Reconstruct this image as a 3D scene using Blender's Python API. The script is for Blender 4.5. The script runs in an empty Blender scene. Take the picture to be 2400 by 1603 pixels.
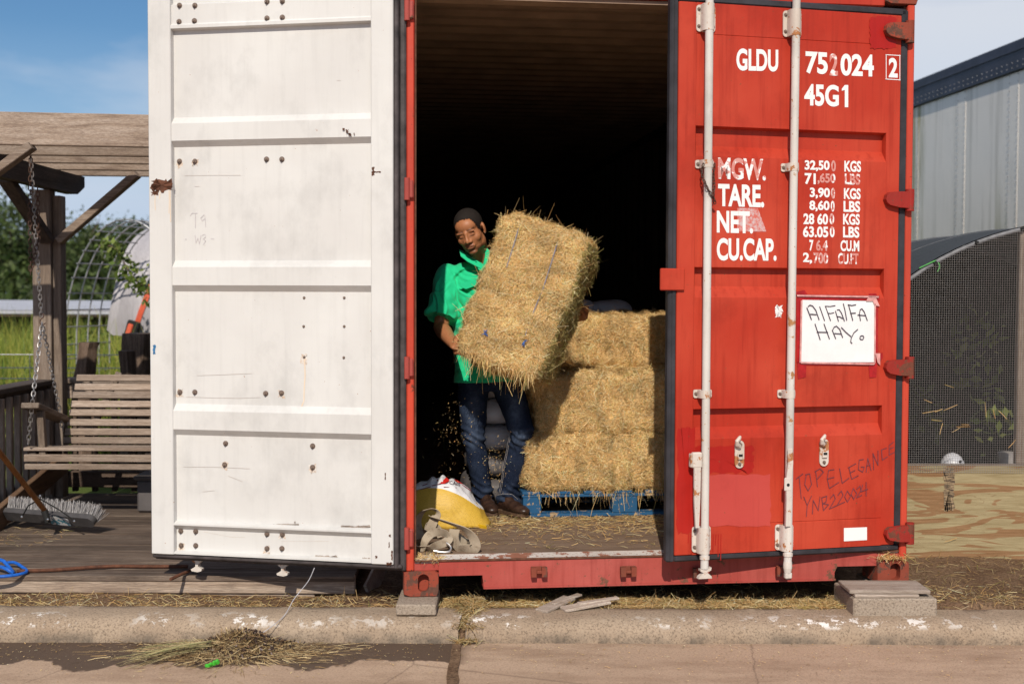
import bpy, bmesh, math, random
import numpy as np
from mathutils import Vector, Matrix, Euler, noise as mnoise

random.seed(7)
RNG = np.random.default_rng(7)
R_ = math.radians
SC = bpy.context.scene
COL = SC.collection

# ------------------------------------------------------------------ camera
FPX = 2900.0                      # focal length in photo pixels (2400 wide)
CAM_H = 1.55
PITCH, ROLL = R_(2.19), R_(0.2)
cam_d = bpy.data.cameras.new('camera')
cam_d.sensor_width = 36.0
cam_d.lens = FPX / 2400.0 * 36.0
cam_d.clip_end = 2000.0
cam_d.dof.use_dof = True
cam_d.dof.focus_distance = 6.1
cam_d.dof.aperture_fstop = 2.4
cam = bpy.data.objects.new('camera', cam_d)
COL.objects.link(cam)
CAM_R = Matrix.Rotation(math.pi / 2 - PITCH, 3, 'X') @ Matrix.Rotation(ROLL, 3, 'Z')
cam.matrix_world = Matrix.Translation((0, 0, CAM_H)) @ CAM_R.to_4x4()
SC.camera = cam

# ------------------------------------------------------------------ world and sun
SUN_EL, SUN_AZ = R_(38.0), R_(4.0)      # light travels towards +Y, a touch towards +X
w = bpy.data.worlds.new('World')
SC.world = w
w.use_nodes = True
nt = w.node_tree
nt.nodes.clear()
sky = nt.nodes.new('ShaderNodeTexSky')
sky.sky_type = 'NISHITA'
sky.sun_disc = False
sky.sun_elevation = SUN_EL
sky.sun_rotation = math.pi + SUN_AZ
sky.air_density = 1.0
sky.dust_density = 0.25
sky.ozone_density = 4.0
tc = nt.nodes.new('ShaderNodeTexCoord')
mp = nt.nodes.new('ShaderNodeMapping')
mp.inputs['Scale'].default_value = (1.0, 1.0, 3.4)
mp.inputs['Rotation'].default_value = (0.25, 0.1, 0.5)
mp.inputs['Location'].default_value = (-0.27, 2.19, 3.79)
ns = nt.nodes.new('ShaderNodeTexNoise')
ns.inputs['Scale'].default_value = 1.25
ns.inputs['Detail'].default_value = 7
ns.inputs['Roughness'].default_value = 0.55
ns.inputs['Distortion'].default_value = 0.5
rp = nt.nodes.new('ShaderNodeValToRGB')
rp.color_ramp.elements[0].position = 0.44
rp.color_ramp.elements[0].color = (0.0, 0.0, 0.0, 1)
rp.color_ramp.elements[1].position = 0.64
rp.color_ramp.elements[1].color = (0.85, 0.85, 0.85, 1)
mx = nt.nodes.new('ShaderNodeMix')
mx.data_type = 'RGBA'
mx.inputs['B'].default_value = (10.2, 10.5, 11.2, 1)
bg = nt.nodes.new('ShaderNodeBackground')
bg.inputs['Strength'].default_value = 0.074
ow = nt.nodes.new('ShaderNodeOutputWorld')
nt.links.new(tc.outputs['Generated'], mp.inputs['Vector'])
nt.links.new(mp.outputs['Vector'], ns.inputs['Vector'])
nt.links.new(ns.outputs['Fac'], rp.inputs['Fac'])
nt.links.new(rp.outputs['Color'], mx.inputs['Factor'])
hs = nt.nodes.new('ShaderNodeHueSaturation')
hs.inputs['Saturation'].default_value = 1.18
hs.inputs['Value'].default_value = 1.12
nt.links.new(sky.outputs['Color'], hs.inputs['Color'])
nt.links.new(hs.outputs['Color'], mx.inputs['A'])
sz = nt.nodes.new('ShaderNodeSeparateXYZ')
hz = nt.nodes.new('ShaderNodeValToRGB')                # pale haze low over the horizon, all round
hz.color_ramp.elements[0].position = 0.0
hz.color_ramp.elements[0].color = (0.85, 0.85, 0.85, 1)
hz.color_ramp.elements[1].position = 0.20
hz.color_ramp.elements[1].color = (0, 0, 0, 1)
mh = nt.nodes.new('ShaderNodeMix')
mh.data_type = 'RGBA'
mh.inputs['B'].default_value = (5.4, 7.3, 10.2, 1)
nt.links.new(tc.outputs['Generated'], sz.inputs[0])
nt.links.new(sz.outputs['Z'], hz.inputs['Fac'])
nt.links.new(hz.outputs['Color'], mh.inputs['Factor'])
nt.links.new(mx.outputs['Result'], mh.inputs['A'])
nt.links.new(mh.outputs['Result'], bg.inputs['Color'])
nt.links.new(bg.outputs['Background'], ow.inputs['Surface'])

sun_d = bpy.data.lights.new('sun', 'SUN')
sun_d.energy = 4.2
sun_d.angle = R_(0.53)
sun_d.color = (1.0, 0.92, 0.80)
sun = bpy.data.objects.new('sun', sun_d)
sd = Vector((math.sin(SUN_AZ) * math.cos(SUN_EL), math.cos(SUN_AZ) * math.cos(SUN_EL), -math.sin(SUN_EL)))
sun.rotation_euler = sd.to_track_quat('-Z', 'Y').to_euler()
sun.location = (-2, -20, 16)
COL.objects.link(sun)
SC.view_settings.view_transform = 'Standard'
SC.view_settings.look = 'None'
SC.view_settings.exposure = 0.0
SC.view_settings.gamma = 1.0
SC.cycles.max_bounces = 7
SC.cycles.diffuse_bounces = 3
SC.cycles.transparent_max_bounces = 12

# ------------------------------------------------------------------ photo geometry helpers
def ray(u, v):
    return CAM_R @ Vector(((u - 1200.0) / FPX, -(v - 801.5) / FPX, -1.0))

def P(u, v, Y):
    """world point seen at photo pixel (u, v) at distance Y in front of the camera"""
    d = ray(u, v)
    t = Y / d.y
    return Vector((0, 0, CAM_H)) + d * t

def PZ(u, v, z):
    """world point seen at photo pixel (u, v) lying at height z"""
    d = ray(u, v)
    t = (z - CAM_H) / d.z
    return Vector((0, 0, CAM_H)) + d * t

class Frame:
    """an upright plane: origin (x, y), direction angle; s runs along it, o towards the camera, z up"""
    def __init__(self, x, y, ang):
        self.o = Vector((x, y, 0))
        self.a = ang
        self.ex = Vector((math.cos(ang), math.sin(ang), 0))
        self.n = Vector((math.sin(ang), -math.cos(ang), 0))
    def p(self, s, o, z):
        return self.o + self.ex * s + self.n * o + Vector((0, 0, z))
    def hit(self, u, v, off=0.0):
        d = ray(u, v)
        c = Vector((0, 0, CAM_H))
        q = self.o + self.n * off
        t = (q - c).dot(self.n) / d.dot(self.n)
        h = c + d * t
        return (h - self.o).dot(self.ex), h.z
    def M(self, s=0, o=0, z=0):
        """local axes: x along the plane, y away from the camera, z up"""
        m = Matrix.Rotation(self.a, 4, 'Z')
        m.translation = self.p(s, o, z)
        return m

CF = Frame(-0.495, 5.655, R_(6.72))                 # container front face
_a = P(355, 1299, 5.856); _b = P(938, 1324, 5.62)
WF = Frame(_a.x, _a.y, math.atan2(_b.y - _a.y, _b.x - _a.x))      # white door
W_LEN = (_b - _a).xy.length
_c = P(1562, 1314, 5.637); _d = P(2105, 1285, 5.93)
RF = Frame(_c.x, _c.y, math.atan2(_d.y - _c.y, _d.x - _c.x))      # red door
R_LEN = (_d - _c).xy.length

# ------------------------------------------------------------------ mesh building
WORLD = {}                         # object -> world matrix (the scene is not evaluated while building)

def link(o, parent=None, Mw=None):
    COL.objects.link(o)
    if parent is not None:
        o.parent = parent
        WORLD[o] = WORLD[parent] if Mw is None else Mw
        if Mw is not None:
            o.matrix_basis = WORLD[parent].inverted() @ Mw
    else:
        WORLD[o] = Mw if Mw is not None else Matrix.Identity(4)
        o.matrix_world = WORLD[o]
    return o

def tag(o, label=None, cat=None, group=None, kind=None):
    if label: o['label'] = label
    if cat: o['category'] = cat
    if group: o['group'] = group
    if kind: o['kind'] = kind
    return o

def thing(name, label, cat, loc=(0, 0, 0), rz=0.0, group=None):
    o = bpy.data.objects.new(name, None)
    o.empty_display_size = 0.1
    m = Matrix.Rotation(rz, 4, 'Z')
    m.translation = Vector(loc)
    link(o, None, m)
    return tag(o, label, cat, group)

class MB:
    def __init__(self):
        self.v, self.f, self.mi, self.X, self.cur = [], [], [], None, 0
    def add(self, vs, fs):
        n = len(self.v)
        if self.X is not None:
            vs = [self.X @ Vector(p) for p in vs]
        self.v += [tuple(p) for p in vs]
        self.f += [tuple(i + n for i in f) for f in fs]
        self.mi += [self.cur] * len(fs)
        return self
    def box(self, c, s, R=None, bev=0.0):
        c = Vector(c)
        hx, hy, hz = s[0] / 2, s[1] / 2, s[2] / 2
        b = min(bev, hx * .9, hy * .9, hz * .9)
        if b <= 0:
            vs = [Vector((x * hx, y * hy, z * hz)) for x in (-1, 1) for y in (-1, 1) for z in (-1, 1)]
            fs = [(0, 1, 3, 2), (4, 6, 7, 5), (0, 4, 5, 1), (2, 3, 7, 6), (0, 2, 6, 4), (1, 5, 7, 3)]
        else:
            vs, idx = [], {}
            for x in (-1, 1):
                for y in (-1, 1):
                    for z in (-1, 1):
                        for k, q in enumerate(((hx, hy - b, hz - b), (hx - b, hy, hz - b), (hx - b, hy - b, hz))):
                            idx[(x, y, z, k)] = len(vs)
                            vs.append(Vector((x * q[0], y * q[1], z * q[2])))
            fs = []
            for k in range(3):
                for sg in (-1, 1):
                    cs = []
                    for a, bb in ((-1, -1), (1, -1), (1, 1), (-1, 1)):
                        t = [a, bb]; t.insert(k, sg)
                        cs.append(idx[(t[0], t[1], t[2], k)])
                    flip = (sg < 0) if k != 1 else (sg > 0)
                    fs.append(tuple(reversed(cs)) if flip else tuple(cs))
            for k in range(3):
                i, j = [q for q in range(3) if q != k]
                for a in (-1, 1):
                    for bb in (-1, 1):
                        t0 = [0, 0, 0]; t0[i] = a; t0[j] = bb
                        t1 = list(t0); t0[k] = -1; t1[k] = 1
                        q = (idx[(*t0, i)], idx[(*t1, i)], idx[(*t1, j)], idx[(*t0, j)])
                        nrm = (vs[q[1]] - vs[q[0]]).cross(vs[q[2]] - vs[q[0]])
                        ctr = sum((vs[z] for z in q), Vector())
                        fs.append(q if nrm.dot(ctr) > 0 else tuple(reversed(q)))
            for x in (-1, 1):
                for y in (-1, 1):
                    for z in (-1, 1):
                        q = [idx[(x, y, z, k)] for k in range(3)]
                        fs.append(tuple(q) if x * y * z > 0 else tuple(reversed(q)))
        if R is not None:
            R3 = R.to_3x3() if hasattr(R, 'to_3x3') else R
            vs = [R3 @ p for p in vs]
        return self.add([p + c for p in vs], fs)
    def bar(self, a, b, wx, wz, up=(0, 0, 1), bev=0.0):
        """a rectangular bar from a to b; wx sideways, wz along 'up'"""
        a, b = Vector(a), Vector(b)
        d = (b - a); L = d.length; d.normalize()
        s = d.cross(Vector(up)).normalized()
        u = s.cross(d).normalized()
        R = Matrix((d, s, u)).transposed()
        return self.box((a + b) / 2, (L, wx, wz), R, bev)
    def tube(self, pts, r, n=8, closed=False, caps=True):
        pts = [Vector(p) for p in pts]
        m = len(pts)
        rs = r if isinstance(r, (list, tuple)) else [r] * m
        T = []
        for i in range(m):
            if closed:
                t = pts[(i + 1) % m] - pts[i - 1]
            else:
                t = pts[min(i + 1, m - 1)] - pts[max(i - 1, 0)]
            T.append(t.normalized() if t.length > 1e-9 else Vector((0, 0, 1)))
        up = Vector((0, 0, 1)) if abs(T[0].z) < 0.9 else Vector((1, 0, 0))
        s = T[0].cross(up).normalized()
        vs, fs = [], []
        for i in range(m):
            s = (s - T[i] * s.dot(T[i]))
            s = s.normalized() if s.length > 1e-6 else T[i].orthogonal().normalized()
            b = T[i].cross(s)
            for k in range(n):
                a = 2 * math.pi * k / n
                vs.append(pts[i] + (s * math.cos(a) + b * math.sin(a)) * rs[i])
        rng = m if closed else m - 1
        for i in range(rng):
            j = (i + 1) % m
            for k in range(n):
                l = (k + 1) % n
                fs.append((i * n + k, i * n + l, j * n + l, j * n + k))
        if caps and not closed:
            fs.append(tuple(reversed(range(n))))
            fs.append(tuple((m - 1) * n + k for k in range(n)))
        return self.add(vs, fs)
    def cyl(self, a, b, r, n=10, r2=None):
        return self.tube([a, b], [r, r if r2 is None else r2], n)
    def prism(self, poly, M4, h):
        """polygon (x, z) in a local plane extruded by h along local y"""
        n = len(poly)
        vs = [M4 @ Vector((x, 0, z)) for x, z in poly] + [M4 @ Vector((x, h, z)) for x, z in poly]
        fs = [tuple(range(n)), tuple(reversed(range(n, 2 * n)))]
        for i in range(n):
            j = (i + 1) % n
            fs.append((i, n + i, n + j, j))
        return self.add(vs, fs)
    def ellip(self, c, r, R=None, nu=16, nv=10):
        c = Vector(c); vs, fs = [], []
        for j in range(nv + 1):
            ph = -math.pi / 2 + math.pi * j / nv
            for i in range(nu):
                th = 2 * math.pi * i / nu
                p = Vector((r[0] * math.cos(ph) * math.cos(th), r[1] * math.cos(ph) * math.sin(th), r[2] * math.sin(ph)))
                vs.append(c + (R @ p if R is not None else p))
        for j in range(nv):
            for i in range(nu):
                k = (i + 1) % nu
                fs.append((j * nu + i, j * nu + k, (j + 1) * nu + k, (j + 1) * nu + i))
        return self.add(vs, fs)
    def limb(self, rings, n=16):
        """closed tube through rings (point, half-width, half-depth); width kept near world X"""
        pts = [Vector(q[0]) for q in rings]
        vs, fs = [], []
        m = len(rings)
        for i in range(m):
            t = (pts[min(i + 1, m - 1)] - pts[max(i - 1, 0)]).normalized()
            s = Vector((1, 0, 0)) - t * t.x
            if s.length < 0.35:
                s = Vector((0, 0, 1)) - t * t.z
            s.normalize()
            b = t.cross(s)
            for k in range(n):
                a = 2 * math.pi * k / n
                vs.append(pts[i] + s * (math.cos(a) * rings[i][1]) + b * (math.sin(a) * rings[i][2]))
        for i in range(m - 1):
            for k in range(n):
                l = (k + 1) % n
                fs.append((i * n + k, i * n + l, (i + 1) * n + l, (i + 1) * n + k))
        fs.append(tuple(reversed(range(n))))
        fs.append(tuple((m - 1) * n + k for k in range(n)))
        return self.add(vs, fs)
    def ribbon(self, pts, wdir, width, thick=0.002):
        """a flat strap swept along pts; wdir gives the width direction at each point"""
        pts = [Vector(p) for p in pts]
        m = len(pts); vs, fs = [], []
        for i in range(m):
            t = (pts[min(i + 1, m - 1)] - pts[max(i - 1, 0)]).normalized()
            wd = Vector(wdir[i]); wd = (wd - t * wd.dot(t)).normalized()
            nn = t.cross(wd)
            for a, b in ((-1, -1), (1, -1), (1, 1), (-1, 1)):
                vs.append(pts[i] + wd * (a * width / 2) + nn * (b * thick / 2))
        for i in range(m - 1):
            for k in range(4):
                l = (k + 1) % 4
                fs.append((i * 4 + k, i * 4 + l, (i + 1) * 4 + l, (i + 1) * 4 + k))
        fs += [(3, 2, 1, 0), tuple((m - 1) * 4 + k for k in range(4))]
        return self.add(vs, fs)
    def mesh(self, name, mats, smooth=False, angle=35.0, inv=None):
        me = bpy.data.meshes.new(name)
        vs = self.v if inv is None else [tuple(inv @ Vector(p)) for p in self.v]
        me.from_pydata(vs, [], self.f)
        for m in (mats if isinstance(mats, (list, tuple)) else [mats]):
            me.materials.append(m)
        if any(self.mi):
            me.polygons.foreach_set('material_index', self.mi)
        me.update()
        bm = bmesh.new(); bm.from_mesh(me)
        bmesh.ops.recalc_face_normals(bm, faces=bm.faces)
        bm.to_mesh(me); bm.free()
        if smooth:
            me.shade_smooth()
            me.set_sharp_from_angle(angle=R_(angle))
        return me
    def build(self, name, mats, parent=None, smooth=False, angle=35.0, loc=None, rz=0.0):
        """link the collected world-space shape as one object"""
        if parent is not None:
            inv = WORLD[parent].inverted()
            o = bpy.data.objects.new(name, self.mesh(name, mats, smooth, angle, inv))
            return link(o, parent)
        m = Matrix.Rotation(rz, 4, 'Z')
        if loc is not None:
            m.translation = Vector(loc)
        o = bpy.data.objects.new(name, self.mesh(name, mats, smooth, angle, m.inverted()))
        return link(o, None, m)

def inst(name, me, parent, Mw):
    o = bpy.data.objects.new(name, me)
    return link(o, parent, Mw)

def np_mesh(name, verts, nper, mat, cols=None, parent=None, loc=None):
    """many separate polygons of nper corners from an (N*nper, 3) array, with a colour per polygon"""
    N = len(verts) // nper
    me = bpy.data.meshes.new(name)
    if parent is not None:
        Mi = np.array(WORLD[parent].inverted())
    else:
        M4 = Matrix.Translation(loc) if loc is not None else Matrix.Identity(4)
        Mi = np.array(M4.inverted())
    verts = verts @ Mi[:3, :3].T + Mi[:3, 3]
    me.vertices.add(N * nper)
    me.vertices.foreach_set('co', verts.astype(np.float32).ravel())
    me.loops.add(N * nper)
    me.loops.foreach_set('vertex_index', np.arange(N * nper, dtype=np.int32))
    me.polygons.add(N)
    me.polygons.foreach_set('loop_start', np.arange(0, N * nper, nper, dtype=np.int32))
    me.polygons.foreach_set('loop_total', np.full(N, nper, dtype=np.int32))
    me.update(calc_edges=True)
    if cols is not None:
        at = me.color_attributes.new('Col', 'FLOAT_COLOR', 'POINT')
        c4 = np.ones((N * nper, 4), np.float32)
        c4[:, :3] = np.repeat(cols, nper, axis=0)
        at.data.foreach_set('color', c4.ravel())
    me.materials.append(mat)
    o = bpy.data.objects.new(name, me)
    if parent is not None:
        return link(o, parent)
    return link(o, None, M4)

# ------------------------------------------------------------------ materials
class G:
    """a small node-graph builder"""
    def __init__(self, name):
        self.m = bpy.data.materials.new(name)
        self.m.use_nodes = True
        self.t = self.m.node_tree
        self.t.nodes.clear()
        self.out = self.n('ShaderNodeOutputMaterial')
        self.b = self.n('ShaderNodeBsdfPrincipled')
        self.l(self.b.outputs[0], self.out.inputs['Surface'])
        self.co = None
    def n(self, k): return self.t.nodes.new(k)
    def l(self, a, b): self.t.links.new(a, b)
    def set(self, k, v):
        s = self.b.inputs[k]
        if hasattr(v, 'links') or hasattr(v, 'is_linked'): self.l(v, s)
        elif isinstance(v, tuple) and s.type == 'RGBA': s.default_value = (*v, 1)
        else: s.default_value = v
        return self
    def coord(self, scale=(1, 1, 1), loc=(0, 0, 0), kind='Object', rot=(0, 0, 0)):
        c = self.n('ShaderNodeTexCoord'); m = self.n('ShaderNodeMapping')
        m.inputs['Scale'].default_value = scale
        m.inputs['Location'].default_value = loc
        m.inputs['Rotation'].default_value = rot
        self.l(c.outputs[kind], m.inputs['Vector'])
        return m.outputs[0]
    def noise(self, scale, detail=4, rough=0.55, vec=None, dist=0.0):
        x = self.n('ShaderNodeTexNoise')
        x.inputs['Scale'].default_value = scale
        x.inputs['Detail'].default_value = detail
        x.inputs['Roughness'].default_value = rough
        x.inputs['Distortion'].default_value = dist
        self.l(vec if vec is not None else self.coord(), x.inputs['Vector'])
        return x.outputs['Fac']
    def ramp(self, f, stops):
        r = self.n('ShaderNodeValToRGB')
        e = r.color_ramp.elements
        while len(e) < len(stops): e.new(0.5)
        for i, (p, c) in enumerate(stops):
            e[i].position = p
            e[i].color = (*c, 1) if isinstance(c, tuple) else (c, c, c, 1)
        self.l(f, r.inputs['Fac'])
        return r.outputs['Color']
    def mix(self, f, a, b, mode='MIX'):
        x = self.n('ShaderNodeMix'); x.data_type = 'RGBA'; x.blend_type = mode
        for k, v in (('Factor', f), ('A', a), ('B', b)):
            s = [q for q in x.inputs if q.name == k and (q.type == 'RGBA' if k != 'Factor' else q.type == 'VALUE')][0]
            if hasattr(v, 'is_linked'): self.l(v, s)
            elif isinstance(v, tuple): s.default_value = (*v, 1)
            else: s.default_value = v
        return [q for q in x.outputs if q.type == 'RGBA'][0]
    def math(self, op, a, b=0.0):
        x = self.n('ShaderNodeMath'); x.operation = op
        for i, v in enumerate((a, b)):
            if hasattr(v, 'is_linked'): self.l(v, x.inputs[i])
            else: x.inputs[i].default_value = v
        return x.outputs[0]
    def bump(self, h, strength=0.3, dist=0.01):
        x = self.n('ShaderNodeBump')
        x.inputs['Strength'].default_value = strength
        x.inputs['Distance'].default_value = dist
        self.l(h, x.inputs['Height'])
        self.l(x.outputs[0], self.b.inputs['Normal'])
        return self
    def attr(self, name='Col'):
        x = self.n('ShaderNodeAttribute'); x.attribute_name = name
        return x.outputs['Color']

def paint(name, c, c2, chip=0.70, rust=(0.12, 0.04, 0.018), rough=0.5, streak=0.35, speck=0.74, bump=0.12, grime=0.4):
    """old paint: slow fading, vertical streaks, small rust chips"""
    g = G(name)
    f = g.noise(1.7, 3)
    col = g.mix(g.ramp(f, [(0.35, 0.0), (0.68, 1.0)]), c, c2)
    st = g.noise(6.0, 5, 0.6, g.coord((6, 6, 0.35)))
    col = g.mix(g.math('MULTIPLY', g.ramp(st, [(0.5, 0.0), (0.75, 1.0)]), streak), col, tuple(x * 0.72 for x in c), 'MIX')
    gm = g.noise(3.2, 7, 0.68, g.coord((1, 1, 0.7), (1.7, 0, 0.4)))
    col = g.mix(g.math('MULTIPLY', g.ramp(gm, [(0.52, 0.0), (0.74, 1.0)]), grime), col, tuple(x * 0.55 for x in c), 'MIX')
    ch = g.noise(9.0, 7, 0.72)
    chm = g.ramp(ch, [(chip, 0.0), (chip + 0.03, 1.0)])
    sp = g.noise(70.0, 2, 0.5)
    spm = g.ramp(sp, [(speck, 0.0), (speck + 0.03, 1.0)])
    m = g.math('MAXIMUM', chm, spm)
    rc = g.mix(g.noise(60, 3), rust, tuple(min(1, x * 2.2) for x in rust))
    col = g.mix(m, col, rc)
    g.set('Base Color', col)
    g.set('Roughness', g.math('ADD', g.math('MULTIPLY', m, 0.3), rough))
    g.set('Specular IOR Level', 0.25)
    g.bump(g.noise(2.4, 4, 0.6) if bump < 0.28 else g.noise(22, 5, 0.65), bump * (2.0 if bump < 0.28 else 1.0), 0.03 if bump < 0.28 else 0.006)
    return g.m

def plain(name, c, rough=0.6, var=0.18, scale=14.0, metal=0.0, bump=0.1, bscale=60.0, spec=0.4):
    g = G(name)
    f = g.noise(scale, 5, 0.6)
    col = g.mix(g.ramp(f, [(0.3, 0.0), (0.7, 1.0)]), tuple(x * (1 - var) for x in c), tuple(min(1, x * (1 + var)) for x in c))
    g.set('Base Color', col).set('Roughness', rough).set('Metallic', metal).set('Specular IOR Level', spec)
    if bump:
        g.bump(g.noise(bscale, 4), bump, 0.004)
    return g.m

def wood(name, axis, c, c2, dark, rough=0.8, scale=1.0, knots=True, stain=0.3):
    g = G(name)
    sc = {'x': (0.7, 16, 16), 'y': (16, 0.7, 16), 'z': (16, 16, 0.7)}[axis]
    sc = tuple(q * scale for q in sc)
    v = g.coord(sc)
    f = g.noise(2.0, 7, 0.65, v, 0.6)
    col = g.ramp(f, [(0.25, dark), (0.45, c), (0.62, c2), (0.8, c)])
    fine = g.noise(9.0, 4, 0.7, g.coord(tuple(q * 3 for q in sc)))
    col = g.mix(g.ramp(fine, [(0.42, 0.55), (0.58, 0.0)]), col, dark)
    st = g.noise(2.3, 4)
    col = g.mix(g.math('MULTIPLY', g.ramp(st, [(0.5, 0.0), (0.72, 1.0)]), stain), col, dark)
    oi = g.n('ShaderNodeObjectInfo')
    val = g.n('ShaderNodeHueSaturation')
    g.l(g.math('ADD', g.math('MULTIPLY', oi.outputs['Random'], 0.45), 0.78), val.inputs['Value'])
    g.l(col, val.inputs['Color'])
    g.set('Base Color', val.outputs[0]).set('Roughness', rough).set('Specular IOR Level', 0.25)
    g.bump(g.math('ADD', f, g.math('MULTIPLY', fine, 0.7)), 0.55, 0.006)
    return g.m

def attr_mat(name, rough=0.75, trans=0.0, mul=None, spec=0.3):
    g = G(name)
    c = g.attr()
    if mul: c = g.mix(1.0, c, mul, 'MULTIPLY')
    g.set('Base Color', c).set('Roughness', rough).set('Specular IOR Level', spec)
    if trans:
        tr = g.n('ShaderNodeBsdfTranslucent'); ms = g.n('ShaderNodeMixShader')
        g.l(c, tr.inputs[0]); ms.inputs[0].default_value = trans
        g.l(g.b.outputs[0], ms.inputs[1]); g.l(tr.outputs[0], ms.inputs[2])
        g.l(ms.outputs[0], g.out.inputs['Surface'])
    return g.m

M = {}
M['red'] = paint('red_paint', (0.40, 0.028, 0.012), (0.49, 0.058, 0.028), 0.685, speck=0.735, streak=0.7, grime=0.5)
M['red_rail'] = paint('red_rail_paint', (0.34, 0.050, 0.038), (0.43, 0.095, 0.078), 0.60, rust=(0.10, 0.045, 0.028), speck=0.70, streak=0.6, bump=0.3)
M['red_post'] = paint('red_post_paint', (0.56, 0.062, 0.030), (0.42, 0.05, 0.03), 0.63, rust=(0.09, 0.025, 0.014), speck=0.72, streak=0.7)
M['red_fresh'] = paint('red_fresh_paint', (0.36, 0.014, 0.010), (0.42, 0.020, 0.014), 0.70, speck=0.76, rough=0.38)
M['red_dull'] = paint('red_dull_paint', (0.46, 0.055, 0.045), (0.50, 0.07, 0.055), 0.70, speck=0.74)
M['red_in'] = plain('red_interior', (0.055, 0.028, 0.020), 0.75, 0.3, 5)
M['roof_in'] = plain('roof_interior', (0.27, 0.18, 0.125), 0.8, 0.3, 4)
M['casting'] = paint('casting_rust', (0.30, 0.055, 0.030), (0.16, 0.05, 0.03), 0.50, rust=(0.075, 0.035, 0.025), speck=0.66, streak=0.8, bump=0.6, rough=0.75)
M['white'] = paint('white_paint', (0.60, 0.585, 0.565), (0.66, 0.65, 0.63), 0.72, rust=(0.20, 0.085, 0.035), speck=0.765, streak=0.20, bump=0.10, rough=0.45)
M['white_sill'] = paint('white_sill_paint', (0.62, 0.58, 0.55), (0.55, 0.48, 0.44), 0.52, rust=(0.17, 0.07, 0.045), speck=0.62, streak=0.3, bump=0.5)
M['rod'] = paint('rod_paint', (0.58, 0.54, 0.49), (0.64, 0.61, 0.58), 0.60, rust=(0.24, 0.12, 0.05), speck=0.70, streak=0.5, grime=0.6)
M['bracket'] = paint('bracket_paint', (0.58, 0.50, 0.43), (0.64, 0.59, 0.54), 0.56, rust=(0.24, 0.10, 0.04), speck=0.68, streak=0.5, bump=0.3)
M['rubber'] = plain('black_rubber', (0.028, 0.026, 0.031), 0.55, 0.5, 9, bump=0.2)
M['dirty_rubber'] = plain('dirty_rubber', (0.055, 0.045, 0.045), 0.6, 0.6, 12, bump=0.3)
M['rust'] = plain('rust', (0.11, 0.042, 0.022), 0.85, 0.5, 30, bump=0.5)
M['bolt'] = plain('bolt_steel', (0.22, 0.165, 0.135), 0.55, 0.4, 60, metal=0.5, bump=0.2)
M['letter'] = plain('white_lettering', (0.80, 0.79, 0.78), 0.5, 0.03, 20, bump=0)
M['marker'] = plain('marker_ink', (0.045, 0.03, 0.05), 0.5, 0.3, 90, bump=0)
M['graffiti'] = plain('faded_marker', (0.16, 0.035, 0.045), 0.5, 0.3, 90, bump=0)
M['pencil'] = plain('pencil_grey', (0.50, 0.46, 0.47), 0.6, 0.2, 90, bump=0)
M['tape'] = plain('old_tape_red', (0.36, 0.012, 0.014), 0.3, 0.25, 25, bump=0.1)
M['cleartape'] = plain('clear_tape_haze', (0.62, 0.30, 0.28), 0.22, 0.3, 30, bump=0.3, bscale=90)
M['straw'] = attr_mat('straw', 0.7, 0.22)
M['hay_base'] = plain('hay_core', (0.55, 0.36, 0.16), 0.95, 0.5, 60, bump=0.8, bscale=90)
M['twine'] = plain('blue_grey_twine', (0.24, 0.24, 0.30), 0.6, 0.3, 80)
M['twine_blue'] = plain('blue_twine', (0.05, 0.13, 0.36), 0.6, 0.3, 80)
M['blue_wood'] = paint('blue_pallet_paint', (0.014, 0.085, 0.20), (0.022, 0.085, 0.165), 0.55, rust=(0.24, 0.17, 0.10), speck=0.66, streak=0.3, bump=0.4, rough=0.7)
M['steel'] = plain('bright_steel', (0.62, 0.60, 0.58), 0.28, 0.1, 40, metal=0.95, bump=0.05)
M['galv'] = plain('galvanised', (0.42, 0.42, 0.43), 0.5, 0.15, 30, metal=0.7, bump=0.05)
M['chain'] = plain('chain_steel', (0.40, 0.38, 0.37), 0.4, 0.3, 60, metal=0.75)
M['chain_rust'] = plain('chain_rust', (0.10, 0.055, 0.04), 0.7, 0.4, 60, metal=0.3)
M['wood_x'] = wood('weathered_wood_x', 'x', (0.31, 0.235, 0.18), (0.41, 0.33, 0.27), (0.11, 0.075, 0.058))
M['wood_y'] = wood('weathered_wood_y', 'y', (0.24, 0.18, 0.14), (0.32, 0.26, 0.21), (0.09, 0.065, 0.05))
M['wood_z'] = wood('weathered_wood_z', 'z', (0.22, 0.165, 0.125), (0.30, 0.24, 0.195), (0.10, 0.075, 0.06))
M['wood_dk_y'] = wood('dark_wood_y', 'y', (0.085, 0.065, 0.055), (0.13, 0.10, 0.085), (0.03, 0.022, 0.018))
M['wood_dk_x'] = wood('dark_wood_x', 'x', (0.11, 0.075, 0.055), (0.17, 0.12, 0.09), (0.035, 0.025, 0.018))
M['wood_br_y'] = wood('brown_wood_y', 'y', (0.20, 0.115, 0.065), (0.26, 0.155, 0.09), (0.07, 0.04, 0.025))
M['deck_x'] = wood('deck_wood', 'x', (0.135, 0.095, 0.070), (0.235, 0.18, 0.14), (0.04, 0.027, 0.021), stain=0.55)
M['deck_front'] = wood('deck_front_wood', 'x', (0.40, 0.30, 0.225), (0.50, 0.40, 0.315), (0.10, 0.07, 0.055), scale=0.7)
M['floor_ply'] = wood('container_floor', 'x', (0.19, 0.125, 0.088), (0.235, 0.165, 0.12), (0.11, 0.07, 0.05), scale=1.0, stain=0.5)
M['scrap_wood'] = wood('scrap_wood', 'x', (0.40, 0.33, 0.27), (0.48, 0.41, 0.35), (0.16, 0.11, 0.08))
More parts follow.
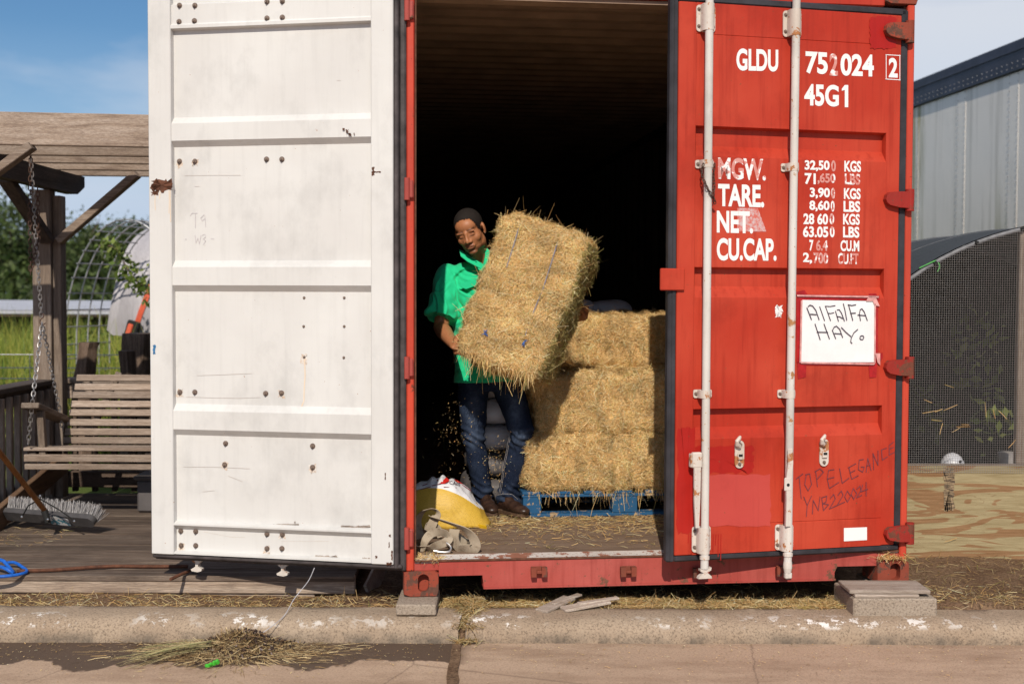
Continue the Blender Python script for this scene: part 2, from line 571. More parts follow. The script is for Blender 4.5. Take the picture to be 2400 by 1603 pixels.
M['handle_wood'] = wood('handle_wood', 'z', (0.36, 0.13, 0.03), (0.45, 0.19, 0.05), (0.12, 0.04, 0.012), rough=0.35)
M['bark'] = wood('dry_bark', 'z', (0.20, 0.135, 0.095), (0.30, 0.21, 0.155), (0.05, 0.03, 0.022), scale=1.6)
M['bark_dk'] = wood('dark_bark', 'z', (0.14, 0.095, 0.070), (0.22, 0.155, 0.115), (0.035, 0.023, 0.017), scale=1.6)
M['paper'] = plain('paper', (0.78, 0.77, 0.77), 0.6, 0.05, 9, bump=0.15, bscale=12)
M['shirt'] = None

def m_concrete(name, c, c2, chips=True, bump=0.5):
    g = G(name)
    col = g.mix(g.ramp(g.noise(2.6, 5), [(0.35, 0.0), (0.65, 1.0)]), c, c2)
    gr = g.noise(105, 4, 0.75)
    col = g.mix(g.math('MULTIPLY', g.ramp(gr, [(0.38, 1.0), (0.5, 0.0)]), 0.75), col, tuple(x * 0.42 for x in c))
    col = g.mix(g.math('MULTIPLY', g.ramp(gr, [(0.60, 0.0), (0.70, 1.0)]), 0.4), col, tuple(min(1, x * 1.5) for x in c2))
    if chips:                                    # flaked white paint, in patches along the kerb
        v = g.coord((1.0, 1.0, 1.0))
        ch = g.noise(13, 10, 0.74, v)
        wh = g.noise(1.9, 2, 0.5, g.coord((1, 0.2, 0.2), (3.1, 0, 0)))
        mk = g.math('MULTIPLY', g.ramp(ch, [(0.545, 0.0), (0.56, 1.0)]), g.ramp(wh, [(0.42, 0.0), (0.58, 1.0)]))
        sx = g.n('ShaderNodeSeparateXYZ'); g.l(g.coord(), sx.inputs[0])
        mk = g.math('MULTIPLY', mk, g.ramp(sx.outputs['Z'], [(0.058, 0.0), (0.075, 1.0)]))
        mk = g.math('MULTIPLY', mk, g.ramp(g.math('MULTIPLY', sx.outputs['Y'], 0.1), [(0.0105, 1.0), (0.0125, 0.0)]))
        col = g.mix(mk, col, (0.74, 0.70, 0.66))
        dk = g.noise(7, 6, 0.65)
        low = g.math('MULTIPLY', g.ramp(sx.outputs['Z'], [(0.012, 1.0), (0.055, 0.0)]), g.ramp(dk, [(0.40, 0.0), (0.6, 1.0)]))
        col = g.mix(g.math('MULTIPLY', low, 0.75), col, (0.10, 0.085, 0.07))
    g.set('Base Color', col).set('Roughness', 0.92).set('Specular IOR Level', 0.2)
    g.bump(g.math('ADD', g.noise(120, 4, 0.7), g.math('MULTIPLY', g.noise(14, 4), 0.8)), bump, 0.006)
    return g.m
M['kerb'] = m_concrete('kerb_concrete', (0.32, 0.235, 0.165), (0.38, 0.29, 0.21))
M['block'] = m_concrete('block_concrete', (0.33, 0.26, 0.20), (0.38, 0.31, 0.245), chips=False, bump=0.9)

def m_road():
    g = G('road_concrete')
    col = g.mix(g.ramp(g.noise(0.9, 5), [(0.35, 0.0), (0.65, 1.0)]), (0.41, 0.285, 0.20), (0.49, 0.35, 0.25))
    col = g.mix(g.math('MULTIPLY', g.ramp(g.noise(3.3, 7, 0.7, g.coord((0.5, 1.4, 1))), [(0.46, 0.0), (0.66, 1.0)]), 0.75), col, (0.27, 0.175, 0.115))
    ck = g.n('ShaderNodeTexVoronoi'); ck.feature = 'DISTANCE_TO_EDGE'; ck.inputs['Scale'].default_value = 0.9
    g.l(g.mix(0.12, g.coord(), g.noise(4.0, 5, 0.7)), ck.inputs['Vector'])
    col = g.mix(g.math('MULTIPLY', g.ramp(ck.outputs['Distance'], [(0.0, 1.0), (0.0045, 0.0)]), 0.6), col, (0.12, 0.08, 0.055))
    gr = g.noise(100, 4, 0.75)
    col = g.mix(g.math('MULTIPLY', g.ramp(gr, [(0.36, 1.0), (0.5, 0.0)]), 0.5), col, (0.15, 0.10, 0.075))
    col = g.mix(g.math('MULTIPLY', g.ramp(g.noise(230, 2), [(0.66, 0.0), (0.72, 1.0)]), 0.6), col, (0.55, 0.45, 0.36))
    # damp washed-in silt along the kerb, left of the joint
    sx = g.n('ShaderNodeSeparateXYZ'); g.l(g.coord(), sx.inputs[0])
    wob = g.noise(1.35, 5, 0.6, g.coord((1, 0.6, 1), (5.3, 0, 0)))
    edge = g.math('ADD', sx.outputs['Y'], g.math('MULTIPLY', g.math('SUBTRACT', wob, 0.5), 1.25))
    mk = g.ramp(g.math('ADD', g.math('MULTIPLY', edge, 1.0), -4.86), [(0.235, 0.0), (0.255, 1.0)])
    lx = g.ramp(g.math('ADD', g.math('MULTIPLY', sx.outputs['X'], -0.5), 0.5), [(0.585, 0.0), (0.63, 1.0)])
    mk = g.math('MULTIPLY', mk, lx)
    wet = g.mix(g.noise(60, 5, 0.7), (0.060, 0.038, 0.026), (0.115, 0.075, 0.053))
    col = g.mix(g.math('MULTIPLY', mk, 0.97), col, wet)
    g.set('Base Color', col)
    g.set('Roughness', g.math('SUBTRACT', 0.92, g.math('MULTIPLY', mk, 0.2))).set('Specular IOR Level', 0.25)
    g.bump(g.math('ADD', g.noise(150, 4, 0.7), g.noise(9, 3)), 0.35, 0.004)
    return g.m
M['road'] = m_road()

def m_ground():
    g = G('ground_dirt')
    dirt = g.mix(g.ramp(g.noise(5, 6, 0.65), [(0.35, 0.0), (0.65, 1.0)]), (0.145, 0.082, 0.048), (0.245, 0.155, 0.095))
    dirt = g.mix(g.math('MULTIPLY', g.ramp(g.noise(80, 3), [(0.40, 1.0), (0.52, 0.0)]), 0.6), dirt, (0.06, 0.035, 0.02))
    grass = g.mix(g.noise(3, 5), (0.05, 0.085, 0.018), (0.13, 0.16, 0.035))
    sx = g.n('ShaderNodeSeparateXYZ'); g.l(g.coord(), sx.inputs[0])
    far = g.ramp(g.math('MULTIPLY', g.math('ADD', sx.outputs['Y'], g.noise(1.5, 3)), 0.05), [(0.455, 0.0), (0.48, 1.0)])
    g.set('Base Color', g.mix(far, dirt, grass)).set('Roughness', 0.95).set('Specular IOR Level', 0.15)
    g.bump(g.noise(45, 6, 0.7), 0.8, 0.02)
    return g.m
M['ground'] = m_ground()

def m_plywood():
    g = G('treated_plywood')
    v = g.coord((0.55, 0.55, 5.0), (0.3, 0, 0.9))
    f = g.noise(2.0, 3, 0.5, v, 0.8)
    wv = g.math('FRACT', g.math('MULTIPLY', f, 4.6))
    band = g.ramp(wv, [(0.0, 0.0), (0.34, 0.0), (0.37, 1.0), (0.70, 1.0), (0.74, 0.0)])
    fine = g.ramp(g.noise(9, 6, 0.7, g.coord((0.5, 0.5, 9))), [(0.32, 0.0), (0.68, 1.0)])
    br = g.mix(fine, (0.19, 0.10, 0.045), (0.30, 0.175, 0.09))
    gr = g.mix(fine, (0.24, 0.185, 0.095), (0.38, 0.31, 0.18))
    col = g.mix(band, gr, br)
    line = g.ramp(g.math('FRACT', g.math('MULTIPLY', f, 10.0)), [(0.46, 0.0), (0.49, 1.0), (0.51, 1.0), (0.54, 0.0)])
    col = g.mix(g.math('MULTIPLY', line, 0.5), col, (0.20, 0.12, 0.06))
    g.set('Base Color', col).set('Roughness', 0.85).set('Specular IOR Level', 0.2)
    g.bump(fine, 0.3, 0.004)
    return g.m
M['plywood'] = m_plywood()

def m_denim():
    g = G('denim')
    wear = g.attr()
    f = g.noise(7, 5, 0.6)
    col = g.mix(g.ramp(f, [(0.35, 0.0), (0.7, 1.0)]), (0.006, 0.010, 0.026), (0.014, 0.023, 0.048))
    tw = g.noise(330, 2, 0.6, g.coord((1, 1, 0.5)))
    col = g.mix(g.math('MULTIPLY', g.ramp(tw, [(0.5, 0.0), (0.68, 1.0)]), 0.25), col, (0.08, 0.115, 0.19))
    sp = g.n('ShaderNodeSeparateColor'); g.l(wear, sp.inputs[0])
    wm = g.math('MULTIPLY', sp.outputs[0], g.ramp(g.noise(38, 5, 0.7), [(0.3, 0.3), (0.6, 1.0)]))
    col = g.mix(wm, col, (0.115, 0.155, 0.235))
    g.set('Base Color', col).set('Roughness', 0.9).set('Specular IOR Level', 0.15)
    g.bump(tw, 0.25, 0.002)
    return g.m
M['denim'] = m_denim()
def m_shirt():
    g = G('green_cotton')
    f = g.noise(9, 5)
    col = g.mix(f, (0.010, 0.50, 0.225), (0.018, 0.60, 0.28))
    g.set('Base Color', col).set('Roughness', 0.8).set('Specular IOR Level', 0.2)
    g.set('Sheen Weight', 0.15)
    g.bump(g.noise(260, 2), 0.12, 0.002)
    return g.m
M['shirt'] = m_shirt()
def m_skin():
    g = G('skin')
    c = g.mix(g.math('MULTIPLY', g.noise(90, 4), 0.25), g.attr(), (0.06, 0.02, 0.01))
    g.set('Base Color', c).set('Roughness', 0.50).set('Specular IOR Level', 0.4)
    g.set('Subsurface Weight', 0.08).set('Subsurface Radius', (0.02, 0.008, 0.004)).set('Subsurface Scale', 0.3)
    g.bump(g.noise(240, 3), 0.12, 0.002)
    return g.m
M['skin'] = m_skin()
M['hair'] = plain('short_black_hair', (0.016, 0.011, 0.009), 0.75, 0.5, 300, bump=0.9, bscale=420, spec=0.3)
M['leather'] = plain('brown_leather', (0.040, 0.020, 0.013), 0.38, 0.5, 25, bump=0.25, spec=0.5)
M['sole'] = plain('boot_sole', (0.09, 0.05, 0.028), 0.7, 0.4, 40)
M['stitch'] = plain('pale_stitching', (0.32, 0.30, 0.30), 0.8, 0.1, 50, bump=0)
M['mesh_sack'] = None
def m_sack():
    g = G('yellow_mesh_sack')
    v = g.coord((1, 1, 1))
    f = g.noise(5, 4)
    col = g.mix(f, (0.55, 0.33, 0.035), (0.66, 0.43, 0.06))
    vo = g.n('ShaderNodeTexVoronoi'); vo.inputs['Scale'].default_value = 165.0; vo.inputs['Randomness'].default_value = 0.35
    g.l(v, vo.inputs['Vector'])
    hole = g.ramp(vo.outputs['Distance'], [(0.18, 1.0), (0.34, 0.0)])
    col = g.mix(g.math('MULTIPLY', hole, 0.7), col, (0.20, 0.10, 0.015))
    g.set('Base Color', col).set('Roughness', 0.6)
    g.bump(vo.outputs['Distance'], 0.6, 0.003)
    return g.m
M['mesh_sack'] = m_sack()
M['sack_white'] = plain('white_woven_plastic', (0.72, 0.71, 0.74), 0.4, 0.08, 9, bump=0.3, bscale=26)
M['sack_red'] = plain('red_print', (0.55, 0.02, 0.015), 0.45, 0.1, 30, bump=0)
M['yellow_binding'] = plain('yellow_binding', (0.72, 0.45, 0.012), 0.55, 0.12, 30)
def m_web():
    g = G('tan_webbing')
    wv = g.n('ShaderNodeTexWave'); wv.inputs['Scale'].default_value = 150.0; wv.inputs['Distortion'].default_value = 1.0
    g.l(g.coord(), wv.inputs['Vector'])
    col = g.mix(g.noise(18, 5), (0.30, 0.235, 0.165), (0.46, 0.385, 0.29))
    col = g.mix(g.math('MULTIPLY', g.ramp(g.noise(30, 5, 0.7), [(0.52, 0.0), (0.68, 1.0)]), 0.6), col, (0.15, 0.095, 0.055))
    g.set('Base Color', col).set('Roughness', 0.85)
    g.bump(wv.outputs['Color'], 0.3, 0.003)
    return g.m
M['web'] = m_web()
def m_trailer():
    g = G('trailer_aluminium')
    col = g.mix(g.noise(0.8, 4), (0.88, 0.81, 0.72), (0.93, 0.87, 0.79))
    st = g.noise(3.5, 5, 0.6, g.coord((2.2, 2.2, 0.12)))
    col = g.mix(g.math('MULTIPLY', g.ramp(st, [(0.50, 0.0), (0.72, 1.0)]), 0.6), col, (0.48, 0.44, 0.37))
    gr = g.noise(1.0, 4, 0.6, g.coord((1.0, 1.0, 0.10), (0.4, 2.2, 0)))
    gs = g.noise(9.0, 4, 0.6, g.coord((1.0, 1.0, 0.10), (0.4, 2.2, 0)))
    col = g.mix(g.math('MULTIPLY', g.ramp(gr, [(0.56, 0.0), (0.66, 1.0)]), g.ramp(gs, [(0.38, 0.0), (0.6, 0.9)])), col, (0.30, 0.28, 0.10))
    g.set('Base Color', col).set('Roughness', 0.42)
    g.bump(g.noise(1.5, 3), 0.2, 0.03)
    return g.m
M['trailer'] = m_trailer()
M['trailer_rail'] = plain('trailer_dark_rail', (0.045, 0.050, 0.075), 0.5, 0.3, 5, metal=0.3)
M['sky_shade'] = None
def m_cloth():
    g = G('shade_cloth')
    col = g.mix(g.noise(180, 2), (0.022, 0.026, 0.028), (0.045, 0.05, 0.055))
    g.set('Base Color', col).set('Roughness', 0.7)
    g.bump(g.noise(14, 4), 0.5, 0.02)
    return g.m
M['cloth'] = m_cloth()
M['liner'] = plain('hoop_liner', (0.010, 0.016, 0.012), 0.9, 0.4, 5)
M['plastic_white'] = plain('white_plastic', (0.62, 0.62, 0.66), 0.4, 0.08, 10, bump=0)
M['black'] = plain('black_hole', (0.01, 0.01, 0.01), 0.8, 0.1, 10, bump=0)
M['leaf'] = attr_mat('leaf', 0.55, 0.3)
M['tarp_white'] = plain('white_roof_sheet', (0.46, 0.46, 0.50), 0.5, 0.1, 2)
M['dark_wall'] = plain('dark_shed_wall', (0.035, 0.022, 0.018), 0.8, 0.4, 3)
def m_sheet():
    g = G('aged_sheet_metal')
    col = g.mix(g.noise(3, 5), (0.36, 0.34, 0.36), (0.44, 0.42, 0.44))
    st = g.noise(8, 5, 0.6, g.coord((8, 8, 0.5)))
    col = g.mix(g.math('MULTIPLY', g.ramp(st, [(0.48, 0.0), (0.66, 1.0)]), 0.5), col, (0.25, 0.235, 0.25))
    g.set('Base Color', col).set('Roughness', 0.55)
    g.bump(g.noise(20, 4), 0.15, 0.01)
    return g.m
M['sheet'] = m_sheet()
M['orange'] = plain('orange_strap', (0.62, 0.10, 0.045), 0.6, 0.12, 20)
M['grey_plastic'] = plain('grey_plastic', (0.10, 0.09, 0.09), 0.55, 0.2, 6)
M['broom_head'] = plain('broom_head_grey', (0.062, 0.058, 0.06), 0.6, 0.25, 20)
M['bristle'] = attr_mat('bristle', 0.6, 0.1)
M['blue_rope'] = plain('blue_rope', (0.012, 0.115, 0.50), 0.4, 0.25, 60, bump=0.4, bscale=160)
M['green_bit'] = plain('green_plastic', (0.05, 0.40, 0.03), 0.4, 0.1, 20)
M['debris'] = attr_mat('debris', 0.85)
M['pinkpaint'] = M['red_rail']
def m_wsticker():
    g = G('worn_sticker')
    a = g.noise(3, 5)
    c = g.ramp(g.noise(34, 3, 0.5, g.coord((1, 1, 1.6))), [(0.40, (0.55, 0.55, 0.56)), (0.50, (0.6, 0.6, 0.6)), (0.52, (0.04, 0.13, 0.20)), (0.6, (0.05, 0.20, 0.26))])
    g.set('Base Color', c).set('Roughness', 0.5)
    return g.m
M['sticker'] = m_wsticker()

# worn lettering: the door's red shows where the vinyl flaked away
def m_letter_worn():
    g = G('flaked_lettering')
    f = g.noise(26, 6, 0.6)
    mk = g.ramp(f, [(0.47, 1.0), (0.50, 0.0)])
    c = g.mix(g.noise(40, 4), (0.62, 0.42, 0.38), (0.57, 0.08, 0.05))
    g.set('Base Color', g.mix(mk, c, (0.80, 0.79, 0.78))).set('Roughness', 0.5)
    return g.m
M['letter_worn'] = m_letter_worn()

# ================================================================== the setting
def grid_sheet(name, xs, ys, zf, mat, kind='structure'):
    b = MB()
    nx, ny = len(xs), len(ys)
    b.v = [(x, y, zf(x, y)) for y in ys for x in xs]
    b.f = [(j * nx + i, j * nx + i + 1, (j + 1) * nx + i + 1, (j + 1) * nx + i) for j in range(ny - 1) for i in range(nx - 1)]
    b.mi = [0] * len(b.f)
    o = b.build(name, mat, smooth=True, angle=180)
    return tag(o, kind=kind)

def lin(a, b, n): return [a + (b - a) * i / (n - 1) for i in range(n)]
KERB_F, KERB_B = 5.45, 5.70
road = grid_sheet('road', [-60, -12] + lin(-4, 4, 90) + [12, 60], [-60, -8, 2] + lin(3.6, KERB_F + 0.01, 26),
                  lambda x, y: 0.004 * mnoise.noise(Vector((x * 1.3, y * 2.5, 0))) if y > 3.6 else 0.0, M['road'])
def gz(x, y):
    if y > 14: return 0.075
    if y < KERB_B - 0.015: return 0.02
    h = 0.085 + 0.02 * mnoise.noise(Vector((x * 2.1, y * 2.6, 3))) + 0.008 * mnoise.noise(Vector((x * 9, y * 9, 1)))
    if -0.6 < x < 1.95 and y > 5.9: h -= 0.035
    if x > 1.9: h += 0.02
    return h
ground = grid_sheet('ground', [-900, -60, -8] + lin(-4.2, 4.2, 130) + [8, 60, 900],
                    lin(KERB_B - 0.02, 7.3, 36) + lin(7.8, 14, 12) + [20, 60, 200, 900], gz, M['ground'])

def kerb(xa, xb, slant_a=0.0, slant_b=0.0):
    prof = [(KERB_F + 0.012, -0.1), (KERB_F, 0.0), (KERB_F + 0.003, 0.030), (KERB_F + 0.012, 0.055), (KERB_F + 0.032, 0.078), (KERB_F + 0.062, 0.092),
            (KERB_F + 0.10, 0.099), (KERB_F + 0.18, 0.102), (KERB_B - 0.012, 0.100), (KERB_B, 0.085), (KERB_B, -0.1)]
    n = max(2, int((xb - xa) / 0.04))
    b = MB(); k = len(prof); vs = []; fs = []
    for i in range(n + 1):
        t = i / n
        for y, z in prof:
            rel = (y - KERB_F) / 0.25
            x = xa + (xb - xa) * t
            if i == 0: x = xa + slant_a * rel + 0.006 * mnoise.noise(Vector((y * 20, z * 20, 4)))
            if i == n: x = xb + slant_b * rel + 0.006 * mnoise.noise(Vector((y * 20, z * 20, 9)))
            d = 0.004 * mnoise.noise(Vector((x * 6, y * 9, z * 9))) + 0.0025 * mnoise.noise(Vector((x * 25, y * 25, z * 25)))
            sg = -0.010 * (x * 0.10)
            vs.append((x, y - d + (0.004 * math.sin(x * 1.1)), z + d + sg))
    for i in range(n):
        for j in range(k - 1):
            fs.append((i * k + j, i * k + j + 1, (i + 1) * k + j + 1, (i + 1) * k + j))
    fs += [tuple(range(k)), tuple(n * k + j for j in range(k))]
    b.add(vs, fs)
    o = b.build('kerb', M['kerb'], smooth=True, angle=50, loc=(0, KERB_F, 0))
    return tag(o, kind='structure')
kerb(-9.0, -0.235, 0, 0.03)
kerb(-0.205, 9.0, 0.055, 0)

# silt-filled joint across the road, in line with the gap between the kerbs
b = MB()
n = 40; vs = []
for i in range(n):
    t = i / (n - 1); y = KERB_F + 0.01 - t * 2.6
    x = -0.235 - 0.02 * t + 0.012 * mnoise.noise(Vector((0, y * 4, 2)))
    wdt = 0.022 + 0.012 * mnoise.noise(Vector((5, y * 7, 2)))
    vs += [(x - wdt, y, 0.0065), (x + wdt, y, 0.0065)]
b.add(vs, [(2 * i, 2 * i + 1, 2 * i + 3, 2 * i + 2) for i in range(n - 1)])
tag(b.build('road_joint', M['ground']), kind='structure')
# soil in the gap between the kerbs
b = MB()
b.box((-0.20, KERB_F + 0.14, 0.015), (0.09, 0.24, 0.08), None, 0.02)
tag(b.build('kerb_gap_soil', M['ground']), kind='structure')

# ================================================================== shipping container
CZ = 0.155                                  # height of its underside
cont = thing('shipping_container', 'red and white steel shipping container with hay inside, doors open', 'container', CF.p(0, 0, CZ), CF.a)
def cp(x, y, z): return CF.p(x, -y, CZ + z)      # x across, y into the container, z up
CM = CF.M(0, 0, CZ)
LEN, WID, HGT = 11.6, 2.438, 2.896

def cbox(b, x0, x1, y0, y1, z0, z1, bev=0.0):
    return b.box(cp((x0 + x1) / 2, (y0 + y1) / 2, (z0 + z1) / 2), (x1 - x0, y1 - y0, z1 - z0), CM, bev)

# corner castings with an oval hole in the front face
def casting(x0, z0, name='corner_casting'):
    b = MB()
    W, H, D = 0.162, 0.118, 0.178
    cx, cz = W * (0.56 if x0 > 1 else 0.56), H * 0.54
    ov = []
    for k in range(24):
        a = 2 * math.pi * k / 24
        ov.append((cx + 0.026 * math.cos(a), cz + 0.018 * (1 if math.sin(a) > 0 else -1) * (1 if abs(math.sin(a)) > 0.02 else 0) + 0.024 * math.sin(a)))
    rc = []
    for k in range(24):
        a = 2 * math.pi * k / 24
        dx, dz = math.cos(a), math.sin(a)
        t = min((W - cx if dx > 0 else cx) / abs(dx) if abs(dx) > 1e-6 else 9, (H - cz if dz > 0 else cz) / abs(dz) if abs(dz) > 1e-6 else 9)
        rc.append((cx + dx * t, cz + dz * t))
    vs, fs = [], []
    for ring, y in ((rc, D), (rc, 0.006), ([(cx + (x - cx) * 0.965, cz + (z - cz) * 0.95) for x, z in rc], 0.0), (ov, 0.0), (ov, 0.045)):
        vs += [cp(x0 + x, y, z0 + z) for x, z in ring]
    for r in range(4):
        for k in range(24):
            l = (k + 1) % 24
            fs.append((r * 24 + k, r * 24 + l, (r + 1) * 24 + l, (r + 1) * 24 + k))
    fs.append(tuple(4 * 24 + k for k in range(24)))
    fs.append(tuple(range(24)))
    b.add(vs, fs)
    return b.build(name, M['casting'], cont, smooth=True, angle=30)
for x0 in (0.0, WID - 0.162):
    casting(x0, 0.0)
    casting(x0, HGT - 0.118)

# corner posts (J-bar outside, recessed inner face)
for sgn in (0, 1):
    b = MB()
    xo = 0.0 if sgn == 0 else WID
    s = 1 if sgn == 0 else -1
    def xb(a, c): return (xo + s * a, xo + s * c) if s > 0 else (xo + s * c, xo + s * a)
    x0, x1 = xb(0.012, 0.048); cbox(b, x0, x1, 0.004, 0.12, 0.118, HGT - 0.118, 0.006)
    x0, x1 = xb(0.0, 0.03); cbox(b, x0, x1, 0.06, 0.17, 0.119, HGT - 0.119)
    b.build('corner_post', M['red_post'], cont)
    b = MB()
    x0, x1 = xb(0.048, 0.058); cbox(b, x0, x1, 0.03, 0.115, 0.12, HGT - 0.12)
    b.build('door_stop', M['rust'], cont)

# hinge lugs on the left post
for v in (22, 443, 862, 1262):
    s, z = CF.hit(957, v, 0.02)
    b = MB(); cbox(b, 0.002, 0.044, -0.018, 0.03, z - CZ - 0.042, z - CZ + 0.042, 0.006)
    b.cyl(cp(0.014, -0.016, z - CZ - 0.05), cp(0.014, -0.016, z - CZ + 0.05), 0.013, 10)
    b.build('hinge_lug', M['red_rail'], cont)

# bottom rail with the two notches, header, sill
b = MB()
zb, zt = 0.030, 0.158
poly = [(0.162, 0.092), (0.365, 0.092), (0.372, 0.026), (0.40, zb), (1.05, zb - 0.004), (1.5, zb), (2.05, zb), (2.08, 0.094), (2.276, 0.094), (2.276, zt), (0.162, zt)]
b.prism(poly, CF.M(0, -0.012, CZ), 0.012)
cbox(b, 0.372, 0.384, 0.02, 0.14, zb, zt); cbox(b, 2.058, 2.07, 0.02, 0.14, zb, zt)
cbox(b, 0.37, 2.07, 0.004, 0.10, zb - 0.002, zb + 0.006)
cbox(b, 0.03, 0.162, 0.02, 0.10, 0.119, zt)
cbox(b, 2.276, 2.40, 0.02, 0.10, 0.119, zt)
b.build('bottom_rail', M['red_rail'], cont)
b = MB()
cbox(b, 0.05, 2.388, 0.005, 0.020, zt + 0.0005, zt + 0.010, 0.003)
b.build('rail_lip', M['rust'], cont)
b = MB()
b.prism([(0.014, 0.008), (0.085, 0.019), (0.085, -0.004), (0.014, -0.004)], CF.M(0, 0, CZ + zt) @ Matrix.Translation((2.386, 0, 0)) @ Matrix.Rotation(math.pi / 2, 4, 'Z'), 2.332)
b.build('door_sill', M['white_sill'], cont)
b = MB()
cbox(b, 0.162, 2.276, 0.004, 0.11, 2.765, HGT - 0.004, 0.006)
b.build('header', M['red'], cont)
b = MB()
cbox(b, 0.05, 2.388, 0.03, 0.13, 2.745, 2.762)
b.build('header_stop', M['roof_in'], cont)

# cam keepers on the rail
def keeper(u, v):
    s, z = CF.hit(u, v, 0.0)
    z -= CZ
    b = MB()
    cbox(b, s - 0.036, s + 0.036, -0.006, -0.0005, z - 0.020, z + 0.020, 0.002)
    for q in (-0.025, 0.025):
        b.prism([(q - 0.012, -0.026), (q + 0.012, -0.026), (q + 0.013, 0.018), (q - 0.013, 0.018)], CF.M(0, 0.030, CZ) @ Matrix.Translation((s, 0, z)), 0.024)
    b.box(cp(s + 0.002, -0.018, z - 0.006), (0.030, 0.014, 0.016), CM, 0.004)
    b.build('cam_keeper', M['casting'], cont)
for u, v in ((1262, 1336), (1471, 1335), (1640, 1338), (1835, 1334)):
    keeper(u, v)

# walls, roof and end: pressed corrugated sheets
def corr(name, mat, n_p, pitch, depth, mapf, h0, h1):
    """profile runs along t, sheet spans h0..h1; mapf(t, d, h) gives a world point"""
    pr = []
    for k in range(n_p):
        t0 = k * pitch
        pr += [(t0, 0), (t0 + pitch * .26, 0), (t0 + pitch * .5, depth), (t0 + pitch * .76, depth)]
    pr.append((n_p * pitch, 0))
    b = MB(); vs, fs = [], []
    for t, d in pr:
        vs += [mapf(t, d, h0), mapf(t, d, h1)]
    for i in range(len(pr) - 1):
        fs.append((2 * i, 2 * i + 1, 2 * i + 3, 2 * i + 2))
    m = len(vs)
    for t, d in pr:
        vs += [mapf(t, d - 0.003, h0), mapf(t, d - 0.003, h1)]
    for i in range(len(pr) - 1):
        fs.append((m + 2 * i, m + 2 * i + 2, m + 2 * i + 3, m + 2 * i + 1))
    b.add(vs, fs)
    return b.build(name, mat, cont)
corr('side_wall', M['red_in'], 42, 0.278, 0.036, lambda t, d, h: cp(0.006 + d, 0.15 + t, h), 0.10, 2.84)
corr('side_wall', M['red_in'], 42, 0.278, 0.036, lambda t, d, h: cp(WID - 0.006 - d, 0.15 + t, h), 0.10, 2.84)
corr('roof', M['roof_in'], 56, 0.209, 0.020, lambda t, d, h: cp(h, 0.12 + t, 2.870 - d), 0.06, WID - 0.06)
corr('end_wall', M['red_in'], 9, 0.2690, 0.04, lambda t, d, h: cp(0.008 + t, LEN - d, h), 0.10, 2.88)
b = MB(); cbox(b, 0.004, 0.066, 0.12, LEN, 2.80, HGT - 0.012); b.build('roof_rail', M['red_in'], cont)
b = MB(); cbox(b, WID - 0.066, WID - 0.004, 0.12, LEN, 2.80, HGT - 0.012); b.build('roof_rail', M['red_in'], cont)
b = MB(); cbox(b, 0.004, 0.05, 0.178, LEN, 0.04, 0.16); b.build('bottom_side_rail', M['red_rail'], cont)
b = MB(); cbox(b, WID - 0.05, WID - 0.004, 0.178, LEN, 0.04, 0.16); b.build('bottom_side_rail', M['red_rail'], cont)
FLOOR = CZ + 0.178
for k, (y0, y1) in enumerate(((0.086, 1.30), (1.304, 2.52), (2.524, 3.74), (3.744, 7.5), (7.504, LEN))):
    b = MB()
    cbox(b, 0.05, WID - 0.05, y0, y1, 0.150, 0.178, 0.001)
    b.build('floor_panel', M['floor_ply'], cont)
for k in range(6):                                 # cross members under the floor
    b = MB(); cbox(b, 0.05, WID - 0.05, 0.3 + k * 0.6, 0.35 + k * 0.6, 0.04, 0.148); b.build('cross_member', M['rust'], cont)

# ------------------------------------------------------------------ flat marks on a plane
def strokes(b, F, lines, width, off, w2=None):
    """pen strokes on plane F: lines are lists of photo pixels or, as ('s', pts), plane coordinates"""
    for ln in lines:
        pts = [F.hit(u, v, off) for u, v in ln]
        for i in range(len(pts) - 1):
            p, c = Vector(pts[i]), Vector(pts[i + 1])
            d = c - p
            if d.length < 1e-6: continue
            d.normalize(); nn = Vector((-d.y, d.x)) * width / 2; ex = d * width * 0.35
            p, c = p - ex, c + ex
            b.add([F.p(q.x, off + 0.00002 * i, q.y) for q in (p + nn, p - nn, c - nn, c + nn)], [(0, 1, 2, 3)])

def patch(b, F, u0, v0, u1, v1, off, seed=0, jit=0.12, n=10):
    """ragged-edged flake lying on plane F"""
    rr = random.Random(seed)
    pts = []
    for i in range(n): pts.append((u0 + (u1 - u0) * i / n, v0))
    for i in range(n): pts.append((u1, v0 + (v1 - v0) * i / n))
    for i in range(n): pts.append((u1 - (u1 - u0) * i / n, v1))
    for i in range(n): pts.append((u0, v1 - (v1 - v0) * i / n))
    jx = jit * min(u1 - u0, v1 - v0)
    vs = [F.p(*(lambda q: (q[0], off, q[1]))(F.hit(u + rr.uniform(-jx, jx), v + rr.uniform(-jx, jx), off))) for u, v in pts]
    cu, cv = F.hit((u0 + u1) / 2, (v0 + v1) / 2, off)
    c = len(vs); vs.append(F.p(cu, off, cv))
    b.add(vs, [(i, (i + 1) % c, c) for i in range(c)])

def quad_px(b, F, q, off, thick=0.0006):
    vs = [F.p(*(lambda h: (h[0], off, h[1]))(F.hit(u, v, off))) for u, v in q]
    n = len(vs)
    vs2 = [p - F.n * thick for p in vs]
    b.add(vs + vs2, [tuple(range(n)), tuple(reversed(range(n, 2 * n)))] + [(i, n + i, n + (i + 1) % n, (i + 1) % n) for i in range(n)])

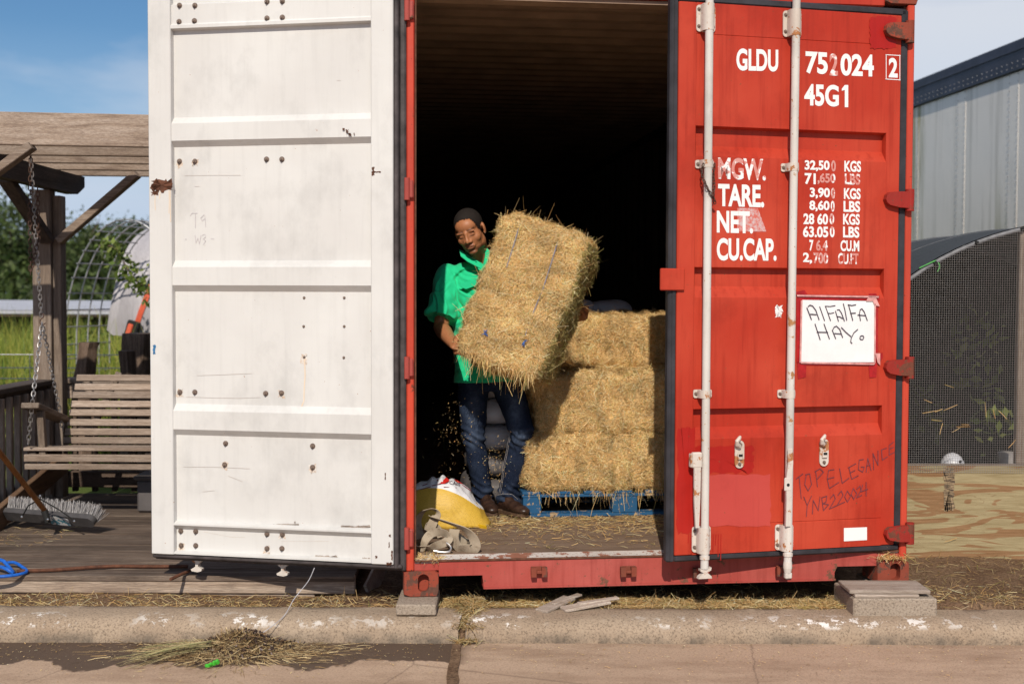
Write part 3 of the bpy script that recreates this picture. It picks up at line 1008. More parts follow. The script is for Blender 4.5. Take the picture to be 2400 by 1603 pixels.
_txt = {}
def text_mesh(body, bold=0.022, space=1.0):
    key = (body, bold, space)
    if key not in _txt:
        cu = bpy.data.curves.new('t', 'FONT')
        cu.body = body; cu.size = 1.0; cu.offset = bold; cu.space_character = space; cu.resolution_u = 6
        ob = bpy.data.objects.new('t', cu)
        COL.objects.link(ob)
        dg = bpy.context.evaluated_depsgraph_get()
        me = bpy.data.meshes.new_from_object(ob.evaluated_get(dg))
        vs = [tuple(v.co) for v in me.vertices]; fs = [tuple(p.vertices) for p in me.polygons]
        bpy.data.objects.remove(ob); bpy.data.curves.remove(cu); bpy.data.meshes.remove(me)
        _txt[key] = (vs, fs)
    return _txt[key]

def letters(body, F, q, off, mat, parent, bold=0.034, space=1.0, name='lettering'):
    """text stretched to the photo quad q = TL, TR, BR, BL on plane F"""
    vs, fs = text_mesh(body, bold, space)
    xs = [v[0] for v in vs]; ys = [v[1] for v in vs]
    x0, x1, y0, y1 = min(xs), max(xs), min(ys), max(ys)
    c = [Vector(F.hit(u, v, off)) for u, v in q]
    out = []
    for v in vs:
        s, t = (v[0] - x0) / (x1 - x0), (v[1] - y0) / (y1 - y0)
        p = (c[3] * (1 - s) + c[2] * s) * (1 - t) + (c[0] * (1 - s) + c[1] * s) * t
        out.append(F.p(p.x, off, p.y))
    b = MB(); b.add(out, fs)
    return b.build(name, mat, parent)

def chain_mesh(b, pts, link=0.030, wire=0.0032, wid=0.018):
    pts = [Vector(p) for p in pts]
    seg = [0.0]
    for i in range(1, len(pts)): seg.append(seg[-1] + (pts[i] - pts[i - 1]).length)
    n = max(1, int(seg[-1] / (link * 0.74)))
    for k in range(n):
        t = (k + 0.5) / n * seg[-1]
        i = max(j for j in range(len(pts)) if seg[j] <= t + 1e-9); i = min(i, len(pts) - 2)
        f = (t - seg[i]) / max(1e-9, seg[i + 1] - seg[i])
        c = pts[i].lerp(pts[i + 1], f)
        d = (pts[i + 1] - pts[i]).normalized()
        s = d.cross(Vector((0.31, 0.9, 0.2))).normalized(); u = d.cross(s)
        a = R_(45 + 90 * (k % 2) + random.uniform(-14, 14))
        e = s * math.cos(a) + u * math.sin(a)
        ring = []
        for m in range(12):
            th = 2 * math.pi * m / 12
            cx, cy = math.cos(th), math.sin(th)
            ring.append(c + d * ((link - wid) / 2 * (1 if cx > 0.01 else -1 if cx < -0.01 else 0) + wid / 2 * cx) + e * (wid / 2 * cy))
        b.tube(ring, wire, 5, closed=True)

def bolt_mesh(name, r=0.013, h=0.012):
    b = MB()
    b.tube([(0, 0, 0), (0, -0.002, 0)], r, 14)
    b.tube([(0, -0.002, 0), (0, -h * 0.75, 0)], r * 0.74, 6)
    b.tube([(0, -h * 0.75, 0), (0, -h * 1.5, 0)], [r * 0.42, r * 0.36], 8)
    return b.mesh(name, M['bolt'])
BOLT = bolt_mesh('bolt')
BOLT_S = bolt_mesh('bolt_small', 0.0065, 0.006)

# ------------------------------------------------------------------ white door (swung wide open, seen from inside)
def zw(v, u=640, o=0.0): return WF.hit(u, v, o)[1]
def sw(u, v=700, o=0.0): return WF.hit(u, v, o)[0]
WD0 = WF.p(0, 0, 0)
z0, z1 = zw(1311), 2.98
sL0, sL1, sR0, sR1 = 0.0, sw(403), sw(869), sw(921)
b = MB()
prof = [(z0 + 0.004, -0.004), (z0 + 0.012, -0.004), (z0 + 0.018, -0.034), (zw(1252), -0.034), (zw(1240), -0.002), (zw(1236), -0.002), (zw(1231), -0.036)]
for vb, vb2, vt2, vt in ((1027, 1012, 968, 952), (684, 669, 626, 610), (339, 325, 284, 268)):
    prof += [(zw(vb), -0.036), (zw(vb2), -0.006), (zw(vt2), -0.006), (zw(vt), -0.036)]
prof += [(zw(61), -0.036), (zw(57.5), -0.004), (zw(50), -0.004), (zw(46), -0.012), (zw(1), -0.012), (zw(-4), -0.034), (z1, -0.034)]
vs, fs = [], []
for z, o in prof:
    vs += [WF.p(sL1 - 0.004, o, z), WF.p(sR0 + 0.004, o, z)]
n = len(prof)
for i in range(n - 1): fs.append((2 * i, 2 * i + 1, 2 * i + 3, 2 * i + 2))
for z, o in prof:
    vs += [WF.p(sL1 - 0.004, o - 0.004, z), WF.p(sR0 + 0.004, o - 0.004, z)]
m = 2 * n
for i in range(n - 1): fs.append((m + 2 * i, m + 2 * i + 2, m + 2 * i + 3, m + 2 * i + 1))
for a in (0, 2 * (n - 1)): fs.append((a, a + 1, m + a + 1, m + a))
b.add(vs, fs)
wdoor = b.build('door', M['white'], cont)
tag(wdoor, 'white inner side of the swung-open left door, dotted with bolts')
def wbox(b, s0, s1, o0, o1, za, zb_, bev=0.0):
    return b.box(WF.p((s0 + s1) / 2, (o0 + o1) / 2, (za + zb_) / 2), (s1 - s0, abs(o1 - o0), zb_ - za), WF.M(), bev)
for s0, s1 in ((sL0, sL1), (sR0, sR1)):
    b = MB(); wbox(b, s0, s1, -0.052, 0.0, z0, z1, 0.004); b.build('stile', M['white'], wdoor)
b = MB(); wbox(b, 0.004, W_LEN - 0.02, -0.058, -0.0535, z0 + 0.006, z1); b.build('outer_skin', M['red'], wdoor)
b = MB(); wbox(b, -0.002, W_LEN + 0.004, -0.052, -0.010, z0 - 0.020, z0 - 0.001, 0.006); wbox(b, -0.004, W_LEN + 0.01, -0.062, -0.046, z0 - 0.034, z0 - 0.002, 0.004)
b.build('gasket', M['dirty_rubber'], wdoor)
b = MB(); wbox(b, sR1 + 0.001, sR1 + 0.022, -0.050, -0.006, z0 - 0.02, z1, 0.006); wbox(b, sR1 + 0.022, sR1 + 0.050, -0.060, -0.030, z0 - 0.033, z1, 0.006)
b.build('gasket', M['dirty_rubber'], wdoor)
g = G('rust_halo'); g.set('Base Color', g.mix(g.ramp(g.noise(55, 5, 0.7), [(0.40, 0.0), (0.66, 1.0)]), (0.69, 0.66, 0.62), (0.50, 0.33, 0.20))).set('Roughness', 0.6)
M['rust_halo'] = g.m
# bolts
for u, v, big in [(421, 14, 1), (457, 14, 1), (626, 5, 1), (662, 4, 1), (420, 52, 1), (456, 50, 1), (626, 44, 1), (662, 42, 1),
                  (421, 379, 1), (457, 379, 1), (625, 374, 1), (661, 374, 1), (713, 698, 0), (807, 698, 0), (712, 765, 0), (807, 765, 0), (713, 837, 0), (806, 838, 0),
                  (422, 919, 1), (457, 919, 1), (623, 922, 1), (660, 921, 1), (529, 1039, 1), (733, 1045, 1), (527, 1089, 1), (733, 1095, 1),
                  (424, 1241, 1), (459, 1242, 1), (626, 1248, 1), (662, 1249, 1), (425, 1278, 1), (459, 1278, 1), (626, 1285, 1), (661, 1285, 1)]:
    off = -0.012 if v < 50 else (-0.036 if v < 1200 else -0.034)
    if v in (52, 50, 44, 42): off = -0.012
    s, z = WF.hit(u, v, off)
    if v in (1241, 1242, 1248, 1249): z -= 0.006
    inst('bolt', BOLT if big else BOLT_S, wdoor, WF.M(s, off + 0.0005, z) @ Matrix.Rotation(random.random() * 3, 4, 'Y'))
for k, (u, v, h_) in enumerate(((421, 379, 10), (457, 379, 6), (422, 919, 8), (425, 1278, 16), (626, 1285, 8), (713, 837, 12), (733, 1095, 9), (662, 1249, 8), (527, 1089, 7), (660, 921, 8))):
    b = MB(); patch(b, WF, u - 7, v - 6, u + 7, v + 4 + h_, -0.0352 if v < 1200 else -0.0334, k + 60, 0.22, 6); b.build('rust_halo', M['rust_halo'], wdoor)
# cams sticking out below
for u in (447, 650):
    s = sw(u, 1320)
    b = MB()
    b.prism([(-0.024, 0.0), (0.024, 0.0), (0.022, -0.012), (0.007, -0.024), (0.007, -0.036), (0.026, -0.046), (0.024, -0.056), (0.004, -0.062), (-0.026, -0.058), (-0.030, -0.050), (-0.007, -0.036), (-0.006, -0.022), (-0.022, -0.012)],
            WF.M(s, -0.062, z0 - 0.030), 0.028)
    b.build('lock_cam', M['bracket'], wdoor)
# rust, scratches, scribbles
b = MB()
for k, (u0, v0, u1, v1) in enumerate([(357, 424, 400, 447), (356, 445, 368, 458), (872, 392, 877, 412), (876, 402, 892, 405), (811, 305, 816, 312), (817, 313, 823, 318), (829, 312, 831, 317), (803, 301, 807, 306)]):
    b = MB(); patch(b, WF, u0, v0, u1, v1, 0.0012, k + 3, 0.3); b.build('rust_patch', M['rust'], wdoor)
for k, (u0, v0, u1, v1) in enumerate([(906, 1318, 918, 1324), (917, 1290, 920, 1312), (911, 1270, 913, 1283), (912, 1252, 916, 1258), (902, 1108, 904, 1124), (880, 1302, 884, 1308)]):
    b = MB(); patch(b, WF, u0, v0, u1, v1, 0.0012, k + 33, 0.35); b.build('rust_patch', M['rust'], wdoor)
g = G('rust_run'); g.set('Base Color', g.mix(g.noise(30, 4, 0.6, g.coord((4, 4, 0.3))), (0.62, 0.44, 0.28), (0.76, 0.68, 0.58))).set('Roughness', 0.6)
M['rust_run'] = g.m
for ln_ in [[(364, 458), (363, 475), (364, 492)], [(375, 450), (374, 466)], [(396, 447), (397, 470), (396, 500)], [(399, 446), (400, 520)]]:
    b = MB(); strokes(b, WF, [ln_], 0.004, 0.0008); b.build('rust_run', M['rust_run'], wdoor)
for ln_ in [[(714, 842), (715, 880), (713, 910), (712, 940), (704, 960)], [(425, 1284), (425, 1294)]]:
    b = MB(); strokes(b, WF, [ln_], 0.006, -0.035); b.build('rust_run', M['rust_run'], wdoor)
g = G('scratch'); g.set('Base Color', g.mix(g.noise(50, 4), (0.50, 0.40, 0.33), (0.60, 0.57, 0.54))).set('Roughness', 0.7)
M['scratch'] = g.m
for ln_ in [[(432, 412), (500, 411), (564, 411)], [(456, 437), (467, 437)], [(422, 637), (450, 637)], [(790, 189), (798, 189)], [(436, 930), (500, 932), (560, 933), (610, 931)], [(462, 880), (520, 878), (590, 875)],
                  [(430, 1094), (500, 1094), (585, 1098)], [(475, 1152), (503, 1149)], [(535, 1115), (568, 1128)], [(478, 1246), (540, 1258), (574, 1259)], [(660, 1268), (770, 1268)], [(640, 955), (700, 953)], [(528, 300), (550, 304)], [(500, 957), (540, 952)]]:
    b = MB(); strokes(b, WF, [ln_], 0.0015, -0.0335); b.build('scratch', M['scratch'], wdoor)
b = MB()
strokes(b, WF, [[(446, 506), (450, 500), (462, 500)], [(458, 502), (458, 534)], [(478, 504), (470, 512), (474, 518), (481, 512)], [(480, 503), (482, 532)],
                  [(457, 552), (459, 570), (464, 558), (467, 572), (471, 552)], [(474, 552), (480, 549), (482, 556), (476, 560), (482, 565), (476, 574)], [(434, 561), (437, 561)], [(495, 560), (501, 560)]], 0.0026, -0.0342)
tag(b.build('pencil_scribble', M['pencil'], wdoor), kind='stuff')
b = MB()
patch(b, WF, 359, 808, 364, 830, 0.0012, 71, 0.35)
b.build('blue_paint_mark', plain('blue_mark', (0.05, 0.20, 0.42), 0.5, 0.2), wdoor)
g = G('dirt_line'); g.set('Base Color', g.mix(g.noise(60, 5, 0.7), (0.12, 0.07, 0.045), (0.55, 0.47, 0.41))).set('Roughness', 0.9)
M['dirt_line'] = g.m
b = MB()
for u0, v0, u1, v1 in [(800, 1232, 868, 1236), (640, 1228, 700, 1231), (600, 1300, 640, 1304), (690, 1226, 692, 1222), (740, 1303, 790, 1309), (850, 1308, 868, 1314), (430, 1291, 450, 1293)]:
    b = MB(); patch(b, WF, min(u0, u1), min(v0, v1), max(u0, u1), max(v0, v1), -0.0325, int(u0), 0.45); b.build('dirt_line', M['dirt_line'], wdoor)

# ------------------------------------------------------------------ red door (slightly ajar)
def zr(v, u=1850, o=0.0): return RF.hit(u, v, o)[1]
def sr(u, v=700, o=0.0): return RF.hit(u, v, o)[0]
rz0 = RF.hit(1590, 1302)[1]
rz1 = RF.hit(1850, 20)[1]
s0, s1, s2, s3 = sr(1586), sr(1628), sr(2072), sr(2104)
b = MB()
prof = [(rz0, -0.002), (zr(1225), -0.002), (zr(1224), -0.0045), (zr(1223), -0.0045), (zr(1222), -0.001)]
for vt in (954, 628, 303):
    prof += [(zr(vt + 70), -0.002), (zr(vt + 44), -0.040), (zr(vt + 4), -0.040), (zr(vt), -0.002)]
prof += [(zr(94), -0.002), (zr(93), -0.0045), (zr(92), -0.0045), (zr(91), -0.002), (rz1, -0.002)]
vs, fs = [], []
n = len(prof)
for z, o in prof: vs += [RF.p(s1 - 0.002, o, z), RF.p(s2 + 0.002, o, z)]
for i in range(n - 1): fs.append((2 * i, 2 * i + 1, 2 * i + 3, 2 * i + 2))
for z, o in prof: vs += [RF.p(s1 - 0.002, o - 0.004, z), RF.p(s2 + 0.002, o - 0.004, z)]
m = 2 * n
for i in range(n - 1): fs.append((m + 2 * i, m + 2 * i + 2, m + 2 * i + 3, m + 2 * i + 1))
for a in (0, 2 * (n - 1)): fs.append((a, a + 1, m + a + 1, m + a))
b.add(vs, fs)
rdoor = b.build('door', M['red'], cont)
tag(rdoor, 'red outer side of the right door with white lettering and lock rods')
def rbox(b, sa, sb, oa, ob, za, zb_, bev=0.0):
    return b.box(RF.p((sa + sb) / 2, (oa + ob) / 2, (za + zb_) / 2), (sb - sa, abs(ob - oa), zb_ - za), RF.M(), bev)
b = MB(); rbox(b, s0, s1, -0.05, 0.0, rz0, rz1, 0.004); b.build('stile', M['red'], rdoor)
b = MB(); rbox(b, s2, s3, -0.05, 0.0, rz0, rz1, 0.004); b.build('stile', M['red'], rdoor)
b = MB(); rbox(b, s1 + 0.001, s2 - 0.001, -0.058, -0.0535, rz0, rz1); b.build('inner_lining', M['white'], rdoor)
def gasket(sa, sb, za, zb_, oa=-0.046, ob=-0.004):
    b = MB(); rbox(b, sa, sb, oa, ob, za, zb_, 0.007); b.build('gasket', M['rubber'], rdoor)
gasket(0.0, s0 - 0.0008, rz0 - 0.030, rz1 + 0.03)
gasket(s0, s3 + 0.03, rz0 - 0.030, rz0 - 0.0008)
gasket(s3 + 0.0008, s3 + 0.040, rz0 + 0.002, rz1 + 0.03)
gasket(s0, s3 + 0.03, rz1 + 0.0008, rz1 + 0.034)
b = MB(); rbox(b, 0.018, s0 - 0.004, -0.0035, 0.0005, rz0 - 0.026, rz1 + 0.03, 0.002); b.build('gasket_rib', M['rubber'], rdoor)

# locking plate reaching over the opening
b = MB(); pa = RF.hit(1548, 629, 0.012); pb = RF.hit(1604, 681, 0.012); rbox(b, pa[0], pb[0], 0.001, 0.016, pb[1], pa[1], 0.004)
b.build('overlap_plate', M['red'], rdoor)

# lock rods
rods = []
for ua, va, ub, vb in ((1663, 0, 1651, 1338), (1867, 0, 1846, 1330)):
    sa, za = RF.hit(ua, va, 0.045); sb, zb_ = RF.hit(ub, vb, 0.045)
    b = MB()
    pa, pb = RF.p(sa + 0.0002, 0.045, za + 0.10), RF.p(sb, 0.045, zb_ + 0.012)
    b.cyl(pa, pb, 0.0185, 18)
    tt = lambda z, za=za, zb_=zb_, sa=sa, sb=sb: (z - zb_) / (za - zb_) * (sa - sb) + sb
    rods.append(tt)
    rod = b.build('lock_rod', M['rod'], rdoor, smooth=True)
    b = MB()                                   # worn cam end and collars
    zc = zb_
    if ub == 1651:
        b.prism([(-0.013, 0.03), (0.013, 0.03), (0.010, 0.012), (0.030, 0.018), (0.028, 0.006), (0.008, -0.004), (0.030, -0.022), (0.032, -0.032), (-0.034, -0.032), (-0.030, -0.022), (-0.008, -0.006), (-0.024, 0.002), (-0.026, 0.012), (-0.010, 0.010)], RF.M(tt(zc), 0.058, zc), 0.026)
    else:
        b.tube([RF.p(tt(zc), 0.045, zc + q) for q in (0.03, 0.012, 0.0, -0.018, -0.024)], [0.0195, 0.021, 0.021, 0.017, 0.016], 12)
        b.box(RF.p(tt(zc) + 0.002, 0.045, zc - 0.036), (0.034, 0.026, 0.03), RF.M(), 0.005)
    b.tube([RF.p(tt(zc + 0.062), 0.045, zc + 0.055), RF.p(tt(zc + 0.062), 0.045, zc + 0.07)], 0.0225, 14)
    b.build('lock_cam', M['bracket'], rdoor)
def bracket(k, u, v, big):
    z = RF.hit(u, v, 0.02)[1]
    s = rods[k](z)
    hw, hh = (0.046, 0.060) if big else (0.045, 0.019)
    b = MB()
    off0 = 0.0005
    poly = []
    rr = 0.014 if big else 0.008
    for cx, cz, a0 in ((hw - rr, hh - rr, 0), (-hw + rr, hh - rr, 90), (-hw + rr, -hh + rr, 180), (hw - rr, -hh + rr, 270)):
        for q in range(4):
            a = R_(a0 + q * 30); poly.append((cx + rr * math.cos(a), cz + rr * math.sin(a)))
    b.prism(poly, RF.M(s, off0 + 0.006, z), 0.006)
    ring = []                                   # raised strap round the rod
    for q in range(9):
        a = math.pi * q / 8
        ring.append((math.cos(a) * 0.0275, 0.030 + math.sin(a) * 0.0345 - 0.0))
    ring = [(0.0275, 0.004)] + ring + [(-0.0275, 0.004)]
    h = hh * (1.0 if big else 0.95)
    vs = []
    for x, o in ring: vs += [RF.p(s + x, off0 + o, z - h), RF.p(s + x, off0 + o, z + h)]
    m = len(ring)
    for x, o in ring: vs += [RF.p(s + x * 0.80, off0 + o * 0.92 if o > 0.01 else off0 + o, z - h), RF.p(s + x * 0.80, off0 + o * 0.92 if o > 0.01 else off0 + o, z + h)]
    fs = [(2 * i, 2 * i + 1, 2 * i + 3, 2 * i + 2) for i in range(m - 1)] + [(2 * m + 2 * i, 2 * m + 2 * i + 2, 2 * m + 2 * i + 3, 2 * m + 2 * i + 1) for i in range(m - 1)]
    fs += [(2 * i, 2 * i + 2, 2 * m + 2 * i + 2, 2 * m + 2 * i) for i in range(m - 1)] + [(2 * i + 1, 2 * m + 2 * i + 1, 2 * m + 2 * i + 3, 2 * i + 3) for i in range(m - 1)]
    b.add(vs, fs)
    br = b.build('rod_bracket', M['bracket'], rdoor, smooth=True, angle=40)
    for sx in (-1, 1):
        for zz in ((-0.036, 0.040) if big else (0.0,)):
            inst('bolt', BOLT_S, rdoor, RF.M(s + sx * (hw - 0.011), 0.0068, z + zz) @ Matrix.Scale(1.25, 4))
for k, u, v, big in ((0, 1662, 43, 1), (1, 1864, 56, 1), (0, 1655, 385, 0), (1, 1855, 393, 0), (0, 1650, 923, 0), (1, 1849, 923, 0), (0, 1652, 1264, 1), (1, 1846, 1259, 1)):
    bracket(k, u, v, big)
# handles
b = MB()
s, z = RF.hit(1633, 1078, 0.05); rbox(b, s - 0.025, s + 0.024, 0.036, 0.064, z - 0.036, z + 0.036, 0.006); rbox(b, s - 0.031, s - 0.024, 0.030, 0.056, z - 0.033, z + 0.030, 0.003)
z2 = RF.hit(1632, 1170, 0.05)[1]; z3 = RF.hit(1630, 1236, 0.05)[1]
b.prism([(-0.016, z - 0.03), (0.016, z - 0.03), (0.014, z2), (0.009, z3), (-0.007, z3), (-0.015, z2)], RF.M(s, 0.062, 0), 0.012)
b.build('lock_handle', M['bracket'], rdoor)
b = MB()
s, z = RF.hit(1852, 1075, 0.07); s2_, z2 = RF.hit(1846, 1130, 0.07); s3_, z3 = RF.hit(1847, 1233, 0.07)
b.ribbon([RF.p(s, 0.067, z + 0.02), RF.p(s, 0.072, z - 0.02), RF.p(s2_, 0.078, z2 + 0.02), RF.p(s2_, 0.078, z2 - 0.03), RF.p(s3_, 0.072, z2 - 0.09), RF.p(s3_, 0.068, z3)], [RF.ex] * 3 + [RF.ex] * 3, 0.024, 0.010)
b.box(RF.p(s2_ - 0.004, 0.079, z2 - 0.008), (0.034, 0.010, 0.062), RF.M(), 0.004)
b.box(RF.p(s, 0.070, z + 0.024), (0.026, 0.010, 0.05), RF.M(), 0.004)
b.build('lock_handle', M['bracket'], rdoor)
b = MB(); b.cyl(RF.p(s2_ - 0.004, 0.083, z2 - 0.010), RF.p(s2_ - 0.004, 0.0855, z2 - 0.010), 0.0075, 10); b.build('handle_hole', M['black'], rdoor)
# catches
for u, v in ((1732, 1064), (1930, 1060)):
    s, z = RF.hit(u, v, 0.0)
    poly = []
    for q in range(9): a = R_(q * 22.5); poly.append((0.023 * math.cos(a), 0.042 + 0.023 * math.sin(a)))
    for q in range(9): a = R_(180 + q * 22.5); poly.append((0.023 * math.cos(a), -0.042 + 0.023 * math.sin(a)))
    b = MB(); b.prism(poly, RF.M(s, 0.0075, z), 0.007)
    b.box(RF.p(s, 0.012, z - 0.010), (0.026, 0.010, 0.030), RF.M(), 0.003)
    b.tube([RF.p(s - 0.004, 0.014, z + 0.036), RF.p(s - 0.020, 0.024, z + 0.048), RF.p(s - 0.024, 0.030, z + 0.064), RF.p(s - 0.012, 0.030, z + 0.078), RF.p(s - 0.006, 0.024, z + 0.085)], [0.011, 0.011, 0.010, 0.009, 0.006], 8)
    b.build('handle_catch', M['bracket'], rdoor)
    b = MB(); b.box(RF.p(s + 0.001, 0.0178, z - 0.004), (0.019, 0.002, 0.011), RF.M()); b.build('catch_slot', M['black'], rdoor)
    inst('bolt', BOLT_S, rdoor, RF.M(s + 0.002, 0.0075, z + 0.044) @ Matrix.Scale(1.5, 4))
    inst('bolt', BOLT_S, rdoor, RF.M(s, 0.0075, z - 0.046) @ Matrix.Scale(1.3, 4))
# hinges
M['hinge'] = paint('hinge_paint', (0.34, 0.022, 0.016), (0.22, 0.030, 0.020), 0.56, rust=(0.09, 0.03, 0.018), speck=0.66, streak=0.7, bump=0.4)
for v in (72, 468, 862, 1252):
    sa, z = RF.hit(2072, v, 0.01); sb = RF.hit(2131, v, 0.01)[0]
    b = MB()
    b.prism([(0.0, 0.0), (0.006, 0.022), (0.022, 0.034), (0.07, 0.038), (sb - sa, 0.040), (sb - sa, -0.040), (0.07, -0.036), (0.022, -0.026), (0.006, -0.014)], RF.M(sa, 0.030, z), 0.028)
    b.cyl(RF.p(sb + 0.002, 0.012, z - 0.052), RF.p(sb + 0.002, 0.012, z + 0.052), 0.021, 12)
    b.build('hinge', M['hinge'] if v > 300 else M['casting'], rdoor, smooth=True, angle=30)
# repainted patches
b = MB(); patch(b, RF, 1588, 1002, 1627, 1250, 0.0011, 5, 0.10); b.build('repaint_patch', M['red_fresh'], rdoor)
b = MB(); patch(b, RF, 1629, 1045, 1765, 1108, -0.0009, 6, 0.07, 14); b.build('repaint_patch', M['red_fresh'], rdoor)
b = MB(); patch(b, RF, 1662, 1112, 1806, 1232, -0.0005, 8, 0.02, 10); b.build('repaint_patch', M['red_dull'], rdoor)
b = MB(); strokes(b, RF, [[(1612 + k, 1252), (1611 + k, 1252 + d)] for k, d in ((2, 20), (8, 32), (60, 40), (72, 52), (78, 60), (66, 24))], 0.004, 0.0013); b.build('paint_drip', M['red_fresh'], rdoor)
b = MB(); patch(b, RF, 1820, 717, 1832, 742, -0.0005, 12, 0.35); b.build('white_mark', M['letter'], rdoor)
b = MB(); patch(b, RF, 2040, 40, 2100, 115, 0.0011, 19, 0.05); b.build('repaint_patch', M['red_fresh'], rdoor)

# stencilled lettering
LO = -0.0006
def word(t, x0, y0, x1, y1, dy=0.0, mat='letter', **k):
    letters(t, RF, [(x0, y0), (x1, y0 + dy), (x1, y1 + dy), (x0, y1)], LO if x0 < 2070 else 0.0012, M[mat], rdoor, **k)
word('GLDU', 1726, 114, 1824, 166, 3)
word('75', 1888, 121, 1940, 173, 3); word('2', 1944, 126, 1964, 178, 0, 'letter_worn'); word('024', 1970, 126, 2048, 178, 3)
word('2', 2083, 136, 2104, 182, 1)
b = MB()
strokes(b, RF, [[(2076, 129), (2110, 131)], [(2077, 129), (2077, 186)], [(2076, 186), (2110, 188)], [(2109, 130), (2109, 189)]], 0.0035, 0.0012)
b.build('lettering_box', M['letter'], rdoor)
word('45G', 1885, 197, 1966, 248, 3)
def one(x0, y0, x1, y1, st):
    b = MB(); xm = x1 - st
    quad_px(b, RF, [(xm, y0), (x1, y0), (x1, y1), (xm, y1), (xm, y0 + 0.22 * (y1 - y0)), (x0, y0 + 0.26 * (y1 - y0)), (x0, y0 + 0.17 * (y1 - y0))], LO + 0.0001, 0.0002)
    b.build('lettering', M['letter'], rdoor)
one(1973, 200, 1988, 252, 8)
word('MGW.', 1683, 369, 1795, 420, 4, 'letter_worn'); word('TARE.', 1683, 431, 1791, 484, 3); word('NET.', 1680, 494, 1765, 546, 2); word('CU.CAP.', 1680, 558, 1820, 611, 1)
for t, x0, x1, y, ut, ux0, ux1, wn in (('32,500', 1886, 1959, 374, 'KGS', 1979, 2018, 0), ('71,650', 1886, 1958, 404, 'LBS', 1980, 2016, 1), ('3,900', 1898, 1957, 438, 'KGS', 1978, 2017, 0), ('8,600', 1897, 1956, 468, 'LBS', 1977, 2016, 0),
                             ('28 600', 1883, 1955, 500, 'KGS', 1976, 2015, 0), ('63.050', 1882, 1956, 530, 'LBS', 1976, 2014, 0), ('76.4', 1897, 1940, 562, 'CU.M', 1970, 2014, 1), ('2,700', 1882, 1941, 592, 'CU.FT', 1964, 2012, 0)):
    yy = y + (2 if y < 500 else 0)
    if wn or t in ('2,700',):
        word(t[:2] if t[1] != '6' else t[:1], x0, yy, x0 + (x1 - x0) * (0.36 if t[1] != '6' else 0.22), yy + 26, 1)
        word(t[2:] if t[1] != '6' else t[1:], x0 + (x1 - x0) * (0.42 if t[1] != '6' else 0.36), yy, x1, yy + 26, 1, 'letter_worn')
    else:
        word(t[:-1], x0, yy, x0 + (x1 - x0) * 0.80, yy + 26, 1)
        word(t[-1], x0 + (x1 - x0) * 0.85, yy, x1, yy + 26, 1, 'letter_worn')
    word(ut, ux0, yy + 1, ux1, yy + 27, 1, 'letter_worn' if (wn and ut == 'LBS') or ut == 'CU.FT' else 'letter')
b = MB(); quad_px(b, RF, [(1978, 1237), (2032, 1235), (2032, 1265), (1978, 1268)], 0.0, 0.0006); b.build('blank_label', M['letter'], rdoor)
g = G('label_residue'); g.set('Base Color', g.mix(g.ramp(g.noise(60, 5, 0.7), [(0.42, 0.0), (0.6, 1.0)]), (0.56, 0.13, 0.10), (0.56, 0.42, 0.42))).set('Roughness', 0.6)
b = MB(); quad_px(b, RF, [(1728, 488), (1776, 488), (1796, 543), (1728, 543)], -0.0009, 0.0003); b.build('label_residue', g.m, rdoor)
# marker scrawl low on the door
b = MB()
strokes(b, RF, [[(1866, 1122), (1882, 1110)], [(1873, 1117), (1878, 1168)], [(1890, 1113), (1886, 1135), (1894, 1150), (1902, 1135), (1898, 1110), (1888, 1112)],
                [(1912, 1104), (1916, 1140)], [(1910, 1105), (1922, 1098), (1930, 1106), (1916, 1122)],
                [(1955, 1100), (1942, 1102), (1939, 1122), (1955, 1118)], [(1939, 1122), (1944, 1144), (1966, 1130)],
                [(1968, 1098), (1974, 1132), (1990, 1120)], [(1990, 1096), (1996, 1122)], [(1988, 1096), (2006, 1086)], [(1992, 1108), (2004, 1102)], [(1997, 1122), (2012, 1114)],
                [(2024, 1076), (2014, 1078), (2012, 1100), (2022, 1106), (2026, 1094), (2018, 1094)],
                [(2030, 1106), (2034, 1074), (2042, 1102)], [(2031, 1092), (2040, 1088)], [(2048, 1100), (2046, 1062), (2058, 1090), (2058, 1056)],
                [(2078, 1050), (2066, 1054), (2068, 1078), (2080, 1070)], [(2094, 1036), (2084, 1044), (2084, 1066), (2096, 1060)], [(2085, 1052), (2094, 1048)]], 0.0040, 0.0016)
strokes(b, RF, [[(1884, 1164), (1892, 1184), (1902, 1162)], [(1892, 1184), (1890, 1210)], [(1904, 1204), (1906, 1172), (1918, 1196), (1922, 1164)],
                [(1926, 1166), (1930, 1196)], [(1926, 1166), (1938, 1162), (1936, 1176), (1928, 1180), (1942, 1182), (1930, 1196)],
                [(1946, 1168), (1954, 1158), (1958, 1168), (1944, 1192), (1962, 1184)], [(1964, 1160), (1972, 1150), (1976, 1160), (1962, 1184), (1980, 1176)],
                [(1986, 1150), (1980, 1164), (1986, 1176), (1994, 1162), (1986, 1150)], [(2000, 1144), (1995, 1158), (2001, 1170), (2008, 1156), (2000, 1144)],
                [(2008, 1146), (2016, 1138), (2018, 1148), (2008, 1166), (2020, 1160)], [(2022, 1136), (2018, 1152), (2034, 1146)], [(2030, 1130), (2030, 1162)]], 0.0040, 0.0016)
b.build('marker_scrawl', M['graffiti'], rdoor)

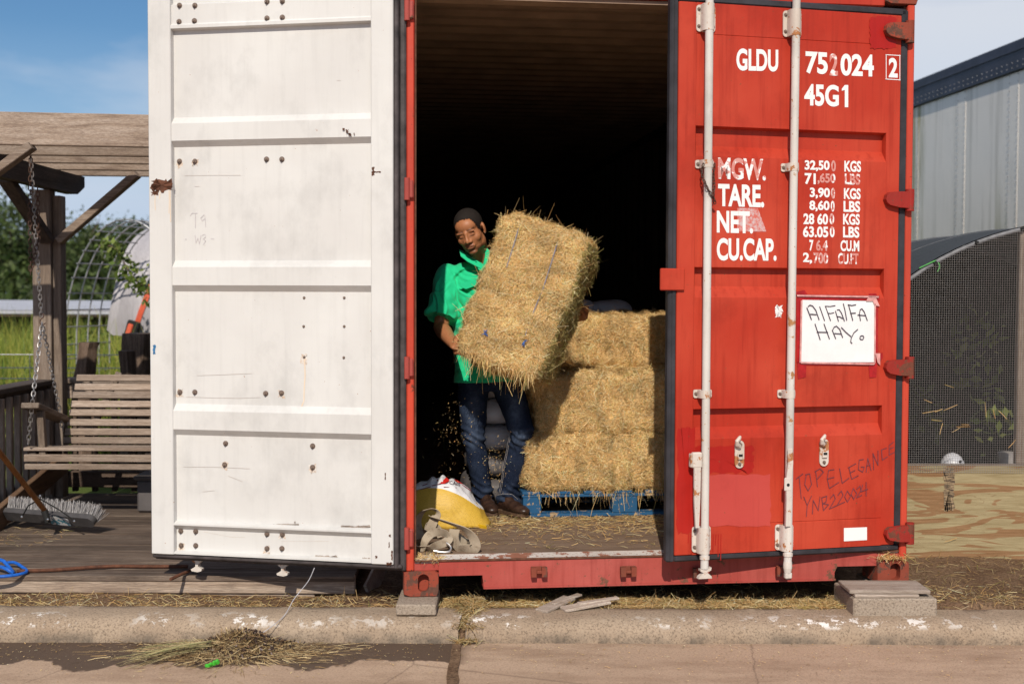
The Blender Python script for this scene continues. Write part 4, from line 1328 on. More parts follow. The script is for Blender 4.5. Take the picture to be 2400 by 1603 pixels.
# ------------------------------------------------------------------ paper sign taped to the red door
pc = RF.p(*(lambda h: (h[0], 0.003, h[1]))(RF.hit(1965, 852)))
sign = thing('paper_sign', 'white handwritten paper sign taped to the red container door', 'sign', pc, RF.a)
b = MB()
nu, nv = 12, 12
vs, fs = [], []
for j in range(nv + 1):
    for i in range(nu + 1):
        a, c = i / nu, j / nv
        u = (1881 + a * 170) * (1 - c) + (1877 + a * 173) * c
        v = 703 + c * 146 + a * 3 * (1 - c)
        s, z = RF.hit(u, v, 0.004)
        bul = 0.0035 + 0.0028 * mnoise.noise(Vector((a * 3, c * 3, 1.7)))
        vs.append(RF.p(s, bul, z))
for j in range(nv):
    for i in range(nu):
        k = j * (nu + 1) + i
        fs.append((k, k + 1, k + nu + 2, k + nu + 1))
b.add(vs, fs); b.build('sheet', M['paper'], sign, smooth=True, angle=180)
b = MB()
K = 260 / 2038.0
hw = [[(245, 320), (330, 540)], [(270, 300), (300, 275), (350, 290), (410, 370), (470, 545)], [(310, 440), (420, 450)], [(480, 305), (570, 560)],
      [(590, 310), (680, 560)], [(580, 295), (670, 302), (765, 285)], [(635, 425), (680, 430), (740, 415)], [(770, 385), (825, 570)], [(800, 365), (840, 360), (880, 420), (935, 565)], [(795, 485), (850, 490), (900, 520)],
      [(915, 250), (945, 370), (978, 550)], [(1012, 275), (1090, 555)], [(1000, 268), (1070, 282), (1145, 268)], [(1045, 425), (1140, 420)], [(1210, 440), (1230, 560)], [(1210, 440), (1225, 360), (1255, 340), (1300, 400), (1355, 558)], [(1180, 455), (1330, 470)],
      [(395, 620), (490, 910)], [(560, 620), (660, 895)], [(430, 770), (630, 775)], [(712, 735), (775, 890)], [(715, 740), (745, 680), (790, 660), (850, 720), (902, 868)], [(755, 795), (870, 805)],
      [(880, 685), (960, 770), (1055, 850)], [(1180, 720), (1110, 780), (1060, 880), (1050, 950), (1075, 975)],
      [(1255, 835), (1225, 850), (1218, 885), (1240, 908), (1275, 905), (1292, 870), (1280, 840), (1255, 835)]]
strokes(b, RF, [[(1860 + x * K, 680 + y * K) for x, y in l] for l in hw], 0.0042, 0.0075)
b.build('handwriting', M['marker'], sign)
for q in ([(1868, 690), (2062, 693), (2062, 704), (1868, 703)], [(1867, 700), (1882, 702), (1878, 850), (1867, 850)], [(2051, 706), (2058, 706), (2057, 848), (2050, 848)], [(1868, 848), (2052, 850), (2050, 857), (1868, 856)],
          [(1866, 684), (1886, 680), (1892, 690), (1866, 692)], [(2036, 688), (2054, 688), (2056, 696), (2036, 697)], [(1868, 856), (1890, 856), (1889, 884), (1870, 888)], [(2036, 856), (2056, 850), (2054, 884), (2038, 886)], [(2062, 828), (2069, 827), (2069, 838), (2064, 846)]):
    b = MB(); quad_px(b, RF, q, 0.0012, 0.0004); b.build('tape', M['tape'], sign)
for q in ([(1868, 691), (2060, 694), (2060, 698), (1868, 695)], [(2036, 695), (2052, 695), (2062, 718), (2050, 716), (2046, 706), (2030, 706)], [(1876, 848), (2052, 851), (2048, 855), (1878, 852)], [(2050, 712), (2053, 712), (2052, 850), (2049, 850)], [(1877, 704), (1881, 704), (1878, 850), (1874, 850)], [(2052, 828), (2063, 828), (2063, 856), (2057, 850)]):
    b = MB(); quad_px(b, RF, q, 0.0085, 0.0004); b.build('clear_tape', M['cleartape'], sign)

# rusty chain wound round the near lock rod
b = MB()
def rp(u, v, o): return RF.p(*(lambda h: (h[0], o, h[1]))(RF.hit(u, v, o)))
chain_mesh(b, [rp(1649, 384, 0.05), rp(1644, 400, 0.045), rp(1648, 420, 0.052), rp(1657, 440, 0.070), rp(1668, 458, 0.072), rp(1674, 466, 0.055), rp(1676, 478, 0.04)], 0.020, 0.0022, 0.011)
chain_mesh(b, [rp(1675, 384, 0.05), rp(1672, 410, 0.035), rp(1674, 440, 0.032), rp(1671, 456, 0.05)], 0.020, 0.0022, 0.011)
tag(b.build('lock_chain', M['chain_rust'], None, loc=rp(1672, 470, 0.04)), 'thin rusty chain wound round the left lock rod of the red door', 'chain')

# ================================================================== hay
PAL = np.array([(0.84, 0.57, 0.26), (0.88, 0.66, 0.35), (0.80, 0.49, 0.20), (0.68, 0.40, 0.15), (0.90, 0.75, 0.48), (0.58, 0.42, 0.14), (0.40, 0.24, 0.08), (0.80, 0.57, 0.25)])
PAL_W = np.array([0.25, 0.21, 0.19, 0.10, 0.08, 0.05, 0.06, 0.06])
GREEN = np.array([(0.46, 0.40, 0.13), (0.36, 0.33, 0.10), (0.56, 0.48, 0.19), (0.28, 0.23, 0.07), (0.66, 0.56, 0.27)])

def strands(c, d, up, L, W, bend):
    """N flat stalks: centre, direction, face normal, length, width; two quads each -> (N*2*4, 3)"""
    d = d / np.linalg.norm(d, axis=1, keepdims=True)
    s = np.cross(d, up); s /= np.maximum(np.linalg.norm(s, axis=1, keepdims=True), 1e-6)
    n = np.cross(s, d)
    L = L[:, None]; W = W[:, None]
    a = c - d * L / 2
    m = c + n * bend[:, None] * L
    e = c + d * L / 2
    h = s * W / 2
    q = np.stack([a - h, a + h, m + h, m - h, m - h, m + h, e + h * 0.6, e - h * 0.6], axis=1)
    return q.reshape(-1, 3)

def stalk_cols(N, rng, green=0.0):
    c = PAL[rng.choice(len(PAL), N, p=PAL_W)]
    if np.ndim(green) or green > 0:
        g = rng.random(N) < green
        c = np.where(g[:, None], GREEN[rng.integers(0, len(GREEN), N)], c)
    return np.clip(c * (0.78 + 0.45 * rng.random((N, 1))), 0, 0.9)

def hay_bale(name, label, Mw, dims, seed, N, shag=0.35, green_face=None, group='hay bales', hang=0):
    """Mw: base-centre matrix, dims: x, y, z; a lumpy core with thousands of stalks on it"""
    rng = np.random.default_rng(seed)
    o = bpy.data.objects.new(name, None); o.empty_display_size = 0.1
    link(o, None, Mw); tag(o, label, 'hay bale', group)
    hx, hy, hz = [q / 2 for q in dims]
    H = np.array([hx, hy, hz]); lax = int(np.argmax(H))
    def surf(p):                       # p on the unit cube surface -> bale surface, normal
        r = np.sum(np.abs(p) ** 9, axis=1) ** (1 / 9.0)
        q = p / r[:, None]
        nn = np.sign(q) * np.abs(q) ** 8
        nn = nn / H; nn /= np.linalg.norm(nn, axis=1, keepdims=True)
        w = q * H
        k = 2 * math.pi
        f = (0.010 * np.sin(w[:, 0] * k * 3.1 + seed) * np.cos(w[:, 2] * k * 2.3 + w[:, 1] * 9) + 0.007 * np.sin(w[:, 1] * k * 5 + w[:, 2] * k * 4 + seed * 2)
             + 0.006 * np.sin(w[:, 0] * k * 9 + w[:, 1] * 31 + w[:, 2] * 40)
             + (0.003 if lax == 2 else 0.007) * np.sin(w[:, lax] * k * 8.3 + 1.3 * np.sin(w[:, (lax + 2) % 3] * 9) + 2.0 * np.sin(w[:, lax] * 11 + seed)))
        return w + nn * f[:, None] + np.array([0, 0, hz]), nn
    n = 20; vs, fs = [], []
    for ax in range(3):
        for sg in (-1, 1):
            base = len(vs)
            for j in range(n + 1):
                for i in range(n + 1):
                    t = [-1 + 2 * i / n, -1 + 2 * j / n]; t.insert(ax, sg); vs.append(t)
            for j in range(n):
                for i in range(n):
                    k = base + j * (n + 1) + i
                    fs.append((k, k + 1, k + n + 2, k + n + 1))
    sv, _ = surf(np.array(vs, float))
    Mn = np.array(Mw)
    b = MB(); b.v = [tuple(p) for p in (sv @ Mn[:3, :3].T + Mn[:3, 3])]; b.f = fs; b.mi = [0] * len(fs)
    b.build('core', M['hay_base'], o, smooth=True, angle=180)
    ar = np.array([hy * hz, hx * hz, hx * hy]); ar = np.repeat(ar, 2) * np.array([1.0, 1.0, 2.2, 0.25, 0.5, 1.5])
    fi = rng.choice(6, N, p=ar / ar.sum())
    uv = rng.uniform(-1, 1, (N, 2))
    p = np.zeros((N, 3))
    for f in range(6):
        k = fi == f; ax, sg = f // 2, (1 if f % 2 else -1)
        oth = [q for q in range(3) if q != ax]
        p[k, ax] = sg; p[k, oth[0]] = uv[k, 0]; p[k, oth[1]] = uv[k, 1]
    c, nn = surf(p)
    d = rng.normal(size=(N, 3))
    d -= nn * np.sum(d * nn, axis=1, keepdims=True)
    d /= np.linalg.norm(d, axis=1, keepdims=True)
    tilt = np.abs(rng.normal(0, shag, N)) * (rng.random(N) < 0.55) 
    d = d + nn * tilt[:, None]
    L = rng.gamma(2.0, 0.0085, N) + 0.006
    L = np.minimum(L, 0.14)
    lg = rng.random(N) < 0.012
    L = np.where(lg, rng.uniform(0.06, 0.15, N), L)
    W = rng.uniform(0.0010, 0.0023, N)
    up = nn + rng.normal(0, 0.42, (N, 3))
    c = c + nn * (rng.uniform(-0.004, 0.010, N) + 0.3 * tilt * L)[:, None]
    gr = np.full(N, 0.10)
    if green_face is not None:
        gr = np.where(fi == green_face, 0.75, gr)
    q = strands(c, d, up, L, W, rng.uniform(-0.10, 0.10, N))
    tone = 1.0 + 0.16 * np.sin(c[:, 0] * 17 + 2 * np.sin(c[:, 2] * 13 + seed)) * np.cos(c[:, 2] * 21 + c[:, 1] * 11) - (0.10 if lax == 2 else 0.20) * (np.sin(c[:, lax] * 2 * math.pi * 8.3 + 1.3 * np.sin(c[:, (lax + 2) % 3] * 9) + 2.0 * np.sin(c[:, lax] * 11 + seed)) < -0.72)
    cols = np.repeat(np.clip(stalk_cols(N, rng, gr) * tone[:, None], 0, 0.92), 2, axis=0)
    q = q @ Mn[:3, :3].T + Mn[:3, 3]
    if hang:                           # loose stalks hanging straight down from the lower edges
        k = hang
        t = rng.uniform(-1, 1, k)
        pe = np.stack([t * 0.95, rng.choice([-1.0, 1.0, -1.0], k), np.full(k, -0.97)], axis=1)
        ce, _ = surf(pe); ce = ce @ Mn[:3, :3].T + Mn[:3, 3]
        dd = rng.normal(0, 0.30, (k, 3)) + np.array([0, 0, -1.0])
        Lh = rng.gamma(3, 0.018, k) + 0.02
        ce = ce + dd * (Lh * 0.4)[:, None]
        q2 = strands(ce, dd, rng.normal(size=(k, 3)), Lh, rng.uniform(0.0014, 0.003, k), rng.uniform(-0.15, 0.15, k))
        q = np.vstack([q, q2]); cols = np.vstack([cols, np.repeat(stalk_cols(k, rng, 0.1), 2, axis=0)])
    s = np_mesh('stalks', q, 4, M['straw'], cols, parent=o)
    tag(s, kind='stuff')
    return o

def cm(x, y, z, rz=0.0):              # matrix at container coordinates, yawed with the container
    m = Matrix.Rotation(CF.a + rz, 4, 'Z'); m.translation = cp(x, y, z - CZ); return m

# pallet under the stack
PT = FLOOR + 0.002
pal_c = PZ(1224, 1213, PT)
ploc = (pal_c - CF.o)
px, py = ploc.dot(CF.ex), -ploc.dot(CF.n)
pal = thing('pallet', 'blue painted wooden pallet under the hay stack', 'pallet', CF.p(px, -py, PT), CF.a)
def pbox(b, x0, x1, y0, y1, z0, z1, bev=0.003): return b.box(CF.p(px + (x0 + x1) / 2, -(py + (y0 + y1) / 2), PT + (z0 + z1) / 2), (x1 - x0, y1 - y0, z1 - z0), CM, bev)
PWD, PDP = 1.12, 1.0
for y in (0.0, 0.45, 0.9):
    b = MB(); pbox(b, 0.0, PWD, y, y + 0.10, 0.0, 0.018); b.build('bottom_board', M['blue_wood'], pal)
    for x in (0.005, 0.50, PWD - 0.105):
        b = MB(); pbox(b, x, x + (0.10 if x < 0.3 else 0.14), y + 0.002, y + 0.098, 0.0185, 0.108); b.build('block', M['blue_wood'], pal)
    b = MB(); pbox(b, 0.0, PWD, y, y + 0.10, 0.1085, 0.124); b.build('stringer_board', M['blue_wood'], pal)
for k in range(7):
    x = k * (PWD - 0.10) / 6
    b = MB(); pbox(b, x, x + 0.10, -0.004, PDP, 0.1245, 0.141); b.build('top_board', M['blue_wood'], pal)
BZ = PT + 0.142
LB, DB, HB = 1.00, 0.47, 0.318
hay_bale('hay_bale', 'straw-coloured hay bale lying on the blue pallet, bottom of the stack', cm(px + 0.0 + LB / 2, py - 0.015 + DB / 2, BZ - 0.004), (LB, DB, HB), 11, 66000, hang=500)
hay_bale('hay_bale', 'hay bale with sunlit top, second layer of the stack on the pallet', cm(px + 0.075 + LB / 2, py + 0.005 + DB / 2, BZ + HB - 0.012, -0.035), (LB, DB, HB + 0.015), 12, 66000)
hay_bale('hay_bale', 'hay bale at the back of the stack, behind the second layer', cm(px + 0.06 + LB / 2, py + 0.55 + DB / 2, BZ + HB + 0.004), (LB, DB, HB), 14, 9000)
hay_bale('hay_bale', 'lower hay bale hidden behind the front of the stack', cm(px + 0.05 + LB / 2, py + 0.52 + DB / 2, BZ), (LB, DB, HB), 15, 3000)
ub = P(1338, 862, 7.50)
ul = (ub - CF.o)
hay_bale('hay_bale', 'topmost hay bale set back on the stack, left end in shadow', cm(ul.dot(CF.ex) + LB / 2 - 0.01, -ul.dot(CF.n) + DB / 2, BZ + 2 * HB - 0.002, 0.03), (LB, DB, HB), 13, 42000)

# the bale in the man's arms
HBW, HBL, HBT = 0.485, 0.79, 0.34
hc = P(1238, 705, 6.46)
Rh = Matrix.Rotation(R_(-13), 4, 'Z') @ Matrix.Rotation(R_(-12), 4, 'X') @ Matrix.Rotation(R_(18), 4, 'Y')
Mh = Matrix.Translation(hc) @ Rh @ Matrix.Translation((0, 0, -HBL / 2))
held = hay_bale('hay_bale', 'hay bale held upright in the arms of the man in the green shirt', Mh, (HBW, HBT, HBL), 21, 105000, shag=0.42, green_face=1, hang=420)
def hb(x, y, z): return Mh @ Vector((x, y, z))
fy = -HBT / 2 - 0.006
for pts, mt in (([(-0.135, 0.735), (-0.125, 0.64), (-0.12, 0.50)], 'twine'), ([(0.085, 0.735), (0.095, 0.60), (0.10, 0.45), (0.095, 0.30), (0.10, 0.20)], 'twine')):
    b = MB(); b.tube([hb(x, fy - 0.007 - 0.005 * math.sin(i * 2.0), z) for i, (x, z) in enumerate(pts)], 0.0030, 6); b.build('twine', M[mt], held)
for x, z in ((0.105, 0.17), (-0.10, 0.14)):
    b = MB()
    for k in range(7):
        a = random.uniform(0, 6.3); r = random.uniform(0.008, 0.02)
        b.tube([hb(x + random.uniform(-0.006, 0.006), fy - 0.004, z + random.uniform(-0.006, 0.006)), hb(x + math.cos(a) * r * 0.6, fy - 0.014, z + math.sin(a) * r), hb(x + math.cos(a) * r, fy - 0.006, z + math.sin(a) * r * 1.6)], 0.0022, 5)
    b.build('twine_knot', M['twine_blue'], held)

# white feed sacks stacked behind the man
def soft_box(b, Mw, dims, seed, n=14, pw=3.2, amp=0.018):
    hx, hy, hz = [q / 2 for q in dims]
    vs, fs = [], []
    for ax in range(3):
        for sg in (-1, 1):
            base = len(vs)
            for j in range(n + 1):
                for i in range(n + 1):
                    t = [-1 + 2 * i / n, -1 + 2 * j / n]; t.insert(ax, sg)
                    r = sum(abs(q) ** pw for q in t) ** (1 / pw)
                    p = Vector((t[0] / r * hx, t[1] / r * hy, t[2] / r * hz + hz))
                    d = p.normalized() * amp * mnoise.noise(Vector((p.x * 6, p.y * 6 + seed, p.z * 9)))
                    vs.append(Mw @ (p + d))
            for j in range(n):
                for i in range(n):
                    k = base + j * (n + 1) + i
                    fs.append((k, k + 1, k + n + 2, k + n + 1))
    return b.add(vs, fs)
sk = P(1146, 1040, 7.30)
skl = (sk - CF.o); sx_, sy_ = skl.dot(CF.ex), -skl.dot(CF.n)
lab = ['dark feed sack on the floor behind the man, bottom of its stack', 'dark feed sack second from the floor behind the man', 'white feed sack seen between the legs of the man, lowest white one',
       'white feed sack second of the white ones behind the man', 'white feed sack at the top of the stack behind the man']
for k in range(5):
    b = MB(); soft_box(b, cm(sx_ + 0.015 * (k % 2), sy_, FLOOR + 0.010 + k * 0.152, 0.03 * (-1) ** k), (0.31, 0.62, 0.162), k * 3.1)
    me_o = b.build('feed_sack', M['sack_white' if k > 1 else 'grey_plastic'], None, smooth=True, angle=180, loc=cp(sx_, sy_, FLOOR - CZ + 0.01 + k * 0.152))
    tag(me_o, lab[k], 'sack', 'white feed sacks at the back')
for k, (u, l) in enumerate(((1342, 'grey printed sack lying just left behind the topmost bale'), (1425, 'pale rounded sack just showing above the topmost bale'))):
    q = P(u, 745, 8.3); qq = (q - CF.o)
    b = MB(); soft_box(b, cm(qq.dot(CF.ex), -qq.dot(CF.n), q.z - 0.10, 0.2), (0.30, 0.34, 0.22), 20 + k)
    tag(b.build('feed_sack', M['sack_white'], None, smooth=True, angle=180, loc=tuple(q)), l, 'sack', 'white feed sacks at the back')
# a second pallet load carries those two
q = P(1385, 780, 8.35); qq = q - CF.o
for k in range(4):
    b = MB(); soft_box(b, cm(qq.dot(CF.ex) + 0.1, -qq.dot(CF.n) + 0.05, FLOOR + 0.01 + k * 0.235, 0.0), (0.75, 0.5, 0.245), 30 + k)
    tag(b.build('feed_sack', M['grey_plastic'], None, smooth=True, angle=180, loc=cp(qq.dot(CF.ex), -qq.dot(CF.n), FLOOR - CZ)), ['dark feed sack on the floor behind the hay stack, bottom of its pile', 'dark feed sack second from the floor in the pile behind the hay', 'dark feed sack third from the floor in the pile behind the hay', 'dark feed sack at the top of the pile behind the topmost bale'][k], 'sack', 'dark sacks behind the hay')

# ------------------------------------------------------------------ yellow mesh sack by the left post
def m_sack_two(ox, oz):
    g = G('yellow_mesh_white_top')
    sx = g.n('ShaderNodeSeparateXYZ'); g.l(g.coord(), sx.inputs[0])
    x = g.math('SUBTRACT', sx.outputs['X'], ox)
    e = g.math('SUBTRACT', 0.203, g.math('MULTIPLY', g.math('POWER', g.math('ABSOLUTE', g.math('ADD', x, 0.03)), 2.0), 1.9))
    mk = g.math('GREATER_THAN', g.math('SUBTRACT', sx.outputs['Z'], oz), e)
    col = g.mix(g.noise(5, 4), (0.55, 0.33, 0.035), (0.68, 0.44, 0.06))
    vo = g.n('ShaderNodeTexVoronoi'); vo.inputs['Scale'].default_value = 165.0; vo.inputs['Randomness'].default_value = 0.35
    g.l(g.coord(), vo.inputs['Vector'])
    col = g.mix(g.math('MULTIPLY', g.ramp(vo.outputs['Distance'], [(0.18, 1.0), (0.34, 0.0)]), 0.7), col, (0.22, 0.11, 0.015))
    g.set('Base Color', g.mix(mk, col, (0.72, 0.71, 0.74))).set('Roughness', 0.55)
    g.bump(g.noise(30, 4), 0.4, 0.01)
    return g.m
sc_ = PZ(1075, 1232, FLOOR)
sack = thing('mesh_sack', 'full yellow mesh sack with a white printed top beside the left post', 'sack', sc_, 0.0)
b = MB()
cx, cy, cz = sc_.x - 0.105, sc_.y + 0.07, FLOOR + 0.002
M['sack_two'] = m_sack_two(cx - sc_.x, 0.002)
nu, nv = 56, 30
vs = []
def sack_pt(th, ph):
    ct, st, cph, sph = math.cos(th), math.sin(th), math.cos(ph), math.sin(ph)
    rx, ry, rz = 0.235, 0.165, 0.240
    pw = 0.75
    x = rx * math.copysign(abs(ct) ** pw, ct) * abs(cph) ** 0.8
    y = ry * math.copysign(abs(st) ** pw, st) * abs(cph) ** 0.8
    z = rz * (abs(sph) ** 0.9) * (1 if sph > 0 else 0)
    if x > 0: z *= 1.0 - 0.38 * (x / rx) ** 2; x *= 1.0
    if x < 0: z *= 1.0 - 0.22 * (x / rx) ** 2
    # the pulled-out corner at the lower right, towards the viewer
    k = max(0.0, 1 - z / 0.11) * max(0.0, ct) ** 3
    x += 0.035 * k; y -= 0.03 * k
    # crumpled top seam
    if sph > 0.72: z += 0.007 * math.sin(x * 70 + 3 * math.sin(x * 21)) * (sph - 0.72) / 0.28 * 1.6
    d = 0.009 * mnoise.noise(Vector((x * 14, y * 14, z * 14))) + 0.006 * mnoise.noise(Vector((x * 38, y * 30, z * 20)))
    return Vector((cx + x + d, cy + y + d, cz + z + d))
for j in range(nv + 1):
    for i in range(nu):
        vs.append(sack_pt(2 * math.pi * i / nu, math.pi / 2 * j / nv))
fs, mi = [], []
for j in range(nv):
    for i in range(nu):
        k = (i + 1) % nu
        fs.append((j * nu + i, j * nu + k, (j + 1) * nu + k, (j + 1) * nu + i))
        zc = vs[j * nu + i].z - cz; xr = (vs[j * nu + i].x - cx)
        edge = 0.188 - 0.9 * (xr + 0.03) ** 2 * (2.2 if xr > 0 else 1.0)
        mi.append(0)
fs.append(tuple(reversed(range(nu)))); mi.append(0)
b.v = [tuple(p) for p in vs]; b.f = fs; b.mi = mi
b.build('bag', M['sack_two'], sack, smooth=True, angle=180)
def on_sack(u, v, lift=0.004):         # where the sight line through a photo pixel meets the sack
    d = ray(u, v); best = None
    for p in vs:
        w_ = p - Vector((0, 0, CAM_H)); t = w_.dot(d) / d.dot(d)
        e = (w_ - d * t).length
        if best is None or e + 0.15 * t * d.length < best[0]: best = (e + 0.15 * t * d.length, t)
    return Vector((0, 0, CAM_H)) + d * (best[1]) - d.normalized() * lift
b = MB()
for tri in ([(1023, 1117), (1031, 1131), (1024, 1129)], [(1046, 1116), (1054, 1124), (1042, 1131), (1030, 1131)], [(1062, 1120), (1072, 1123), (1086, 1133), (1070, 1127)]):
    ps = [on_sack(u, v + 2, 0.006) for u, v in tri]
    b.add(ps, [tuple(range(len(ps)))])
tag(b.build('print', M['sack_red'], sack), kind='stuff')
vsT, fsT = text_mesh('CAN', 0.01)
x0 = min(v[0] for v in vsT); x1 = max(v[0] for v in vsT); y1 = max(v[1] for v in vsT)
A, B_, C_ = on_sack(1053, 1134, 0.008), on_sack(1077, 1138, 0.008), on_sack(1054, 1126, 0.006)
b = MB(); b.add([A + (B_ - A) * ((v[0] - x0) / (x1 - x0)) + (C_ - A) * (v[1] / y1) for v in vsT], fsT); b.build('lettering', M['marker'], sack)
b = MB()
for (ua, va), (ub_, vb_) in (((985, 1147), (1010, 1140)), ((1012, 1138), (1034, 1133)), ((1084, 1136), (1104, 1150)), ((1040, 1141), (1070, 1143)), ((990, 1138), (1002, 1133))):
    A, B_ = on_sack(ua, va, 0.006), on_sack(ub_, vb_, 0.006)
    b.ribbon([A, B_], [(0, 0, 1)] * 2, 0.004, 0.0008)
tag(b.build('print', M['graffiti'], sack), kind='stuff')
b = MB()
ln = [PZ(1062, 1221, FLOOR + 0.014), PZ(1085, 1223, FLOOR + 0.016), PZ(1105, 1226, FLOOR + 0.013), PZ(1125, 1233, FLOOR + 0.010), PZ(1140, 1236, FLOOR + 0.008)]
b.ribbon(ln, [(0, -0.4, 1)] * 5, 0.018, 0.006); b.build('binding', M['yellow_binding'], sack)

# ------------------------------------------------------------------ tangled webbing strap with a steel hook
st_c = PZ(1040, 1290, FLOOR)
strap = thing('webbing_strap', 'tangled tan webbing strap heaped at the left end of the door sill', 'strap', st_c)
def catmull(pts, n=8):
    pts = [Vector(p) for p in pts]
    out = []
    for i in range(len(pts) - 1):
        p0, p1, p2, p3 = pts[max(i - 1, 0)], pts[i], pts[i + 1], pts[min(i + 2, len(pts) - 1)]
        for k in range(n):
            t = k / n
            out.append(0.5 * ((2 * p1) + (-p0 + p2) * t + (2 * p0 - 5 * p1 + 4 * p2 - p3) * t * t + (-p0 + 3 * p1 - 3 * p2 + p3) * t ** 3))
    out.append(pts[-1]); return out
def sp(u, v, y): return P(u, v, y)
D0 = st_c.y
loops = [
    ([(985, 1262, .10), (978, 1225, .12), (990, 1200, .10), (1012, 1193, .06), (1024, 1203, .03), (1016, 1222, .01), (1005, 1245, .02)], 0.030),
    ([(1012, 1212, .02), (1030, 1218, -.01), (1060, 1228, -.03), (1088, 1240, -.05), (1106, 1256, -.06), (1114, 1275, -.06), (1108, 1288, -.05), (1088, 1292, -.04), (1072, 1280, -.03), (1064, 1258, -.03), (1066, 1240, -.02)], 0.034),
    ([(968, 1270, .04), (974, 1290, .0), (1000, 1292, -.03), (1018, 1280, -.05), (1040, 1272, -.06), (1052, 1262, -.05), (1044, 1250, -.02), (1024, 1246, .0), (1008, 1252, -.01), (996, 1268, -.03), (990, 1286, -.02)], 0.026),
    ([(1000, 1240, .05), (1006, 1228, .05), (1020, 1232, .03), (1030, 1246, .01), (1034, 1258, .0)], 0.024),
    ([(1060, 1248, .0), (1074, 1262, .02), (1090, 1272, .03), (1104, 1276, .02), (1108, 1262, .0)], 0.032),
]
for k, (pts, wd) in enumerate(loops):
    cl = catmull([sp(u, v, D0 + dy) for u, v, dy in pts], 7)
    for q in cl: q.z = max(q.z, FLOOR + 0.018)
    n = len(cl)
    wdir = []
    for i in range(n):
        t = i / (n - 1)
        tg = (cl[min(i + 1, n - 1)] - cl[max(i - 1, 0)]).normalized()
        wv = tg.cross(Vector((0, 1, 0.25))).normalized()
        a = (0.3, 0.2, 0.5, 0.9, 0.4)[k] + 0.75 * math.sin(t * (3.4, 4.2, 5.0, 2.0, 3.0)[k] + k)
        wdir.append(wv * math.cos(a) + tg.cross(wv) * math.sin(a))
    b = MB(); b.ribbon(cl, wdir, wd * 1.55, 0.0034); b.build('webbing', M['web'], strap, smooth=True, angle=60)
b = MB()
b.tube(catmull([sp(1017, 1290, D0 - 0.07), sp(1034, 1293, D0 - 0.075), sp(1052, 1292, D0 - 0.08), sp(1057, 1284, D0 - 0.08), sp(1052, 1276, D0 - 0.075), sp(1046, 1272, D0 - 0.07)], 5), 0.0052, 8)
b.build('hook', M['steel'], strap, smooth=True)

# ================================================================== the man
FD = 6.86                                   # his distance
feet = PZ(1165, 1206, FLOOR)
man = thing('person', 'person in a green short-sleeved shirt and jeans carrying a hay bale', 'person', (feet.x, FD, FLOOR))

def organic(b, name, mat, parent, voxel, smooth_it=6, post=None, factor=0.5):
    """merge closed shapes into one continuous skin"""
    me = b.mesh(name + '_src', mat)
    ob = bpy.data.objects.new(name + '_src', me); COL.objects.link(ob)
    m1 = ob.modifiers.new('r', 'REMESH'); m1.mode = 'VOXEL'; m1.voxel_size = voxel; m1.use_smooth_shade = True
    m2 = ob.modifiers.new('s', 'SMOOTH'); m2.iterations = smooth_it; m2.factor = factor
    dg = bpy.context.evaluated_depsgraph_get(); dg.update()
    out = bpy.data.meshes.new_from_object(ob.evaluated_get(dg))
    bpy.data.objects.remove(ob)
    out.name = name
    n = len(out.vertices)
    co = np.empty(n * 3, np.float32); out.vertices.foreach_get('co', co); co = co.reshape(-1, 3).astype(float)
    no = np.empty(n * 3, np.float32); out.vertex_normals.foreach_get('vector', no); no = no.reshape(-1, 3).astype(float)
    col = None
    if post is not None:
        co, col = post(co, no)
    inv = np.array(WORLD[parent].inverted())
    co2 = co @ inv[:3, :3].T + inv[:3, 3]
    out.vertices.foreach_set('co', co2.astype(np.float32).ravel())
    if col is not None:
        at = out.color_attributes.new('Col', 'FLOAT_COLOR', 'POINT')
        c4 = np.ones((n, 4), np.float32); c4[:, :3] = col
        at.data.foreach_set('color', c4.ravel())
    out.materials.clear(); out.materials.append(mat)
    out.shade_smooth(); out.update()
    o = bpy.data.objects.new(name, out)
    return link(o, parent)

def nz(co, sc, seed=0.0, octv=2):
    """cheap vectorised value noise from warped sines"""
    x, y, z = (co * np.array(sc)).T
    r = 0; a = 1.0
    for k in range(octv):
        r = r + a * np.sin(x * 1.0 + 1.7 * np.sin(y * 0.7 + seed) + seed) * np.cos(z * 1.1 + 1.3 * np.sin(x * 0.6 + seed * 2)) 
        x, y, z, a = x * 2.03 + 1.1, y * 2.03 + 2.3, z * 2.03 + 0.7, a * 0.5
    return r

# head: built upright in its own axes (x right of picture, -y face, z up), then turned
HR = Matrix.Rotation(R_(-17), 3, 'Z') @ Matrix.Rotation(R_(15), 3, 'Y').inverted() @ Matrix.Rotation(R_(19), 3, 'X')
HC = P(1101, 541, FD - 0.13)
def hd(p): return HC + HR @ Vector(p)
head = [((0, .016, .036), (.0745, .094, .082)), ((0, -.024, -.028), (.0650, .069, .087)), ((0, -.034, -.078), (.053, .048, .036)), ((0, -.064, -.104), (.027, .020, .016)),
        ((0, -.040, .038), (.061, .050, .048)), ((.030, -.0815, .014), (.026, .0090, .0085)), ((-.030, -.0815, .014), (.026, .0090, .0085)), ((0, -.088, .004), (.012, .012, .016)),
        ((.0145, -.0945, -.0395), (.0105, .010, .0085)), ((-.0145, -.0945, -.0395), (.0105, .010, .0085)), ((0, -.1035, -.0375), (.0125, .0125, .0105)),
        ((.038, -.050, -.030), (.028, .030, .030)), ((-.038, -.050, -.030), (.028, .030, .030)), ((.030, -.0735, -.006), (.0165, .0120, .0095)), ((-.030, -.0735, -.006), (.0165, .0120, .0095)),
        ((0, -.083, -.066), (.031, .011, .016)), ((0, -.0890, -.0620), (.0245, .0080, .0055)), ((0, -.0870, -.0760), (.0220, .0085, .0065)),
        ((.046, .000, -.066), (.022, .042, .040)), ((-.046, .000, -.066), (.022, .042, .040))]
